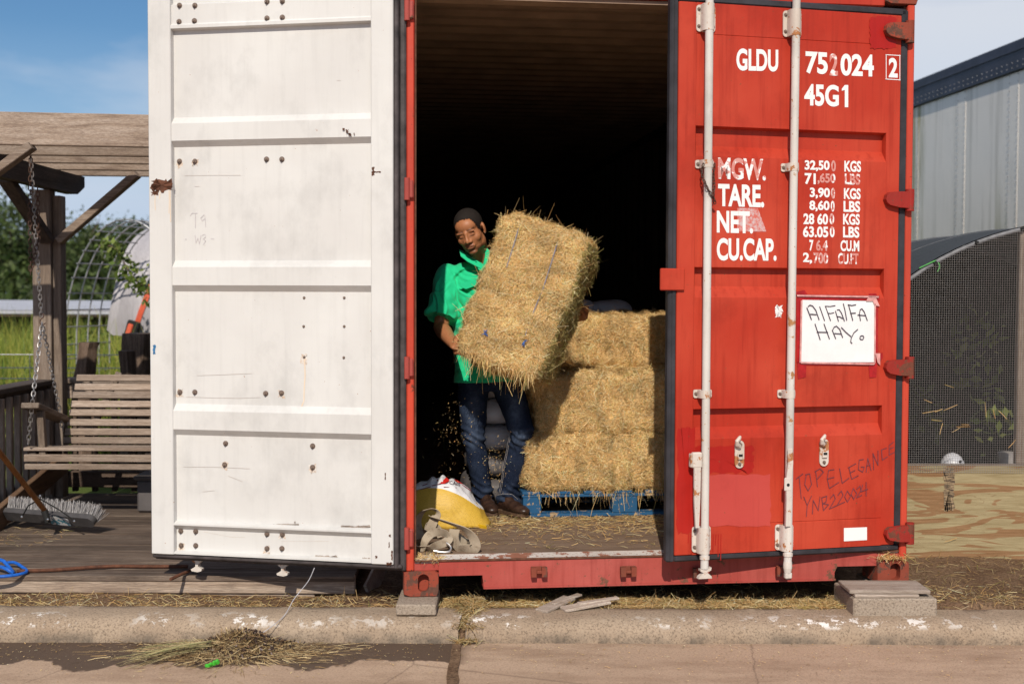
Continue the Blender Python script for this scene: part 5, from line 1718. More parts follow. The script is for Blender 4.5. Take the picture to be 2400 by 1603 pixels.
b = MB()
for c, r in head: b.ellip(hd(c), r, HR, 20, 12)
b.limb([(hd((0, -.088, .010)), .0085, .0085), (hd((0, -.098, -.018)), .0095, .0095), (hd((0, -.1055, -.034)), .0125, .0115)], 10)
for sx in (-1, 1):                          # ears
    b.ellip(hd((sx * .0785, .012, -.006)), (.0085, .0195, .0305), HR @ Matrix.Rotation(R_(12 * sx), 3, 'Z'), 14, 10)
    b.ellip(hd((sx * .0765, .004, -.030)), (.0075, .0095, .011), HR, 10, 8)
NB = P(1128, 622, FD)
b.limb([(hd((0, .028, -.03)), .056, .060), (hd((0, .034, -.085)), .056, .060), (NB + Vector((-.004, .01, .0)), .060, .062), (NB + Vector((0, .02, -.07)), .10, .075)], 18)
SR, SL = P(1056, 642, FD + 0.01), P(1199, 650, FD + 0.03)       # shoulders (picture left, picture right)
b.limb([(SR + Vector((.01, 0, -.02)), .040, .040), ((SR + SL) / 2 + Vector((0, .02, .0)), .055, .065), (SL + Vector((-.01, 0, -.02)), .040, .040)], 16)
HIP = P(1143, 878, FD + 0.03)
b.limb([(P(1128, 640, FD + 0.02), .165, .095), (P(1130, 700, FD + 0.02), .160, .105), (P(1138, 800, FD + 0.03), .140, .095), (HIP, .150, .100)], 20)
ER, WR = P(1033, 768, FD - 0.09), P(1063, 808, FD - 0.385)
EL, WL = P(1298, 742, FD + 0.10), P(1366, 742, FD - 0.16)
for S, E, W_ in ((SR, ER, WR), (SL, EL, WL)):
    b.limb([(S + Vector((0, 0, -.02)), .045, .045), (S.lerp(E, .35), .050, .052), (S.lerp(E, .75), .044, .046), (E, .042, .043), (E.lerp(W_, .25), .045, .044), (E.lerp(W_, .6), .037, .035), (W_, .028, .024)], 14)
# hands: palm, four fingers of different lengths, thumb
def hand(W_, d, side, nrm, curl, spread=1.0):
    """W_: wrist, d: towards the knuckles, side: towards the thumb, nrm: back of the hand"""
    d, side, nrm = d.normalized(), side.normalized(), nrm.normalized()
    k = W_ + d * 0.090
    b.limb([(W_ - d * .015, .026, .022), (W_ + d * .03, .034, .020), (W_ + d * .065, .041, .0175), (k, .040, .0145)], 12)
    for t in (-0.036, 0.036): b.ellip(W_ + d * .055 + side * t * .7, (.021, .021, .021), None, 10, 8)
    for i, (off, ln) in enumerate(((.030, .072), (.010, .080), (-.010, .075), (-.029, .058))):
        p0 = k - d * .012 + side * off
        p1 = k + d * ln * .36 + side * off * 1.08 * spread - nrm * curl * .012
        p2 = p1 + (d * math.cos(curl) - nrm * math.sin(curl)) * ln * .36
        p3 = p2 + (d * math.cos(curl * 1.9) - nrm * math.sin(curl * 1.9)) * ln * .32
        b.tube([p0, p1, p2, p3], [.0098, .0095, .0086, .0070], 9)
        b.ellip(p1, (.0098,) * 3, None, 8, 6); b.ellip(p3, (.0070,) * 3, None, 8, 6)
    q0 = W_ + d * .022 + side * .026
    q1 = q0 + d * .030 + side * .030 - nrm * .006
    q2 = q1 + d * .030 + side * .006 - nrm * .012
    q3 = q2 + d * .022 - side * .006 - nrm * .008
    b.tube([q0, q1, q2, q3], [.016, .0125, .0105, .008], 9)
    b.ellip(q3, (.008,) * 3, None, 8, 6)
bx, bY, bz = Rh.to_3x3().col
hand(WR, Vector((0.34, -0.92, -0.12)), Vector((0.05, 0.05, 1.0)), Vector((-.92, -.36, 0.0)), 0.80)
hand(WL, Vector((-0.12, -0.72, 0.50)), Vector((-0.35, 0.1, 0.8)), Vector((0.9, -0.28, 0.1)), 0.75)
# upper legs (mostly inside the jeans)
HLr, HLl = P(1108, 892, FD + .02), P(1186, 892, FD + .04)
KR, KL = P(1110, 1022, FD - .02), P(1224, 1012, FD - .11)
AR, AL = P(1134, 1168, FD + .08), P(1192, 1160, FD + .0)
for H_, K_, A_ in ((HLr, KR, AR), (HLl, KL, AL)):
    b.limb([(H_ + Vector((0, 0, .03)), .082, .088), (H_.lerp(K_, .5), .068, .072), (K_, .052, .055), (K_.lerp(A_, .35), .050, .056), (A_, .036, .042), (A_ + Vector((0.01, -.01, -.055)), .034, .040)], 14)

HRi = np.array(HR.inverted()); HCn = np.array(HC)
def skin_post(co, no):
    base = np.array((0.44, 0.175, 0.078))
    col = np.tile(base, (len(co), 1))
    l = (co - HCn) @ HRi.T
    near = np.linalg.norm(l, axis=1) < 0.16
    x, y, z = l.T
    ax = np.abs(x)
    def blend(mask, c, k):
        m = (mask * k)[:, None] * near[:, None]
        return col * (1 - m) + np.array(c) * m
    front = (y < -0.045).astype(float)
    col = blend(front * np.exp(-((z - 0.020 - 0.10 * (ax - .012)) / .0050) ** 2) * (ax > .010) * (ax < .050), (0.025, .012, .008), 0.8)       # brows
    col = blend(front * np.exp(-((z + 0.0125) / .0030) ** 2) * np.exp(-((ax - .030) / .0130) ** 4), (0.02, .010, .007), 0.88)                 # lowered lids, lashes
    col = blend(front * np.exp(-((z + 0.004) / .008) ** 2) * np.exp(-((ax - .030) / .016) ** 4), (0.25, .09, .042), 0.45)
    col = blend(front * np.exp(-((z + .0620) / .0045) ** 2) * (ax < .023) * (y < -.078), (0.20, .065, .045), 0.7)
    col = blend(front * np.exp(-((z + .0775) / .0065) ** 2) * (ax < .021) * (y < -.078), (0.34, .115, .085), 0.7)
    col = blend(front * np.exp(-((z + .0690) / .0018) ** 2) * (ax < .025) * (y < -.076), (0.03, .010, .008), 0.9)                             # mouth line
    col = blend(front * np.exp(-((z + .0505) / .0035) ** 2) * (ax < .020) * (y < -.085), (0.06, .022, .012), 0.5)                             # stubble / shade of lip
    col = blend((z < -.078).astype(float) * (y < -.02), (0.085, .036, .018), 0.55)                                                             # beard shadow
    col = blend(front * np.exp(-((z + .044) / .003) ** 2) * np.exp(-((ax - .008) / .004) ** 2) * (y < -.09), (0.02, .008, .005), 0.9)          # nostrils
    return co, col
body = organic(b, 'body', M['skin'], man, 0.0034, 8, skin_post, 0.5)

# hair: a close-cropped cap over the skull
b = MB()
vs, fs = [], []
nu, nv = 96, 52
for j in range(nv + 1):
    ph = math.pi * j / nv
    for i in range(nu):
        th = 2 * math.pi * i / nu
        vs.append((math.sin(ph) * math.cos(th), math.sin(ph) * math.sin(th), math.cos(ph)))
def hairline(x, y):                          # lowest z of the hair at a direction round the skull
    a = math.atan2(x, -y)                    # 0 = face
    a = abs(a)
    if a < 0.62: return 0.082 - 0.008 * (a / 0.62) ** 2
    if a < 1.05: return 0.074 - 0.068 * (a - 0.62) / 0.43
    if a < 1.38: return 0.006 - 0.020 * (a - 1.05) / 0.33
    if a < 1.75: return 0.026
    return -0.040 - 0.02 * min(1.0, (a - 1.75) / 0.8)
pts = []
for q in vs:
    best = 0
    d = Vector(q)
    for c, r in (head[0], head[1], head[4]):
        # outermost hit of the ray from (0, .005, .02) along d with this ellipsoid
        o_ = Vector((0, .005, .02)) - Vector(c)
        A = sum((d[k] / r[k]) ** 2 for k in range(3)); B = 2 * sum(o_[k] * d[k] / r[k] ** 2 for k in range(3)); C = sum((o_[k] / r[k]) ** 2 for k in range(3)) - 1
        D = B * B - 4 * A * C
        if D > 0: best = max(best, (-B + math.sqrt(D)) / (2 * A))
    pts.append(Vector((0, .005, .02)) + d * (best + 0.0030))
for j in range(nv):
    for i in range(nu):
        k = (i + 1) % nu
        f = (j * nu + i, j * nu + k, (j + 1) * nu + k, (j + 1) * nu + i)
        c = sum((pts[t] for t in f), Vector()) / 4
        if c.z + 0.006 * mnoise.noise(c * 130) > hairline(c.x, c.y): fs.append(f)
b.add([hd(p) for p in pts], fs)
b.build('hair', M['hair'], man, smooth=True, angle=180)
b = MB(); b.ellip(hd((0.0795, -.002, -.034)), (.0034,) * 3, None, 8, 6); b.build('earring', M['steel'], man)

# shirt
b = MB()
b.limb([(P(1124, 612, FD + .01), .070, .066), (P(1124, 624, FD + .01), .100, .078), (P(1125, 640, FD + .01), .150, .096), (P(1126, 660, FD + .01), .176, .112), (P(1127, 700, FD + .01), .180, .126), (P(1132, 770, FD + .01), .170, .125), (P(1138, 830, FD + .02), .174, .122), (P(1142, 870, FD + .02), .184, .128), (P(1143, 893, FD + .02), .190, .132)], 32)
b.ellip(P(1085, 634, FD + .01), (.100, .080, .045), Matrix.Rotation(R_(-24), 3, 'Y'), 20, 12)
b.ellip(P(1170, 634, FD + .01), (.100, .080, .045), Matrix.Rotation(R_(24), 3, 'Y'), 20, 12)
def sleeve(S, E, end, w_, sx):
    pts = [S + Vector((sx * .035, 0, .0)), S, S.lerp(end, .3), S.lerp(end, .65), end]
    rr_ = [.060, .071, .077, .082, .090]
    for q_, r_ in zip(pts[:2], rr_[:2]): b.ellip(q_, (r_, r_ * 1.08, r_), None, 18, 12)
    d_ = (end - S).normalized()
    R_3 = d_.to_track_quat('Z', 'Y').to_matrix()
    n_ = 22; vs_, fs_ = [], []
    for i_ in range(12):
        t_ = i_ / 11; c_ = S.lerp(end, t_); r_ = .068 + (.090 - .068) * t_ ** .8
        for k_ in range(n_):
            a_ = 2 * math.pi * k_ / n_
            vs_.append(c_ + R_3 @ Vector((math.cos(a_) * r_ * w_, math.sin(a_) * r_ * 1.06, 0)))
    for i_ in range(11):
        for k_ in range(n_):
            l_ = (k_ + 1) % n_; fs_.append((i_ * n_ + k_, i_ * n_ + l_, (i_ + 1) * n_ + l_, (i_ + 1) * n_ + k_))
    fs_ += [tuple(reversed(range(n_))), tuple(11 * n_ + k_ for k_ in range(n_))]
    b.add(vs_, fs_)
sleeve(SR + Vector((-.012, -.006, -.012)), ER, SR.lerp(ER, .84) + Vector((-.010, -.006, 0)), .97, 1)
sleeve(SL + Vector((.012, 0, -.012)), EL, SL.lerp(EL, .78), .95, -1)
def shirt_post(co, no):
    # drag folds: from the raised arms across the chest, and slack above the hem
    f = 0.0045 * nz(co, (24, 20, 15), 0.4) + 0.0022 * nz(co, (44, 40, 36), 2.0, 2)
    u1 = co[:, 0] * 0.80 + co[:, 2] * 0.60
    d1 = 0.0042 * np.sin(u1 * 88 + 2.6 * np.sin(co[:, 2] * 12 - co[:, 0] * 9)) * np.exp(-((co[:, 2] - (FLOOR + 0.98)) / .22) ** 2)
    u2 = co[:, 0] * 0.35 - co[:, 2] * 0.93
    d1 = d1 + 0.0040 * np.sin(u2 * 95 + 2.0 * np.sin(co[:, 0] * 25)) * (co[:, 0] < SR.x + .03) * np.exp(-((co[:, 2] - (ER.z + .10)) / .10) ** 2)
    def crease(px_, pz_, dx_, dz_, ln_, wd_, am_):      # one pulled fold: a ridge along a direction, fading at its ends
        k_ = math.hypot(dx_, dz_); ux_, uz_ = dx_ / k_, dz_ / k_
        al = (co[:, 0] - px_) * ux_ + (co[:, 2] - pz_) * uz_
        ac = -(co[:, 0] - px_) * uz_ + (co[:, 2] - pz_) * ux_ + 0.012 * np.sin(al * 30)
        return am_ * (np.exp(-(ac / wd_) ** 2) - 0.7 * np.exp(-((ac - wd_ * 1.7) / wd_) ** 2)) * np.exp(-((al - ln_ / 2) / (ln_ * .55)) ** 2) * (no[:, 1] < 0.2)
    for u_, v_, du_, dv_, l_, w_, a_ in ((1062, 655, 40, 50, .20, .009, .009), (1066, 680, 20, 70, .22, .008, .009), (1070, 640, 60, 25, .16, .009, .008), (1060, 700, 45, 40, .16, .008, .008), (1064, 760, 60, -40, .16, .010, .009), (1066, 800, 60, -25, .18, .010, .009),
                                       (1064, 850, 50, -50, .16, .010, .009), (1072, 880, 40, -60, .14, .010, .008), (1000, 735, 30, -70, .16, .009, .009), (1022, 745, 8, -80, .18, .008, .009), (1045, 745, -4, -70, .16, .008, .008), (1012, 690, 40, -20, .12, .008, .007), (1090, 720, 30, 60, .15, .009, .007), (1100, 625, -45, 30, .12, .008, .007)):
        p_ = P(u_, v_, FD - .08); q_ = P(u_ + du_, v_ + dv_, FD - .08)
        f = f + crease(p_.x, p_.z, q_.x - p_.x, q_.z - p_.z, l_, w_, a_)
    co = co + no * (f + d1)[:, None]
    col = None
    return co, col
shirt = organic(b, 'shirt', M['shirt'], man, 0.0055, 14, shirt_post)
b = MB()                                     # collar: two leaves standing round the neck
def leaf(pts, th=0.004):
    n = len(pts); c = [Vector(p) for p in pts]; nn = (c[1] - c[0]).cross(c[2] - c[0]).normalized() * th
    b.add(c + [p - nn for p in c], [tuple(range(n)), tuple(reversed(range(n, 2 * n)))] + [(i, n + i, n + (i + 1) % n, (i + 1) % n) for i in range(n)])
leaf([P(1077, 585, FD - .10), P(1080, 600, FD - .13), P(1096, 613, FD - .145), P(1128, 630, FD - .155), P(1131, 618, FD - .145), P(1105, 604, FD - .12)])
leaf([P(1077, 585, FD - .10), P(1105, 604, FD - .12), P(1112, 600, FD - .06), P(1086, 588, FD - .04)])
leaf([P(1136, 577, FD - .06), P(1150, 590, FD - .10), P(1146, 618, FD - .14), P(1136, 634, FD - .155), P(1133, 620, FD - .145), P(1138, 598, FD - .10)])
b.build('collar', M['shirt'], man)
b = MB()
def on_torso(u, v, k=0.0): return P(u, v, FD - .119 - k)
leaf([on_torso(1074, 667), on_torso(1130, 650, .008), on_torso(1132, 664, .010), on_torso(1092, 678, .006), on_torso(1084, 674, .004)])
b.build('pocket_flap', M['shirt'], man)
b = MB(); b.ellip(P(1115, 608, FD - .152), (.004,) * 3, None, 8, 6); b.build('button', M['black'], man)

# jeans
b = MB()
b.limb([(P(1143, 862, FD + .03), .150, .108), (P(1145, 890, FD + .03), .162, .115), (P(1146, 915, FD + .03), .165, .112)], 24)
def leg(H_, K_, A_, wd):
    b.limb([(H_ + Vector((0, 0, .03)), .088, .098), (H_.lerp(K_, .25), .086, .094), (H_.lerp(K_, .6), .077, .084), (K_, .064 * wd, .070), (K_.lerp(A_, .3), .060 * wd, .068), (K_.lerp(A_, .7), .058 * wd, .064), (A_, .058 * wd, .066), (A_ + Vector((.0, -.005, -.030)), .062 * wd, .072), (A_ + Vector((.0, -.010, -.048)), .062 * wd, .074)], 18)
leg(HLr, KR, AR, 0.98); leg(HLl, KL, AL, 1.06)
KRn, KLn, HRn, HLn = [np.array(q) for q in (KR, KL, HLr, HLl)]
def jean_post(co, no):
    z = co[:, 2]
    knee = np.exp(-((z - KRn[2]) / .06) ** 2) + np.exp(-((z - (AR.z + .03)) / .07) ** 2) * 1.2 + 0.5 * np.exp(-((z - HRn[2]) / .05) ** 2)
    f = 0.0055 * nz(co, (26, 22, 30), 1.3) * (0.5 + knee) + 0.005 * np.sin(z * 150 + 2.4 * np.sin(co[:, 0] * 30) + co[:, 0] * 42) * np.clip(knee, 0, 1)
    co = co + no * f[:, None]
    wear = np.zeros(len(co))
    for K_, H_ in ((KRn, HRn), (KLn, HLn)):
        mid = H_ * 0.45 + K_ * 0.55
        e = ((co[:, 0] - mid[0]) / .036) ** 2 + ((z - mid[2]) / .105) ** 2
        wear = np.maximum(wear, np.exp(-e) * (no[:, 1] < 0) * (0.95 if K_ is KLn else 0.55))
        e = ((co[:, 0] - K_[0]) / .035) ** 2 + ((z - K_[2] + .02) / .05) ** 2
        wear = np.maximum(wear, np.exp(-e) * (no[:, 1] < 0) * 0.5)
    wear = np.clip(wear * 0.8 + 0.16 * np.clip(f / 0.006, 0, 1), 0, 1)
    return co, np.repeat(wear[:, None], 3, axis=1)
jeans = organic(b, 'jeans', M['denim'], man, 0.006, 4, jean_post)
b = MB()                                     # seam stitching down the inside of the near leg and round its hem
for du in (0, 3.2):
    b.tube([P(u + du, v, d_) for u, v, d_ in ((1184, 925, FD - .085), (1194, 960, FD - .10), (1199, 1000, FD - .118), (1190, 1040, FD - .118), (1180, 1090, FD - .098), (1173, 1140, FD - .080), (1169, 1158, FD - .074))], 0.0011, 4)
b.tube([P(u, v, d_) for u, v, d_ in ((1166, 1160, FD - .070), (1182, 1157, FD - .094), (1200, 1158, FD - .094), (1214, 1170, FD - .078))], 0.0012, 4)
b.build('stitching', M['stitch'], man)

# boots
def boot(heel, toe, shaft_top):
    b = MB()
    h, t = Vector(heel), Vector(toe)
    d = (t - h); L = d.length; d.normalize()
    up = Vector((0, 0, 1)); s = d.cross(up).normalized()
    def p(a, z): return h + d * (L * a) + up * z
    bb = MB()
    R3 = Matrix((d, s, up)).transposed()
    for a, z, r in ((.10, .050, (.040, .033, .044)), (.30, .056, (.060, .037, .046)), (.52, .046, (.070, .041, .034)), (.74, .038, (.062, .044, .028)), (.90, .033, (.038, .036, .022))):
        bb.ellip(p(a, z), r, R3, 16, 10)
    bb.limb([(p(.16, .05), .038, .042), (p(.17, .09), .036, .040), (Vector(shaft_top), .036, .040)], 14)
    o = organic(bb, 'boot', M['leather'], man, 0.005, 6)
    poly = []
    for a, wd in ((-.02, .020), (.03, .032), (.2, .034), (.45, .038), (.7, .046), (.88, .040), (.98, .022)): poly.append((a, wd))
    b = MB(); vs = []
    for sg in (1, -1):
        for a, wd in (poly if sg == 1 else reversed(poly)):
            vs.append(h + d * (L * a) + s * (wd * sg))
    n = len(vs)
    b.add([v_ + up * (0.004 if True else 0) for v_ in vs] + [v_ + up * 0.020 for v_ in vs], [tuple(range(n)), tuple(reversed(range(n, 2 * n)))] + [(i, n + i, n + (i + 1) % n, (i + 1) % n) for i in range(n)])
    b.box(p(.10, .012), (L * .26, .062, .024), R3, .004)
    b.build('sole', M['sole'], man)
boot(Vector((PZ(1172, 1203, FLOOR).x, FD + .01, FLOOR + .004)), Vector((P(1233, 1190, FD - .13).x, FD - .19, FLOOR + .010)), AL + Vector((-.004, .015, .0)))
boot(Vector((AR.x - .005, FD + .11, FLOOR + .004)), Vector((AR.x + .055, FD - .145, FLOOR + .006)), AR + Vector((0, .01, .03)))

# ================================================================== left: deck, pergola, swing
DZ = 0.185
DX0, DX1, DY0, DY1 = -4.3, -0.757, 5.955, 8.46
deck = thing('wood_deck', 'weathered wooden deck beside the container with a thick front board', 'deck', ((DX0 + DX1) / 2, DY0, 0.09))
b = MB(); b.box(((DX0 + DX1) / 2, DY0 + 0.02, 0.139), (DX1 - DX0, 0.038, 0.088), None, 0.005); b.build('fascia_board', M['deck_front'], deck)
b = MB(); b.box(((DX0 + DX1) / 2 - 0.1, DY0 + 0.03, 0.080), (DX1 - DX0 - 0.2, 0.03, 0.026), None, 0.004); b.build('ground_beam', M['deck_front'], deck)
y = DY0 - 0.006; k = 0
while y < DY1 - 0.05:
    wd = 0.140
    x1_ = min(DX1, CF.o.x - 0.02 - (y + wd - CF.o.y) * math.tan(CF.a) - 0.03)
    b = MB(); b.box(((DX0 + x1_) / 2 + random.uniform(-.01, .0), y + wd / 2, DZ - 0.0145 + random.uniform(-.0015, .0015)), (x1_ - DX0 + random.uniform(-.02, .0), wd, 0.028), Matrix.Rotation(random.uniform(-.0006, .0006), 3, 'Z'), 0.004)
    b.build('plank', M['deck_x'], deck)
    y += wd + 0.006; k += 1
for x in (-3.4, -2.2, -1.0):
    b = MB(); b.box((x, (DY0 + DY1) / 2 + .04, 0.115), (0.04, DY1 - DY0 - 0.12, 0.10)); b.build('joist', M['wood_dk_y'], deck)

# railing: left side runs away from us, back runs across
RX, RY, RT = -3.13, 8.36, 0.975
rail = thing('deck_railing', 'dark weathered deck railing with flat cap at the left of the deck', 'railing', (RX, 7.2, DZ))
b = MB(); b.box((RX, 7.15, RT - 0.018), (0.15, 2.2, 0.036), None, 0.005); b.build('cap_rail', M['wood_dk_y'], rail)
b = MB(); b.box((RX + 0.02, 7.15, RT - 0.085), (0.04, 2.2, 0.095), None, 0.004); b.build('top_rail', M['wood_dk_y'], rail)
b = MB(); b.box((RX + 0.02, 7.15, DZ + 0.12), (0.04, 2.2, 0.09), None, 0.004); b.build('bottom_rail', M['wood_dk_y'], rail)
for k in range(17):
    b = MB(); b.box((RX + 0.062, 6.16 + k * 0.125, (DZ + 0.03 + RT - 0.06) / 2), (0.036, 0.036, RT - 0.09 - DZ), None, 0.003); b.build('baluster', M['wood_z'], rail)
brail = thing('deck_railing', 'weathered railing across the back of the deck, behind the swing', 'railing', (-1.9, RY + 0.08, DZ))
X0, X1 = -3.05, -0.98
b = MB(); b.box(((X0 + X1) / 2, RY + 0.06, RT - 0.018), (X1 - X0, 0.14, 0.036), None, 0.005); b.build('cap_rail', M['wood_x'], brail)
b = MB(); b.box(((X0 + X1) / 2, RY + 0.04, RT - 0.09), (X1 - X0, 0.04, 0.10), None, 0.004); b.build('top_rail', M['wood_x'], brail)
b = MB(); b.box(((X0 + X1) / 2, RY + 0.04, DZ + 0.10), (X1 - X0, 0.04, 0.11), None, 0.004); b.build('bottom_rail', M['wood_dk_x'], brail)
for k in range(15):
    b = MB(); b.box((X0 + 0.06 + k * 0.135, RY + 0.082, (DZ + RT) / 2 - 0.03), (0.036, 0.036, RT - 0.08 - DZ), None, 0.003); b.build('baluster', M['wood_dk_x'], brail)
# long brown board leaning at the left
b = MB(); b.bar(P(150, 1085, 8.2), P(-60, 1262, 6.75), 0.04, 0.13, (0, 0, 1), 0.004)
tag(b.build('leaning_board', M['wood_br_y'], None, loc=(-2.9, 7.3, DZ)), 'long brown board leaning up along the left edge of the deck', 'board')

# pergola
PX, PY = P(108, 900, 8.28).x, 8.28
perg = thing('pergola', 'weathered timber pergola over the deck with slats and knee braces', 'pergola', (PX, PY, DZ))
b = MB(); b.box((PX - 0.004, PY, (DZ + 2.235) / 2), (0.122, 0.10, 2.235 - DZ), None, 0.005); b.build('post', M['wood_z'], perg)
b = MB(); b.box((PX + 0.088, PY + 0.03, (DZ + 2.235) / 2 - 0.02), (0.055, 0.10, 2.2 - DZ), None, 0.004); b.build('post', M['wood_z'], perg)
z0_, z1_ = 2.236, 2.368
b = MB(); Mx = Matrix.Rotation(math.pi / 2, 4, 'Z')
b.prism([(-2.6, z0_), (0.36, z0_), (0.50, z0_ + 0.06), (0.50, z1_), (-2.6, z1_)], Matrix.Translation((PX + 0.10, PY, 0)) @ Mx, 0.085)
b.build('beam', M['wood_dk_y'], perg)
b = MB(); b.prism([(-1.5, z0_), (0.36, z0_), (0.50, z0_ + 0.06), (0.50, z1_), (-1.5, z1_)], Matrix.Translation((-1.12, PY, 0)) @ Mx, 0.085); b.build('beam', M['wood_dk_y'], perg)
b = MB(); b.box((-1.16, PY, (DZ + z0_) / 2), (0.12, 0.10, z0_ - DZ), None, 0.005); b.build('post', M['wood_z'], perg)
for k, (yy, hh) in enumerate(((6.98, 0.185), (7.42, 0.185), (7.86, 0.185), (8.30, 0.185), (8.72, 0.185))):
    zz = 2.372
    b = MB(); b.bar((-4.5, yy - 0.10, zz + hh / 2 + (0.018 if k == 0 else 0)), (-1.02, yy + 0.19, zz + hh / 2), 0.042, hh, (0, 0, 1), 0.005)
    b.build('slat', M['wood_x'], perg)
b = MB(); b.bar(P(138, 566, PY - 0.01), P(322, 408, PY - 0.01), 0.05, 0.085, (0, -1, 0), 0.004); b.build('knee_brace', M['wood_x'], perg)
b = MB(); b.bar(P(112, 565, PY - 0.07), (PX, PY - 0.62, 2.25), 0.09, 0.05, (0, 0, 1), 0.004); b.build('knee_brace', M['wood_dk_y'], perg)
b = MB(); b.bar(P(-60, 440, 7.02), P(76, 342, 7.02), 0.045, 0.085, (0, -1, 0), 0.004); b.build('knee_brace', M['wood_x'], perg)

# swing bench
swx1 = -1.50
swing = thing('porch_swing', 'slatted wooden porch swing hanging on chains under the pergola', 'swing', (-2.2, 7.7, 0.55))
def xbar(ua, v, d_, hh, th, tilt=0.0, mat='wood_x', nm='slat'):
    a = P(ua, v, d_); b = MB()
    b.box(((a.x + swx1) / 2, d_, a.z), (swx1 - a.x, th, hh), Matrix.Rotation(tilt, 3, 'X'), 0.003)
    return b.build(nm, M[mat], swing)
for (u, v, d_) in ((180, 886, 8.06), (176, 907, 8.03), (171, 926, 8.0), (167, 947, 7.97), (163, 967, 7.94), (158, 990, 7.91), (153, 1012, 7.88), (149, 1032, 7.85)):
    xbar(u, v, d_, 0.044, 0.02, -0.38)
xbar(60, 1051, 7.47, 0.020, 0.072)
for q in range(4): 
    a = P(60, 1051, 7.47); b = MB(); b.box(((a.x + 0.06 + swx1) / 2, 7.56 + q * 0.082, a.z - 0.008 * (q + 1)), (swx1 - a.x - 0.06, 0.066, 0.02), None, 0.003); b.build('slat', M['wood_x'], swing)
xbar(57, 1073, 7.43, 0.044, 0.022); xbar(59, 1093, 7.435, 0.034, 0.026)
for x in (P(75, 1060, 7.5).x + 0.02, -2.2, swx1 - 0.04):
    zz = P(60, 1062, 7.5).z
    b = MB(); b.bar((x, 7.455, zz - 0.005), (x, 7.90, zz - 0.045), 0.04, 0.06, (0, 0, 1), 0.003); b.build('seat_support', M['wood_dk_y'], swing)
    zt_ = P(180, 880, 8.09).z
    xo_ = 0.18 if x < -2.5 else 0
    b = MB(); b.bar((x + 0.15, 7.885, zz - 0.03), (x + 0.15 + xo_, 8.085, zt_ + 0.02), 0.04, 0.03, (0, 1, 0), 0.003); b.build('back_support', M['wood_z'], swing)
for xa, ub_ in ((None, 0), (swx1 - 0.02, 1)):
    A = P(70, 950, 7.34); B_ = P(150, 985, 7.97)
    if ub_: A = Vector((swx1 - 0.05, A.y, A.z)); B_ = Vector((swx1 - 0.05, B_.y, B_.z))
    b = MB(); b.bar(A, B_, 0.105, 0.034, (0, 0, 1), 0.004); b.build('arm', M['wood_y'], swing)
    q = A.lerp(B_, 0.12)
    b = MB(); b.bar(Vector((q.x + 0.03, q.y + .02, q.z - 0.02)), Vector((q.x + 0.03, q.y + .06, P(60, 1062, 7.5).z - 0.02)), 0.04, 0.04, (0, 1, 0), 0.003); b.build('arm_post', M['wood_z'], swing)
def swing_chain(dx):
    top = P(72, 372, 7.47); kn = P(97, 742, 7.62); 
    f1 = P(76, 942, 7.36); f2 = P(66, 1040, 7.40); r1 = P(140, 962, 7.86); r2 = P(148, 1010, 7.86)
    off = Vector((dx, 0, 0))
    b = MB(); chain_mesh(b, [top + off, kn + off], 0.036, 0.0032, 0.020); b.build('chain', M['chain'], swing)
    b = MB(); chain_mesh(b, [P(88, 440, 7.50) + off, P(90, 560, 7.55) + off, P(72, 640, 7.55) + off, P(70, 500, 7.50) + off, top + off], 0.036, 0.0032, 0.020)
    b.build('chain', M['chain_rust'], swing)
    b = MB(); chain_mesh(b, [kn + off + Vector((0.004, 0, -.04)), f1 + off, f2 + off], 0.036, 0.0034, 0.020); b.build('chain', M['chain'], swing)
    b = MB(); chain_mesh(b, [kn + off + Vector((0.004, 0, -.04)), r1 + off, r2 + off], 0.036, 0.0034, 0.020); b.build('chain', M['chain'], swing)
    hk = [kn + off + Vector(p) for p in ((.0, 0, .02), (.012, 0, .012), (.012, 0, -.004), (-.006, 0, -.020), (-.008, 0, -.040), (.004, 0, -.052), (.026, 0, -.040))]
    b = MB(); b.tube(catmull(hk, 5), 0.0035, 6); b.build('hook', M['chain_rust'], swing)
    b = MB(); b.tube([top + off, top + off + Vector((0, 0, .05))], 0.006, 8); b.build('eye_bolt', M['chain_rust'], swing)
swing_chain(0.0); swing_chain(swx1 - P(70, 950, 7.34).x - 0.06)

# grey plastic box under the swing
q0 = PZ(316, 1203, DZ)
bx_ = thing('storage_box', 'dark grey plastic box on the deck under the swing', 'box', (q0.x + 0.2, q0.y + 0.15, DZ))
b = MB(); b.box((q0.x + 0.20, q0.y + 0.15, DZ + 0.105), (0.38, 0.28, 0.20), None, 0.012); b.build('tub', M['grey_plastic'], bx_)
b = MB(); b.box((q0.x + 0.20, q0.y + 0.15, DZ + 0.22), (0.42, 0.31, 0.028), None, 0.010); b.build('lid', M['grey_plastic'], bx_)

# push broom
bl, brr = PZ(70, 1232, DZ + 0.03), PZ(214, 1244, DZ + 0.03)
broom = thing('push_broom', 'push broom with white bristles and a brown handle lying on the deck', 'broom', PZ(150, 1240, DZ))
bd = (brr - bl).normalized(); bs = bd.cross(Vector((0, 0, 1))).normalized()       # bs points to us
if bs.y > 0: bs = -bs
up_ = Vector((0, 0, 1))
b = MB()
hp = []
for k in range(11):
    a = R_(-90 + k * 18); hp.append((0.0 + math.cos(a) * 0.035, math.sin(a) * 0.035))
Lb = (brr - bl).length
poly = [(-0.18, -0.035)] + [(Lb - 0.02 + x, z) for x, z in hp] + [(-0.18, 0.035)]
R3 = Matrix((bd, -(bs * 0.75 - up_ * 0.55).normalized(), (up_ * 0.75 + bs * 0.55).normalized())).transposed().to_4x4()
R3.translation = bl + up_ * 0.045
b.prism(poly, R3, 0.035); b.build('head', M['broom_head'], broom)
rng = np.random.default_rng(5); N = 2600
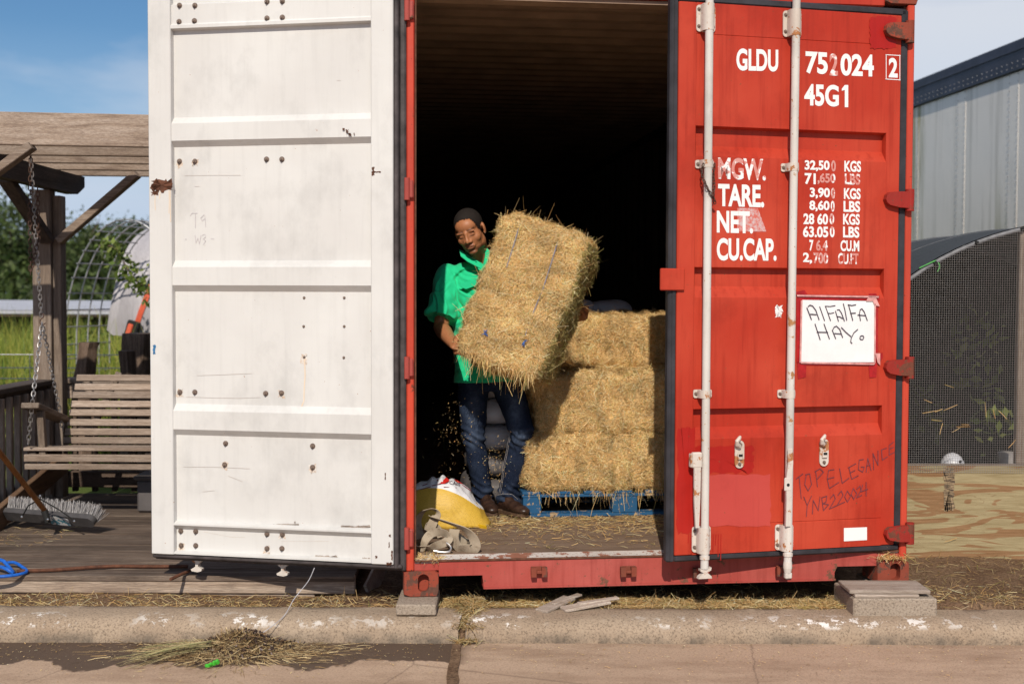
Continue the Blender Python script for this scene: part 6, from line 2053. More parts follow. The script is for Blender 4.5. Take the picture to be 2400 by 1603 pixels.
t = rng.uniform(-0.17, Lb + 0.012, N); zc = rng.uniform(-0.030, 0.034, N)
o3 = np.array(R3)
base = np.stack([t, np.full(N, 0.034), zc], axis=1) @ o3[:3, :3].T + o3[:3, 3]
dl = np.stack([0.10 * rng.normal(size=N) + np.clip((t - Lb + 0.05) * 8, 0, 1.2), np.full(N, 1.0) + 0 * t, 0.55 + 0.25 * rng.normal(size=N) + zc * 8], axis=1) @ o3[:3, :3].T
dl /= np.linalg.norm(dl, axis=1, keepdims=True)
Lq = rng.uniform(0.055, 0.080, N)
q = strands(base + dl * (Lq / 2)[:, None], dl, rng.normal(size=(N, 3)), Lq, np.full(N, 0.0026), rng.uniform(-.06, .06, N))
q[:, 2] = np.maximum(q[:, 2], DZ + 0.004)
tag(np_mesh('bristles', q, 4, M['bristle'], np.repeat(np.clip(np.array([[0.46, 0.44, 0.44]]) * (0.6 + 0.5 * rng.random((N, 1))), 0, 1), 2, axis=0), parent=broom), kind='stuff')
b = MB(); b.cyl(P(108, 1200, brr.y - 0.0), P(-60, 984, brr.y - 0.75), 0.0155, 12); b.build('handle', M['handle_wood'], broom, smooth=True)
b = MB(); b.cyl(P(104, 1196, brr.y - 0.02), P(113, 1225, brr.y - 0.035), 0.019, 10, 0.015); b.build('socket', M['black'], broom)
b = MB(); b.tube([P(92, 1168, brr.y - 0.08), P(110, 1178, brr.y - 0.06), P(140, 1195, brr.y - 0.06), P(172, 1218, brr.y - 0.05)], 0.004, 6); b.tube([P(88, 1172, brr.y - 0.08), P(66, 1185, brr.y - 0.02), P(52, 1210, brr.y + 0.03)], 0.004, 6)
b.build('brace', M['black'], broom)
for (u, v) in ((112, 1217), (174, 1221), (51, 1211), (89, 1168), (94, 1162)):
    b = MB(); b.ellip(P(u, v, brr.y - 0.06), (.0075,) * 3, None, 8, 6); b.build('bolt', M['steel'], broom)
b = MB(); Ms = R3 @ Matrix.Translation((Lb * 0.50, -0.002, -0.002)); b.prism([(-0.075, -0.034), (0.06, -0.034), (0.062, 0.016), (0.0, 0.034), (-0.07, 0.030)], Ms, 0.0015); b.build('torn_label', M['sticker'], broom)

# rusty bar and blue rope on the deck edge
b = MB()
pts = [PZ(40, 1338, DZ + 0.010), PZ(130, 1335, DZ + 0.011), PZ(250, 1327, DZ + 0.012), PZ(350, 1327, DZ + 0.012), PZ(440, 1327, DZ + 0.012)]
b.tube(catmull(pts, 14), 0.0085, 8)
pc_ = catmull(pts, 60)
for k in range(0, len(pc_) - 1, 2): b.tube([pc_[k], pc_[k].lerp(pc_[k + 1], 0.6)], 0.0102, 6)
tag(b.build('rebar', M['rust'], None, loc=tuple(pts[2])), 'rusty ribbed steel bar lying along the front of the deck', 'steel bar')
b = MB(); b.tube([PZ(400, 1357, DZ + 0.012), PZ(425, 1345, DZ + 0.016), PZ(455, 1333, DZ + 0.014)], 0.008, 6)
tag(b.build('rebar', M['rust'], None, loc=tuple(PZ(425, 1345, DZ))), 'short dark steel bar end over the deck edge under the white door', 'steel bar')
b = MB()
b.tube(catmull([PZ(-40, 1310, DZ + .03), PZ(2, 1312, DZ + .05), PZ(18, 1325, DZ + .03), PZ(30, 1342, DZ + .012), PZ(8, 1330, DZ + .035), PZ(-30, 1322, DZ + .02)], 6), 0.009, 8)
b.tube(catmull([PZ(14, 1319, DZ + .02), PZ(34, 1318, DZ + .03), PZ(52, 1328, DZ + .02), PZ(63, 1338, DZ + .012), PZ(48, 1345, DZ + .01), PZ(10, 1350, DZ + .01), PZ(-40, 1352, DZ + .01)], 6), 0.008, 8)
tag(b.build('blue_rope', M['blue_rope'], None, smooth=True, loc=tuple(PZ(10, 1340, DZ))), 'looped bright blue rope at the left front of the deck', 'rope')
# pale board leaning in the gap between deck and container
b = MB(); b.bar(P(862, 1392, 6.02), P(905, 1305, 6.35), 0.10, 0.016, (1, -0.4, 0.2), 0.002)
tag(b.build('leaning_board', M['scrap_wood'], None, loc=tuple(P(870, 1392, 6.02))), 'pale board leaning in the dark gap between deck and container', 'board')

# ================================================================== behind the deck
def leaves(c, N, spread, size, rng, pal, droop=0.2):
    p = np.array(c) + rng.normal(size=(N, 3)) * np.array(spread)
    d = rng.normal(size=(N, 3)); d[:, 2] -= droop
    d /= np.linalg.norm(d, axis=1, keepdims=True)
    L = size * rng.uniform(0.6, 1.3, N)
    u = rng.normal(size=(N, 3))
    s = np.cross(d, u); s /= np.linalg.norm(s, axis=1, keepdims=True)
    n = np.cross(s, d)
    W = L * 0.26
    q = np.stack([p, p + d * (L * .45)[:, None] + s * W[:, None] + n * (L * .06)[:, None], p + d * L[:, None], p + d * (L * .45)[:, None] - s * W[:, None] + n * (L * .06)[:, None]], axis=1).reshape(-1, 3)
    col = pal[rng.integers(0, len(pal), N)] * (0.65 + 0.6 * rng.random((N, 1)))
    return q, col
GP = np.array([(0.055, 0.085, 0.022), (0.075, 0.11, 0.03), (0.045, 0.065, 0.02), (0.09, 0.12, 0.035)])
GY = np.array([(0.11, 0.17, 0.03), (0.16, 0.21, 0.04), (0.09, 0.14, 0.025), (0.20, 0.24, 0.06)])

def tree(label, x, y, h, r, seed, N=10000, pal=GP):
    rng = np.random.default_rng(seed)
    t = thing('tree', label, 'tree', (x, y, 0.07), group='trees behind the field')
    b = MB()
    b.tube([(x, y, 0.05), (x + .1, y, h * .3), (x - .1, y + .1, h * .62)], [0.20, 0.15, 0.07], 8)
    tips = []
    for k in range(11):
        a = rng.uniform(0, 6.28); z = h * rng.uniform(.22, .62); rr = r * rng.uniform(.45, .95)
        e = (x + math.cos(a) * rr, y + math.sin(a) * rr, min(h * .97, z + h * rng.uniform(.12, .36)))
        b.tube([(x, y, z * .9), ((x + e[0]) / 2 + rng.normal() * .1, (y + e[1]) / 2, (z + e[2]) / 2), e], [0.07, 0.045, 0.014], 6)
        tips.append(e)
    b.build('trunk', M['bark_dk'], t)
    Q, C = [], []
    for k in range(42):
        e = tips[rng.integers(0, len(tips))]
        f = rng.uniform(.45, 1.1)
        c = (x + (e[0] - x) * f + rng.normal() * r * .16, y + (e[1] - y) * f + rng.normal() * r * .16, h * .25 + (e[2] - h * .25) * f + rng.normal() * h * .06)
        sp = r * rng.uniform(.10, .21)
        q, c_ = leaves(c, N // 42, (sp, sp, sp * .75), 0.17, rng, pal)
        Q.append(q); C.append(c_ * rng.uniform(.75, 1.2))
    np_mesh('crown', np.vstack(Q), 4, M['leaf'], np.vstack(C), parent=t)
for k, (u, d_, vt, r, lab_) in enumerate(((25, 44, 470, 2.6, 'dark leafy tree at the far left edge behind the pergola post'), (185, 46, 462, 2.2, 'thin-topped tree rising right of the pergola post'), (108, 50, 520, 2.6, 'tree hidden largely behind the pergola post'),
                                        (262, 52, 545, 2.5, 'low dark tree behind the arched wire panel'), (345, 48, 505, 2.3, 'tree whose edge shows beside the white door'))):
    p_ = P(u, vt, d_)
    tree(lab_, p_.x, d_, p_.z, r, 50 + k)
# hedge band under the trees
rng = np.random.default_rng(77); Q, C = [], []
for k in range(90):
    yy = rng.uniform(36, 44); xx = rng.uniform(-0.47, -0.15) * yy
    q, c_ = leaves((xx, yy, rng.uniform(.4, 2.3)), 60, (.7, .6, .45), 0.26, rng, GP); Q.append(q); C.append(c_)
tag(np_mesh('undergrowth', np.vstack(Q), 4, M['leaf'], np.vstack(C), loc=(-12, 40, 0)), 'dark undergrowth beneath the distant trees', 'undergrowth', kind='stuff')

# long low shed with a pale roof
shed = thing('low_shed', 'long low shed with a pale metal roof beyond the grass', 'shed', (-9.5, 24.6, 0.07))
b = MB(); b.bar((-17.5, 24.3, 1.30), (-4.0, 24.3, 1.27), 3.0, 0.05, (0, -0.06, 1)); b.build('roof', M['tarp_white'], shed)
b = MB(); b.box((-10.7, 22.86, 1.17), (13.4, 0.05, 0.12), None, 0.01); b.build('roof_edge', M['wood_dk_x'], shed)
b = MB(); b.box((-10.7, 24.5, 0.6), (13.0, 2.2, 1.1)); b.build('wall', M['dark_wall'], shed)
for k in range(5):
    b = MB(); b.box((-16.5 + k * 2.6, 22.95, 0.6), (0.12, 0.12, 1.08)); b.build('post', M['wood_br_y'], shed)

# tall grass
rng = np.random.default_rng(31); N = 15000
yy = rng.uniform(9.6, 20.5, N) ; xx = -(0.20 + 0.27 * rng.random(N)) * yy + 0.6 * rng.normal(size=N)
hh = np.clip(rng.normal(0.80, 0.20, N), .3, 1.35) * np.where(yy < 11.5, 0.62, 1.0)
ln = rng.normal(0, 0.16, (N, 2)) * hh[:, None]
W = rng.uniform(0.008, 0.018, N)
a = rng.uniform(0, 6.28, N)
s = np.stack([np.cos(a), np.sin(a) * .4, 0 * a], axis=1) * (W / 2)[:, None]
p0 = np.stack([xx, yy, np.full(N, 0.06)], axis=1)
p1 = p0 + np.stack([ln[:, 0] * .35, ln[:, 1] * .35, hh * .6], axis=1)
p2 = p0 + np.stack([ln[:, 0], ln[:, 1], hh], axis=1)
q = np.stack([p0 - s, p0 + s, p1 + s * .8, p1 - s * .8, p1 - s * .8, p1 + s * .8, p2 + s * .12, p2 - s * .12], axis=1).reshape(-1, 3)
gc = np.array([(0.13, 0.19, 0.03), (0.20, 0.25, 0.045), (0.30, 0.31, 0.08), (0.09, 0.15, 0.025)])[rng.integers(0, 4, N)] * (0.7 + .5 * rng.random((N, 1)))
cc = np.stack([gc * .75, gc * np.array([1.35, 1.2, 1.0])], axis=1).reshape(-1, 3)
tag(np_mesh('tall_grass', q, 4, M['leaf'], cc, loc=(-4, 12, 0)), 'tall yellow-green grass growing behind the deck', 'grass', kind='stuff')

# arched wire panel and bent metal sheet
AX, AR_, AZ0 = -3.64, 0.70, 1.05
def arch(th, y, rr=1.0):              # th 0 = left springing, pi = right
    if th < 0: return Vector((AX - AR_ * rr, y, max(0.06, AZ0 + th)))
    return Vector((AX - AR_ * rr * math.cos(th), y, AZ0 + 1.20 * rr * math.sin(th)))
ap = thing('wire_arch', 'tall arch of bent galvanised wire livestock panel behind the swing', 'wire panel', (AX, 12.6, 0.06))
ys = [12.0, 12.175, 12.35, 12.525, 12.70]
for y_ in ys:
    b = MB(); b.tube([arch(-0.88, y_), arch(-0.4, y_)] + [arch(math.pi * k / 30, y_) for k in range(31)] + [Vector((AX + AR_, y_, 0.06))], 0.0075, 6)
    b.build('long_wire', M['galv'], ap)
th = [-0.85, -0.72, -0.58, -0.43, -0.28, -0.14] + [math.pi * k / 22 for k in range(23)]
for t_ in th:
    b = MB(); b.tube([arch(t_, ys[0] - .03), arch(t_, ys[-1] + .03)], 0.0068, 6); b.build('cross_wire', M['galv'], ap)
sh = thing('metal_sheet', 'bent grey metal sheet with an orange strap leaning over the wire arch', 'metal sheet', P(300, 810, 12.7))
prof_s = catmull([P(249, 786, 12.55), P(256, 735, 12.55), P(267, 680, 12.6), P(281, 625, 12.7), P(300, 578, 12.85), P(330, 545, 13.1), P(375, 528, 13.5), P(430, 530, 14.0)], 4)
DS = Vector((0.88, 0.34, 0.0))
def on_sheet(t, s_, lift=0.0):
    i_ = min(len(prof_s) - 2, int(t * (len(prof_s) - 1))); f_ = t * (len(prof_s) - 1) - i_
    return prof_s[i_].lerp(prof_s[i_ + 1], f_) + DS * s_ + Vector((-.5, -.8, .3)).normalized() * lift
b = MB(); vs, fs = [], []
ns_ = 33; nt_ = 28
for i in range(nt_ + 1):
    for j in range(ns_):
        s_ = j / (ns_ - 1) * 1.25
        t_ = i / nt_
        if i == 0 and s_ < 0.07: t_ = 0.045 * (1 - s_ / 0.07)
        vs.append(on_sheet(t_, s_, 0.014 if j % 6 in (2, 3) else 0.0) - Vector((0, 0, 0.04 * s_ if i == 0 else 0)))
for i in range(nt_):
    for j in range(ns_ - 1):
        k = i * ns_ + j; fs.append((k, k + 1, k + ns_ + 1, k + ns_))
b.add(vs, fs); b.build('sheet', M['sheet'], sh, smooth=True, angle=50)
b = MB(); pt = [on_sheet(0.02 + 0.62 * k / 14, 0.30 + 0.20 * k / 14, 0.022) for k in range(15)]
b.ribbon(pt, [DS] * 15, 0.052, 0.006); b.build('strap', M['orange'], sh)
b = MB(); b.box(on_sheet(0.03, 0.30, 0.05), (0.13, 0.06, 0.20), Matrix.Rotation(0.3, 3, 'Y'), 0.012); b.build('ratchet', M['black'], sh)
b = MB(); b.box(on_sheet(0.03, 0.30, 0.085), (0.055, 0.03, 0.12), Matrix.Rotation(0.3, 3, 'Y'), 0.01); b.build('strap_end', M['orange'], sh)
for o_ in (ap,):
    o_.matrix_world = Matrix.Translation((AX - AR_, 12.0, 0)) @ Matrix.Rotation(R_(-18), 4, 'Z') @ Matrix.Translation((AR_ - AX, -12.0, 0)) @ WORLD[o_]
    WORLD[o_] = o_.matrix_world.copy()
# two dead trunks standing behind the railing
def trunk(label, us, d_, r0, mat):
    t = thing('dead_trunk', label, 'tree trunk', (P(us[0][0], us[0][1], d_).x, d_, 0.06))
    b = MB(); pts = [P(u, v, d_) for u, v, r in us]; pts = [Vector((pts[0].x, d_, 0.05))] + pts
    n = 20; vs, fs = [], []
    rr = [us[0][2] * 1.05] + [r for _, _, r in us]
    pc2, rc2 = [], []
    for i in range(len(pts) - 1):
        for k in range(6): pc2.append(pts[i].lerp(pts[i + 1], k / 6)); rc2.append(rr[i] + (rr[i + 1] - rr[i]) * k / 6)
    pc2.append(pts[-1]); rc2.append(rr[-1])
    for p_, r_ in zip(pc2, rc2):
        for k in range(n):
            a = 2 * math.pi * k / n
            q_ = r_ * (1 + .12 * math.sin(a * 5 + p_.z * 7) + .10 * mnoise.noise(Vector((math.cos(a) * 2, math.sin(a) * 2, p_.z * 6))))
            vs.append(p_ + Vector((math.cos(a) * q_, math.sin(a) * q_, 0)))
    for i in range(len(pc2) - 1):
        for k in range(n):
            l = (k + 1) % n; fs.append((i * n + k, i * n + l, (i + 1) * n + l, (i + 1) * n + k))
    fs += [tuple(reversed(range(n))), tuple((len(pc2) - 1) * n + k for k in range(n))]
    b.add(vs, fs); b.build('stem', mat, t, smooth=True, angle=50)
trunk('slim pale dead trunk standing behind the swing', [(196, 880, .075), (203, 845, .068), (206, 818, .062), (210, 802, .070)], 9.4, .07, M['bark'])
trunk('thick dark dead trunk beside the white door', [(330, 880, .150), (334, 830, .150), (338, 790, .155), (338, 781, .15)], 9.7, .15, M['bark_dk'])
trunk('short dark stub in front of the thick dead trunk', [(300, 880, .055), (298, 845, .055), (297, 822, .058)], 9.3, .06, M['bark_dk'])

# leafy vine hanging across the sheet, and low bushes
rng = np.random.default_rng(9); Q, C = [], []
vine = thing('vine', 'leafy green vine trailing over the bent metal sheet', 'vine', P(300, 700, 11.6))
path = catmull([P(232, 575, 11.6), P(262, 578, 11.5), P(282, 600, 11.5), P(305, 640, 11.5), P(328, 665, 11.45), P(352, 672, 11.4), P(380, 690, 11.4)], 6)
b = MB(); b.tube(path, 0.006, 6); b.build('stem', M['bark'], vine)
for p_ in path[2:]:
    q, c_ = leaves(tuple(p_), 9, (.045, .05, .05), 0.07, rng, GY, 0.6); Q.append(q); C.append(c_)
np_mesh('foliage', np.vstack(Q), 4, M['leaf'], np.vstack(C), parent=vine)
for k, (u, v, d_, n_, lab_) in enumerate(((235, 850, 15.2, 900, 'leafy bush behind the wire arch, left of the dark trunks'), (320, 862, 15.0, 700, 'leafy bush behind the dark trunks by the white door'), (165, 855, 15.0, 500, 'small leafy bush between pergola post and slim trunk'))):
    c0 = P(u, v, d_)
    bu = thing('bush', lab_, 'bush', (c0.x, d_, 0.07))
    b = MB()
    for j in range(6): b.tube([(c0.x + rng.normal() * .05, d_, 0.06), (c0.x + rng.normal() * .15, d_ + rng.normal() * .1, c0.z * .6), (c0.x + rng.normal() * .25, d_ + rng.normal() * .15, c0.z + .1)], [.012, .009, .004], 5)
    b.build('stems', M['bark'], bu)
    Q, C = [], []
    for j in range(12):
        q, c_ = leaves((c0.x + rng.normal() * .22, d_ + rng.normal() * .2, c0.z + rng.normal() * .16 - .1), n_ // 12, (.12, .12, .12), 0.085, rng, GY); Q.append(q); C.append(c_)
    np_mesh('foliage', np.vstack(Q), 4, M['leaf'], np.vstack(C), parent=bu)
# field fence
fe = thing('wire_fence', 'galvanised field fence wires left of the pergola post', 'fence', (-4.5, 10.2, 0.06))
for v in (831, 862, 887, 912):
    a = P(40, v, 10.2); b = MB(); b.tube([Vector((-9, 10.2, a.z)), Vector((-2.2, 10.2, a.z))], 0.0042, 6); b.build('wire', M['galv'], fe)
for k in range(14):
    b = MB(); b.tube([Vector((-8.6 + k * .42, 10.2, .06)), Vector((-8.6 + k * .42, 10.2, P(40, 831, 10.2).z))], 0.0035, 5); b.build('stay', M['galv'], fe)

# ================================================================== right: trailer and hoop house
TX = 5.05
TRX = []
tr = thing('trailer', 'long grey riveted aluminium trailer with a dark top rail', 'trailer', (TX + 1.25, 14.5, 0.07))
ZT, ZR = 4.10, 3.79
edges = [10.1, 11.33, 12.52, 13.65, 14.83, 15.95, 17.1, 18.3, 19.5]
for k in range(len(edges) - 1):
    b = MB(); b.box((TX + 0.01, (edges[k] + edges[k + 1]) / 2, (1.15 + ZR) / 2), (0.02, edges[k + 1] - edges[k] - 0.006, ZR - 1.15), None, 0.002); b.build('side_panel', M['trailer'], tr)
    b = MB(); b.box((TX - 0.0015, edges[k], (1.15 + ZR) / 2), (0.003, 0.19, ZR - 1.16), None, 0.002); b.build('panel_joint', M['trailer'], tr)
b = MB(); b.box((TX - 0.012, 14.8, (ZR + ZT) / 2), (0.04, 9.5, ZT - ZR), None, 0.01); b.build('top_rail', M['trailer_rail'], tr)
b = MB(); b.box((TX - 0.036, 14.8, ZT - 0.10), (0.012, 9.5, 0.02), None, 0.003); b.build('rail_bead', M['trailer_rail'], tr)
b = MB(); b.box((TX + 1.25, 14.8, ZT - 0.03), (2.44, 9.45, 0.05)); b.build('roof', M['trailer'], tr)
b = MB(); b.box((TX + 1.27, 14.8, 1.13), (2.44, 9.45, 0.10)); b.build('underframe', M['trailer_rail'], tr)
b = MB(); b.box((TX + 1.27, 19.52, 2.6), (2.44, 0.03, 2.9)); b.build('end_panel', M['trailer'], tr)
b = MB(); b.box((TX + 2.50, 14.8, 2.6), (0.02, 9.45, 2.9)); b.build('far_side', M['trailer'], tr)
for y_ in (16.2, 17.4):
    for x in (TX + .2, TX + 2.2):
        b = MB(); b.tube([(x - .13, y_, .57), (x - .11, y_, .57), (x + .11, y_, .57), (x + .13, y_, .57)], [.42, .5, .5, .42], 24); b.build('wheel', M['rubber'], tr)
for x in (TX + .4, TX + 2.1):
    b = MB(); b.box((x, 11.6, .6), (.12, .12, 1.06)); b.box((x, 11.6, .09), (.3, .3, .03)); b.build('landing_leg', M['trailer_rail'], tr)
b = MB()
for e in edges[1:-1]:
    for dy in (-.085, .085):
        for k in range(36):
            z = 1.25 + k * 0.072
            b.tube([(TX - .007, e + dy, z), (TX - .011, e + dy, z)], [.0075, .0045], 6)
y_ = 10.2
while y_ < 19:
    for z in (ZR + 0.045, ZR + 0.095): b.tube([(TX - .032, y_, z), (TX - .036, y_, z)], [.0065, .004], 6)
    y_ += 0.105
tag(b.build('rivets', plain('rivet_grey', (0.36, 0.35, 0.35), 0.5), tr), kind='stuff')
tr.matrix_world = Matrix.Translation((TX, 12.4, 0)) @ Matrix.Rotation(R_(6.0), 4, 'Z') @ Matrix.Translation((-TX, -12.4, 0)) @ WORLD[tr]
WORLD[tr] = tr.matrix_world.copy()

HX, HW_, HH_, HZ, HYF, HYB = 3.20, 1.45, 1.136, 0.826, 6.83, 9.7
M['old_pipe'] = plain('old_pipe', (0.16, 0.16, 0.17), 0.6, 0.3, 30)
hoop = thing('hoop_coop', 'hoop coop with wire mesh front, dark shade cloth and plywood base', 'coop', (HX, HYF, 0.09))
def hp_(t, y_, g_=0.0):                 # t: 0 left foot .. 1 right foot
    if t < 0.16: return Vector((HX - HW_ - g_, y_, 0.09 + (HZ - 0.09) * t / 0.16))
    if t > 0.84: return Vector((HX + HW_ + g_, y_, 0.09 + (HZ - 0.09) * (1 - t) / 0.16))
    a = math.pi * (t - 0.16) / 0.68
    return Vector((HX - (HW_ + g_) * math.cos(a), y_, HZ + (HH_ + g_) * math.sin(a)))
for k, y_ in enumerate((HYF, 7.75, 8.7, HYB)):
    b = MB(); b.tube([hp_(t / 60, y_) for t in range(61)], 0.012, 10); b.build('hoop_pipe', M['old_pipe'], hoop, smooth=True)
b = MB(); vs, fs = [], []
ysh = lin(HYF + 0.015, HYB + 0.02, 10)
for j, y_ in enumerate(ysh):
    for i in range(61):
        sag = -0.035 * math.sin(math.pi * ((y_ - HYF) % 0.957) / 0.957) * (1 if 0.2 < i / 60 < 0.8 else 0.3)
        vs.append(hp_(i / 60, y_, 0.017 + sag))
for j in range(9):
    for i in range(60):
        k = j * 61 + i; fs.append((k, k + 1, k + 62, k + 61))
b.add(vs, fs); b.build('shade_cloth', M['cloth'], hoop, smooth=True, angle=180)
b = MB(); vs = [hp_(i / 60, HYB + .02, 0.0) for i in range(61)]; b.add(vs + [Vector((HX, HYB + .02, .09))], [(i, i + 1, 61) for i in range(60)]); b.build('back_cloth', M['liner'], hoop)
b = MB(); b.box((HX - 0.02, HYF - 0.028, 0.352), (2 * HW_ + 0.02, 0.016, 0.524), None, 0.002); ply = b.build('plywood', M['plywood'], hoop)
b = MB(); pf = Frame(0, HYF - 0.037, 0.0)
M['stain'] = None
g = G('dark_stain'); g.set('Base Color', g.mix(g.ramp(g.noise(30, 5, 0.7, g.coord((0.6, 1, 5))), [(0.44, 0.0), (0.56, 1.0)]), (0.05, 0.035, 0.025), (0.34, 0.24, 0.14))).set('Roughness', 0.9)
patch(b, pf, 2213, 1096, 2236, 1196, 0.001, 4, 0.12, 14); b.build('stain', g.m, ply)
for x in (2.80, 3.62):
    b = MB(); b.box((x + 0.03, HYF + 0.03, (0.62 + HZ + HH_ - .03) / 2), (0.06, 0.045, HZ + HH_ - .65), None, 0.003); b.build('stud', M['wood_z'], hoop)
b = MB(); b.box((HX, HYF + 0.006, 0.60), (2 * HW_ - .02, 0.03, 0.04), None, 0.003); b.build('mesh_rail', M['wood_x'], hoop)
b = MB()                                # hardware cloth over the front
def ztop(x):
    q = 1 - ((x - HX) / HW_) ** 2
    return HZ + HH_ * math.sqrt(max(0, q)) if q > 0 else HZ
def xleft(z):
    if z < HZ: return HX - HW_
    return HX - HW_ * math.sqrt(max(0, 1 - ((z - HZ) / HH_) ** 2))
x = HX - HW_ + 0.01
while x < 4.0:
    pts = []
    zt = ztop(x) - 0.004
    for k in range(9):
        z = 0.575 + (zt - 0.575) * k / 8
        pts.append((x + 0.004 * mnoise.noise(Vector((x * 3, z * 2.0, 0))), HYF - 0.042 + 0.004 * mnoise.noise(Vector((x * 4, z * 4, 5))), z))
    b.tube(pts, 0.00075, 4, caps=False); x += 0.0127
z = 0.58
while z < HZ + HH_ - .01:
    x0 = xleft(z) + .006; x1 = min(4.0, 2 * HX - x0)
    pts = []
    for k in range(13):
        x = x0 + (x1 - x0) * k / 12
        pts.append((x, HYF - 0.043 + 0.004 * mnoise.noise(Vector((x * 4, z * 4, 5))), z + 0.005 * mnoise.noise(Vector((x * 2.2, z * 3, 9)))))
    b.tube(pts, 0.00075, 4, caps=False); z += 0.0127
tag(b.build('hardware_cloth', plain('mesh_wire', (0.30, 0.28, 0.27), 0.5, 0.1, 20, metal=0.2, bump=0), hoop), kind='stuff')
for k in range(9):
    t = 0.20 + k * 0.04; q = hp_(t, HYF)
    b = MB(); b.box(q, (0.022, 0.036, 0.022), Matrix.Rotation(k, 3, 'Y'), 0.004); b.build('cable_tie', M['black'], hoop)
b = MB(); q = P(2196, 612, HYF); b.tube(catmull([q + Vector((-.10, -.01, -.04)), q + Vector((-.03, -.02, -.005)), q, q + Vector((.008, -.02, -.03)), q + Vector((-.004, -.02, -.06))], 6), 0.0035, 5)
b.build('green_twine', plain('green_twine', (0.10, 0.42, 0.10), 0.6), hoop)
# loose straws caught in the mesh
rng = np.random.default_rng(3)
cl = np.array([list(P(u, v, HYF - 0.05)) for u, v in ((2180, 965), (2200, 962), (2228, 955), (2196, 985), (2206, 1005), (2240, 1008), (2258, 1000), (2225, 905), (2310, 960), (2330, 970), (2350, 972), (2372, 1040), (2228, 1265), (2175, 940), (2262, 995))])
d = rng.normal(size=(15, 3)) * np.array([1, .1, 1.0])
q = strands(cl, d, np.tile([0, -1.0, 0], (15, 1)), rng.uniform(.04, .09, 15), np.full(15, .0026), rng.uniform(-.1, .1, 15))
tag(np_mesh('caught_straw', q, 4, M['straw'], np.repeat(stalk_cols(15, rng), 2, axis=0), loc=(2.4, HYF - .05, .9)), 'loose straws caught in the coop mesh', 'straw', kind='stuff')
# white domed drinker and small pot inside
dq = P(2232, 1090, 7.12)
b = MB()
prof_ = [(0.0, .085), (0.10, .085), (0.30, .075), (0.345, .072), (0.385, .064), (0.415, .048), (0.432, .026), (0.438, .004)]
zb_ = dq.z - 0.365
b.tube([(dq.x, 7.12, zb_ + h) for h, r in prof_], [r for h, r in prof_], 24)
dr = b.build('drinker', M['plastic_white'], None, smooth=True, angle=60, loc=(dq.x, 7.12, zb_)); tag(dr, 'white domed plastic drinker with a hole, behind the mesh', 'drinker')
b = MB(); b.ellip(P(2251, 1081, 7.055), (.009, .006, .008), None, 10, 8); b.build('hole', M['black'], dr)
b = MB(); b.box((dq.x, 7.14, (0.09 + zb_) / 2), (0.3, 0.3, max(.02, zb_ - .09 - .002)), None, .01); tag(b.build('wood_block', M['wood_x'], None, loc=(dq.x, 7.14, .09)), 'low wooden block under the white drinker inside the coop', 'block')
pq = P(2364, 1090, 7.2); b = MB(); b.tube([(pq.x, 7.2, 0.09), (pq.x, 7.2, pq.z + .06), (pq.x, 7.2, pq.z + .075)], [.05, .06, .064], 18)
tag(b.build('pot', plain('grey_pot', (0.42, 0.38, 0.36), 0.6), None, smooth=True, loc=(pq.x, 7.2, .09)), 'small grey pot beside the stud inside the coop', 'pot')
rng = np.random.default_rng(19); Q, C = [], []
weeds = thing('weeds', 'green weeds growing inside the mesh coop', 'plant', (2.75, 8.6, .08))
for k in range(5):
    q, c_ = leaves((2.6 + rng.random() * 1.0, 8.2 + rng.random() * .8, .5 + rng.random() * .8), 40, (.08, .08, .10), 0.085, rng, GY); Q.append(q); C.append(c_)
np_mesh('foliage', np.vstack(Q), 4, M['leaf'], np.vstack(C), parent=weeds)

# ================================================================== blocks, boards, litter
def block_thing(name, mat, label, cat, x0, x1, y0, y1, z0, z1, bev=.006):
    b = MB(); b.box(((x0 + x1) / 2, (y0 + y1) / 2, (z0 + z1) / 2), (x1 - x0, y1 - y0, z1 - z0), Matrix.Rotation(random.uniform(-.02, .02), 3, 'Z'), bev)
    return tag(b.build(name, M[mat], None, loc=((x0 + x1) / 2, (y0 + y1) / 2, z0)), label, cat)
block_thing('concrete_block', 'block', 'small concrete block under the left front corner of the container', 'block', -0.520, -0.338, 5.525, 5.83, 0.104, 0.1535)
block_thing('concrete_block', 'block', 'long concrete block on the kerb below the right container corner', 'block', 1.553, 1.937, 5.575, 5.90, 0.092, 0.176)
block_thing('concrete_block', 'block', 'concrete block directly under the right corner casting', 'block', 1.74, 1.96, 5.925, 6.20, 0.06, 0.1535)
block_thing('shim_board', 'scrap_wood', 'lower weathered board on the right concrete block', 'board', 1.565, 1.86, 5.59, 5.79, 0.1765, 0.191, .003)
block_thing('shim_board', 'scrap_wood', 'upper weathered board on the right concrete block', 'board', 1.545, 1.915, 5.60, 5.80, 0.1915, 0.209, .003)
for k, (ua, va, ub_, vb_, wd, lab_) in enumerate(((1268, 1432, 1335, 1400, .07, 'split grey wood scrap lying in the straw, left one'), (1318, 1428, 1425, 1408, .075, 'split grey wood scrap on the back of the kerb, right one'))):
    a, c = PZ(ua, va, .105), PZ(ub_, vb_, .125)
    b = MB(); b.bar(a, c, wd, .014, (0, 0, 1), .003); b.bar(a.lerp(c, .3) + Vector((.01, .02, .010)), c + Vector((.05, .02, .010)), wd * .5, .010, (0, 0, 1), .003)
    tag(b.build('wood_scrap', M['scrap_wood'], None, loc=tuple(a)), lab_, 'wood scrap', 'wood scraps by the kerb')

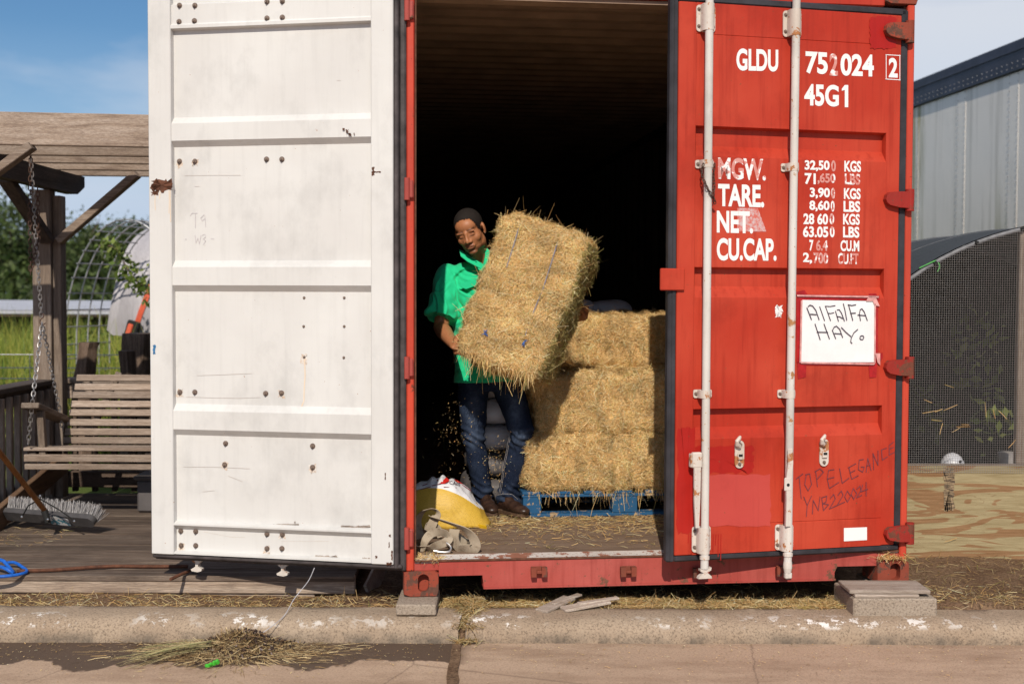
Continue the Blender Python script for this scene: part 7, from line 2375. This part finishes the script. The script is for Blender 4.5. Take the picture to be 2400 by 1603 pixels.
def litter(name, label, N, pf, zf, seed, green=0.08, Lm=0.014, flat=0.25, parent=None, dark=1.0):
    rng = np.random.default_rng(seed)
    x, y = pf(rng, N)
    z = np.array([zf(a, c) for a, c in zip(x, y)])
    c = np.stack([x, y, z + rng.uniform(.002, .012, N)], axis=1)
    d = rng.normal(size=(N, 3)) * np.array([1.0, 0.9, flat])
    L = np.minimum(rng.gamma(2.6, Lm, N) + .012, .16)
    q = strands(c, d, np.array([0, 0, 1.0]) + rng.normal(0, .5, (N, 3)), L, rng.uniform(.0012, .0030, N), rng.uniform(-.08, .12, N))
    o = np_mesh(name, q, 4, M['straw'], np.repeat(stalk_cols(N, rng, green) * dark, 2, axis=0), loc=(float(np.mean(x)), float(np.mean(y)), 0))
    return tag(o, label, 'straw', kind='stuff')
def pf_front(rng, N):
    x = np.where(rng.random(N) < .72, rng.uniform(-0.35, 1.62, N), rng.uniform(-4, 3.6, N))
    y = KERB_B - .015 + np.abs(rng.normal(0, .22, N))
    k = (x < -.8) & (y > DY0 - .02); y = np.where(k, KERB_B + rng.random(N) * .22, y)
    return x, y
litter('ground_straw', 'loose straw scattered on the soil behind the kerb', 21000, pf_front, lambda x, y: gz(x, y) if y > KERB_B else .10, 41, Lm=.015, dark=.72)
litter('ground_straw', 'sparse straw on the bare soil in front of the coop', 1500, lambda r, N: (r.uniform(1.95, 4, N), r.uniform(5.72, 6.8, N)), gz, 42, dark=.5)
litter('gap_straw', 'straw washed into the gap between the two kerbs', 1500, lambda r, N: (r.normal(-.195, .030, N), r.uniform(KERB_F - .03, KERB_B + .12, N)), lambda x, y: .06 + max(0, min(.05, (y - KERB_F) * .25)) if y > KERB_F else .008, 43, dark=.6)
litter('rail_straw', 'straw heaped on the lower left corner of the container frame', 500, lambda r, N: (CF.o.x + r.uniform(.03, .17, N), CF.o.y + r.uniform(.02, .09, N) + .015), lambda x, y: CZ + .160, 44, flat=.4)
litter('rail_straw', 'straw heaped on the lower right corner of the container frame', 400, lambda r, N: (CF.p(2.34, 0, 0).x + r.normal(0, .035, N), CF.p(2.34, 0, 0).y + r.uniform(-.02, .06, N)), lambda x, y: CZ + .128, 45, flat=.5)
def pf_floor(rng, N):
    lx = rng.uniform(.25, 1.9, N); t = rng.random(N)
    ly = np.where(t < .66, py - .02 - np.abs(rng.normal(0, .22, N)), rng.uniform(.12, py + .1, N))
    ly = np.clip(ly, .10, 3)
    k = (lx < px - .05) & (rng.random(N) < .5); ly = np.where(k, py + rng.uniform(-.25, .5, N), ly)
    return CF.o.x + CF.ex.x * lx - CF.n.x * ly, CF.o.y + CF.ex.y * lx - CF.n.y * ly
litter('floor_straw', 'straw scattered over the container floor in front of the pallet', 4200, pf_floor, lambda x, y: FLOOR, 46, Lm=.012, flat=.12, dark=.8)
litter('deck_straw', 'few straws lying on the deck near the broom', 160, lambda r, N: (r.uniform(-3.2, -2.5, N), r.uniform(6.6, 7.2, N)), lambda x, y: DZ, 47, flat=.05, dark=.7)
# chaff shaken loose from the held bale, caught in the air
rng = np.random.default_rng(8); N = 420
uu = np.concatenate([rng.normal(1064, 27, 230), rng.normal(1165, 18, 190)]); vv = np.concatenate([rng.triangular(900, 1010, 1190, 230), rng.triangular(1000, 1080, 1170, 190)])
dd = np.concatenate([rng.uniform(6.35, 6.75, 230), rng.uniform(6.5, 6.72, 190)])
c = np.array([list(P(u, v, d_)) for u, v, d_ in zip(uu, vv, dd)])
q = strands(c, rng.normal(size=(N, 3)), rng.normal(size=(N, 3)), rng.gamma(1.6, .0034, N) + .0016, rng.uniform(.0010, .0024, N), rng.uniform(-.2, .2, N))
tag(np_mesh('falling_chaff', q, 4, M['straw'], np.repeat(stalk_cols(N, rng), 2, axis=0), loc=(-.2, 6.6, .8)), 'bits of chaff falling from the held bale', 'chaff', kind='stuff')
# sweepings at the foot of the kerb
dc = PZ(545, 1532, 0.0)
rng = np.random.default_rng(12); N = 5200
a = rng.uniform(0, 6.28, N); r = np.abs(rng.normal(0, 1, N))
x = dc.x + np.cos(a) * r * .23; y_ = np.minimum(dc.y + .03 + np.sin(a) * r * .120, KERB_F + .02)
z = .075 * np.exp(-(((x - dc.x - .02) / .15) ** 2 + ((y_ - dc.y - .06) / .10) ** 2)) * rng.uniform(.2, 1.05, N) + .004
c = np.stack([x, y_, z], axis=1)
d = np.stack([(x - dc.x) * 4 + rng.normal(0, .5, N), (y_ - dc.y) * 4 + rng.normal(0, .35, N), rng.normal(0, .16, N)], axis=1)
L = np.minimum(rng.gamma(2.2, .022, N) + .012, .22)
q = strands(c, d, np.array([0, 0, 1.0]) + rng.normal(0, .5, (N, 3)), L, rng.uniform(.0014, .0032, N), rng.uniform(-.05, .12, N))
pal2 = np.array([(.36, .24, .11), (.46, .33, .17), (.28, .18, .08), (.20, .12, .06), (.52, .40, .22)])
cols = pal2[rng.integers(0, 5, N)] * (.7 + .5 * rng.random((N, 1)))
n2 = 1500
c2 = np.stack([dc.x + .03 + rng.normal(0, .09, n2), np.minimum(dc.y + .05 + rng.normal(0, .06, n2), KERB_F), rng.uniform(.01, .085, n2)], axis=1)
c2[:, 2] *= np.exp(-(((c2[:, 0] - dc.x - .03) / .16) ** 2 + ((c2[:, 1] - dc.y - .06) / .10) ** 2)) ; c2[:, 2] += .012
q2 = strands(c2, rng.normal(size=(n2, 3)), rng.normal(size=(n2, 3)), rng.uniform(.006, .018, n2), rng.uniform(.004, .010, n2), rng.uniform(-.2, .2, n2))
cols2 = np.array([(.045, .028, .022), (.07, .04, .03), (.03, .02, .02), (.16, .09, .05), (.30, .24, .24)])[rng.choice(5, n2, p=[.3, .3, .2, .14, .06])]
n3 = 30
c3 = np.stack([dc.x - .14 + rng.normal(0, .03, n3), dc.y - .02 + rng.normal(0, .03, n3), rng.uniform(.02, .06, n3)], axis=1)
d3 = np.stack([-1.0 + rng.normal(0, .12, n3), np.where(rng.random(n3) < .5, -.22, -.75) + rng.normal(0, .06, n3), rng.normal(-.08, .04, n3)], axis=1)
q3 = strands(c3 + d3 * .10, d3, np.tile([0, 0, 1.0], (n3, 1)), rng.uniform(.20, .42, n3), rng.uniform(.003, .006, n3), rng.uniform(0, .05, n3))
cols3 = np.array([(.40, .34, .15), (.48, .40, .21), (.28, .29, .11)])[rng.integers(0, 3, n3)]
tag(np_mesh('sweepings', np.vstack([q, q2, q3]), 4, M['debris'], np.repeat(np.vstack([cols, cols2, cols3]), 2, axis=0), loc=tuple(dc)), 'heap of swept straw, stems and dark debris against the kerb', 'debris', kind='stuff')
b = MB(); gq = PZ(493, 1560, .012)
for k in range(4):
    b.box(gq + Vector((-.012 + k * .014, random.uniform(-.004, .004), .006 * k)), (.022, .012, .016), Euler((k, k * .7, k * 1.3)).to_matrix(), .004)
tag(b.build('plastic_scrap', M['green_bit'], None, loc=tuple(gq)), 'bright green scrap of plastic in the sweepings', 'plastic scrap')
# thin wire from under the white door down to the sweepings
b = MB(); b.tube(catmull([P(737, 1330, 5.72), P(722, 1362, 5.70), P(690, 1402, 5.66), P(668, 1440, 5.53), P(640, 1465, 5.43), P(600, 1490, 5.37), P(545, 1506, 5.34)], 6), 0.0018, 5)
tag(b.build('twine', plain('grey_twine', (0.45, 0.44, 0.47), 0.6), None, loc=tuple(P(668, 1440, 5.56))), 'thin grey twine hanging from the white door to the sweepings', 'twine')
# crumbs on the road
rng = np.random.default_rng(22); N = 1500
c = np.stack([rng.uniform(-2.6, 2.6, N), KERB_F - .01 - np.abs(rng.normal(0, .28, N)), np.full(N, .006)], axis=1)
q = strands(c, rng.normal(size=(N, 3)) * np.array([1, 1, .05]), np.tile([0, 0, 1.0], (N, 1)), rng.gamma(1.2, .004, N) + .003, rng.uniform(.0015, .004, N), rng.uniform(0, .1, N))
tag(np_mesh('road_crumbs', q, 4, M['debris'], np.repeat(stalk_cols(N, rng) * rng.choice([.35, .8, 1.0], (N, 1)), 2, axis=0), loc=(0, 5.3, 0)), 'scattered crumbs and straws on the road by the kerb', 'crumbs', kind='stuff')
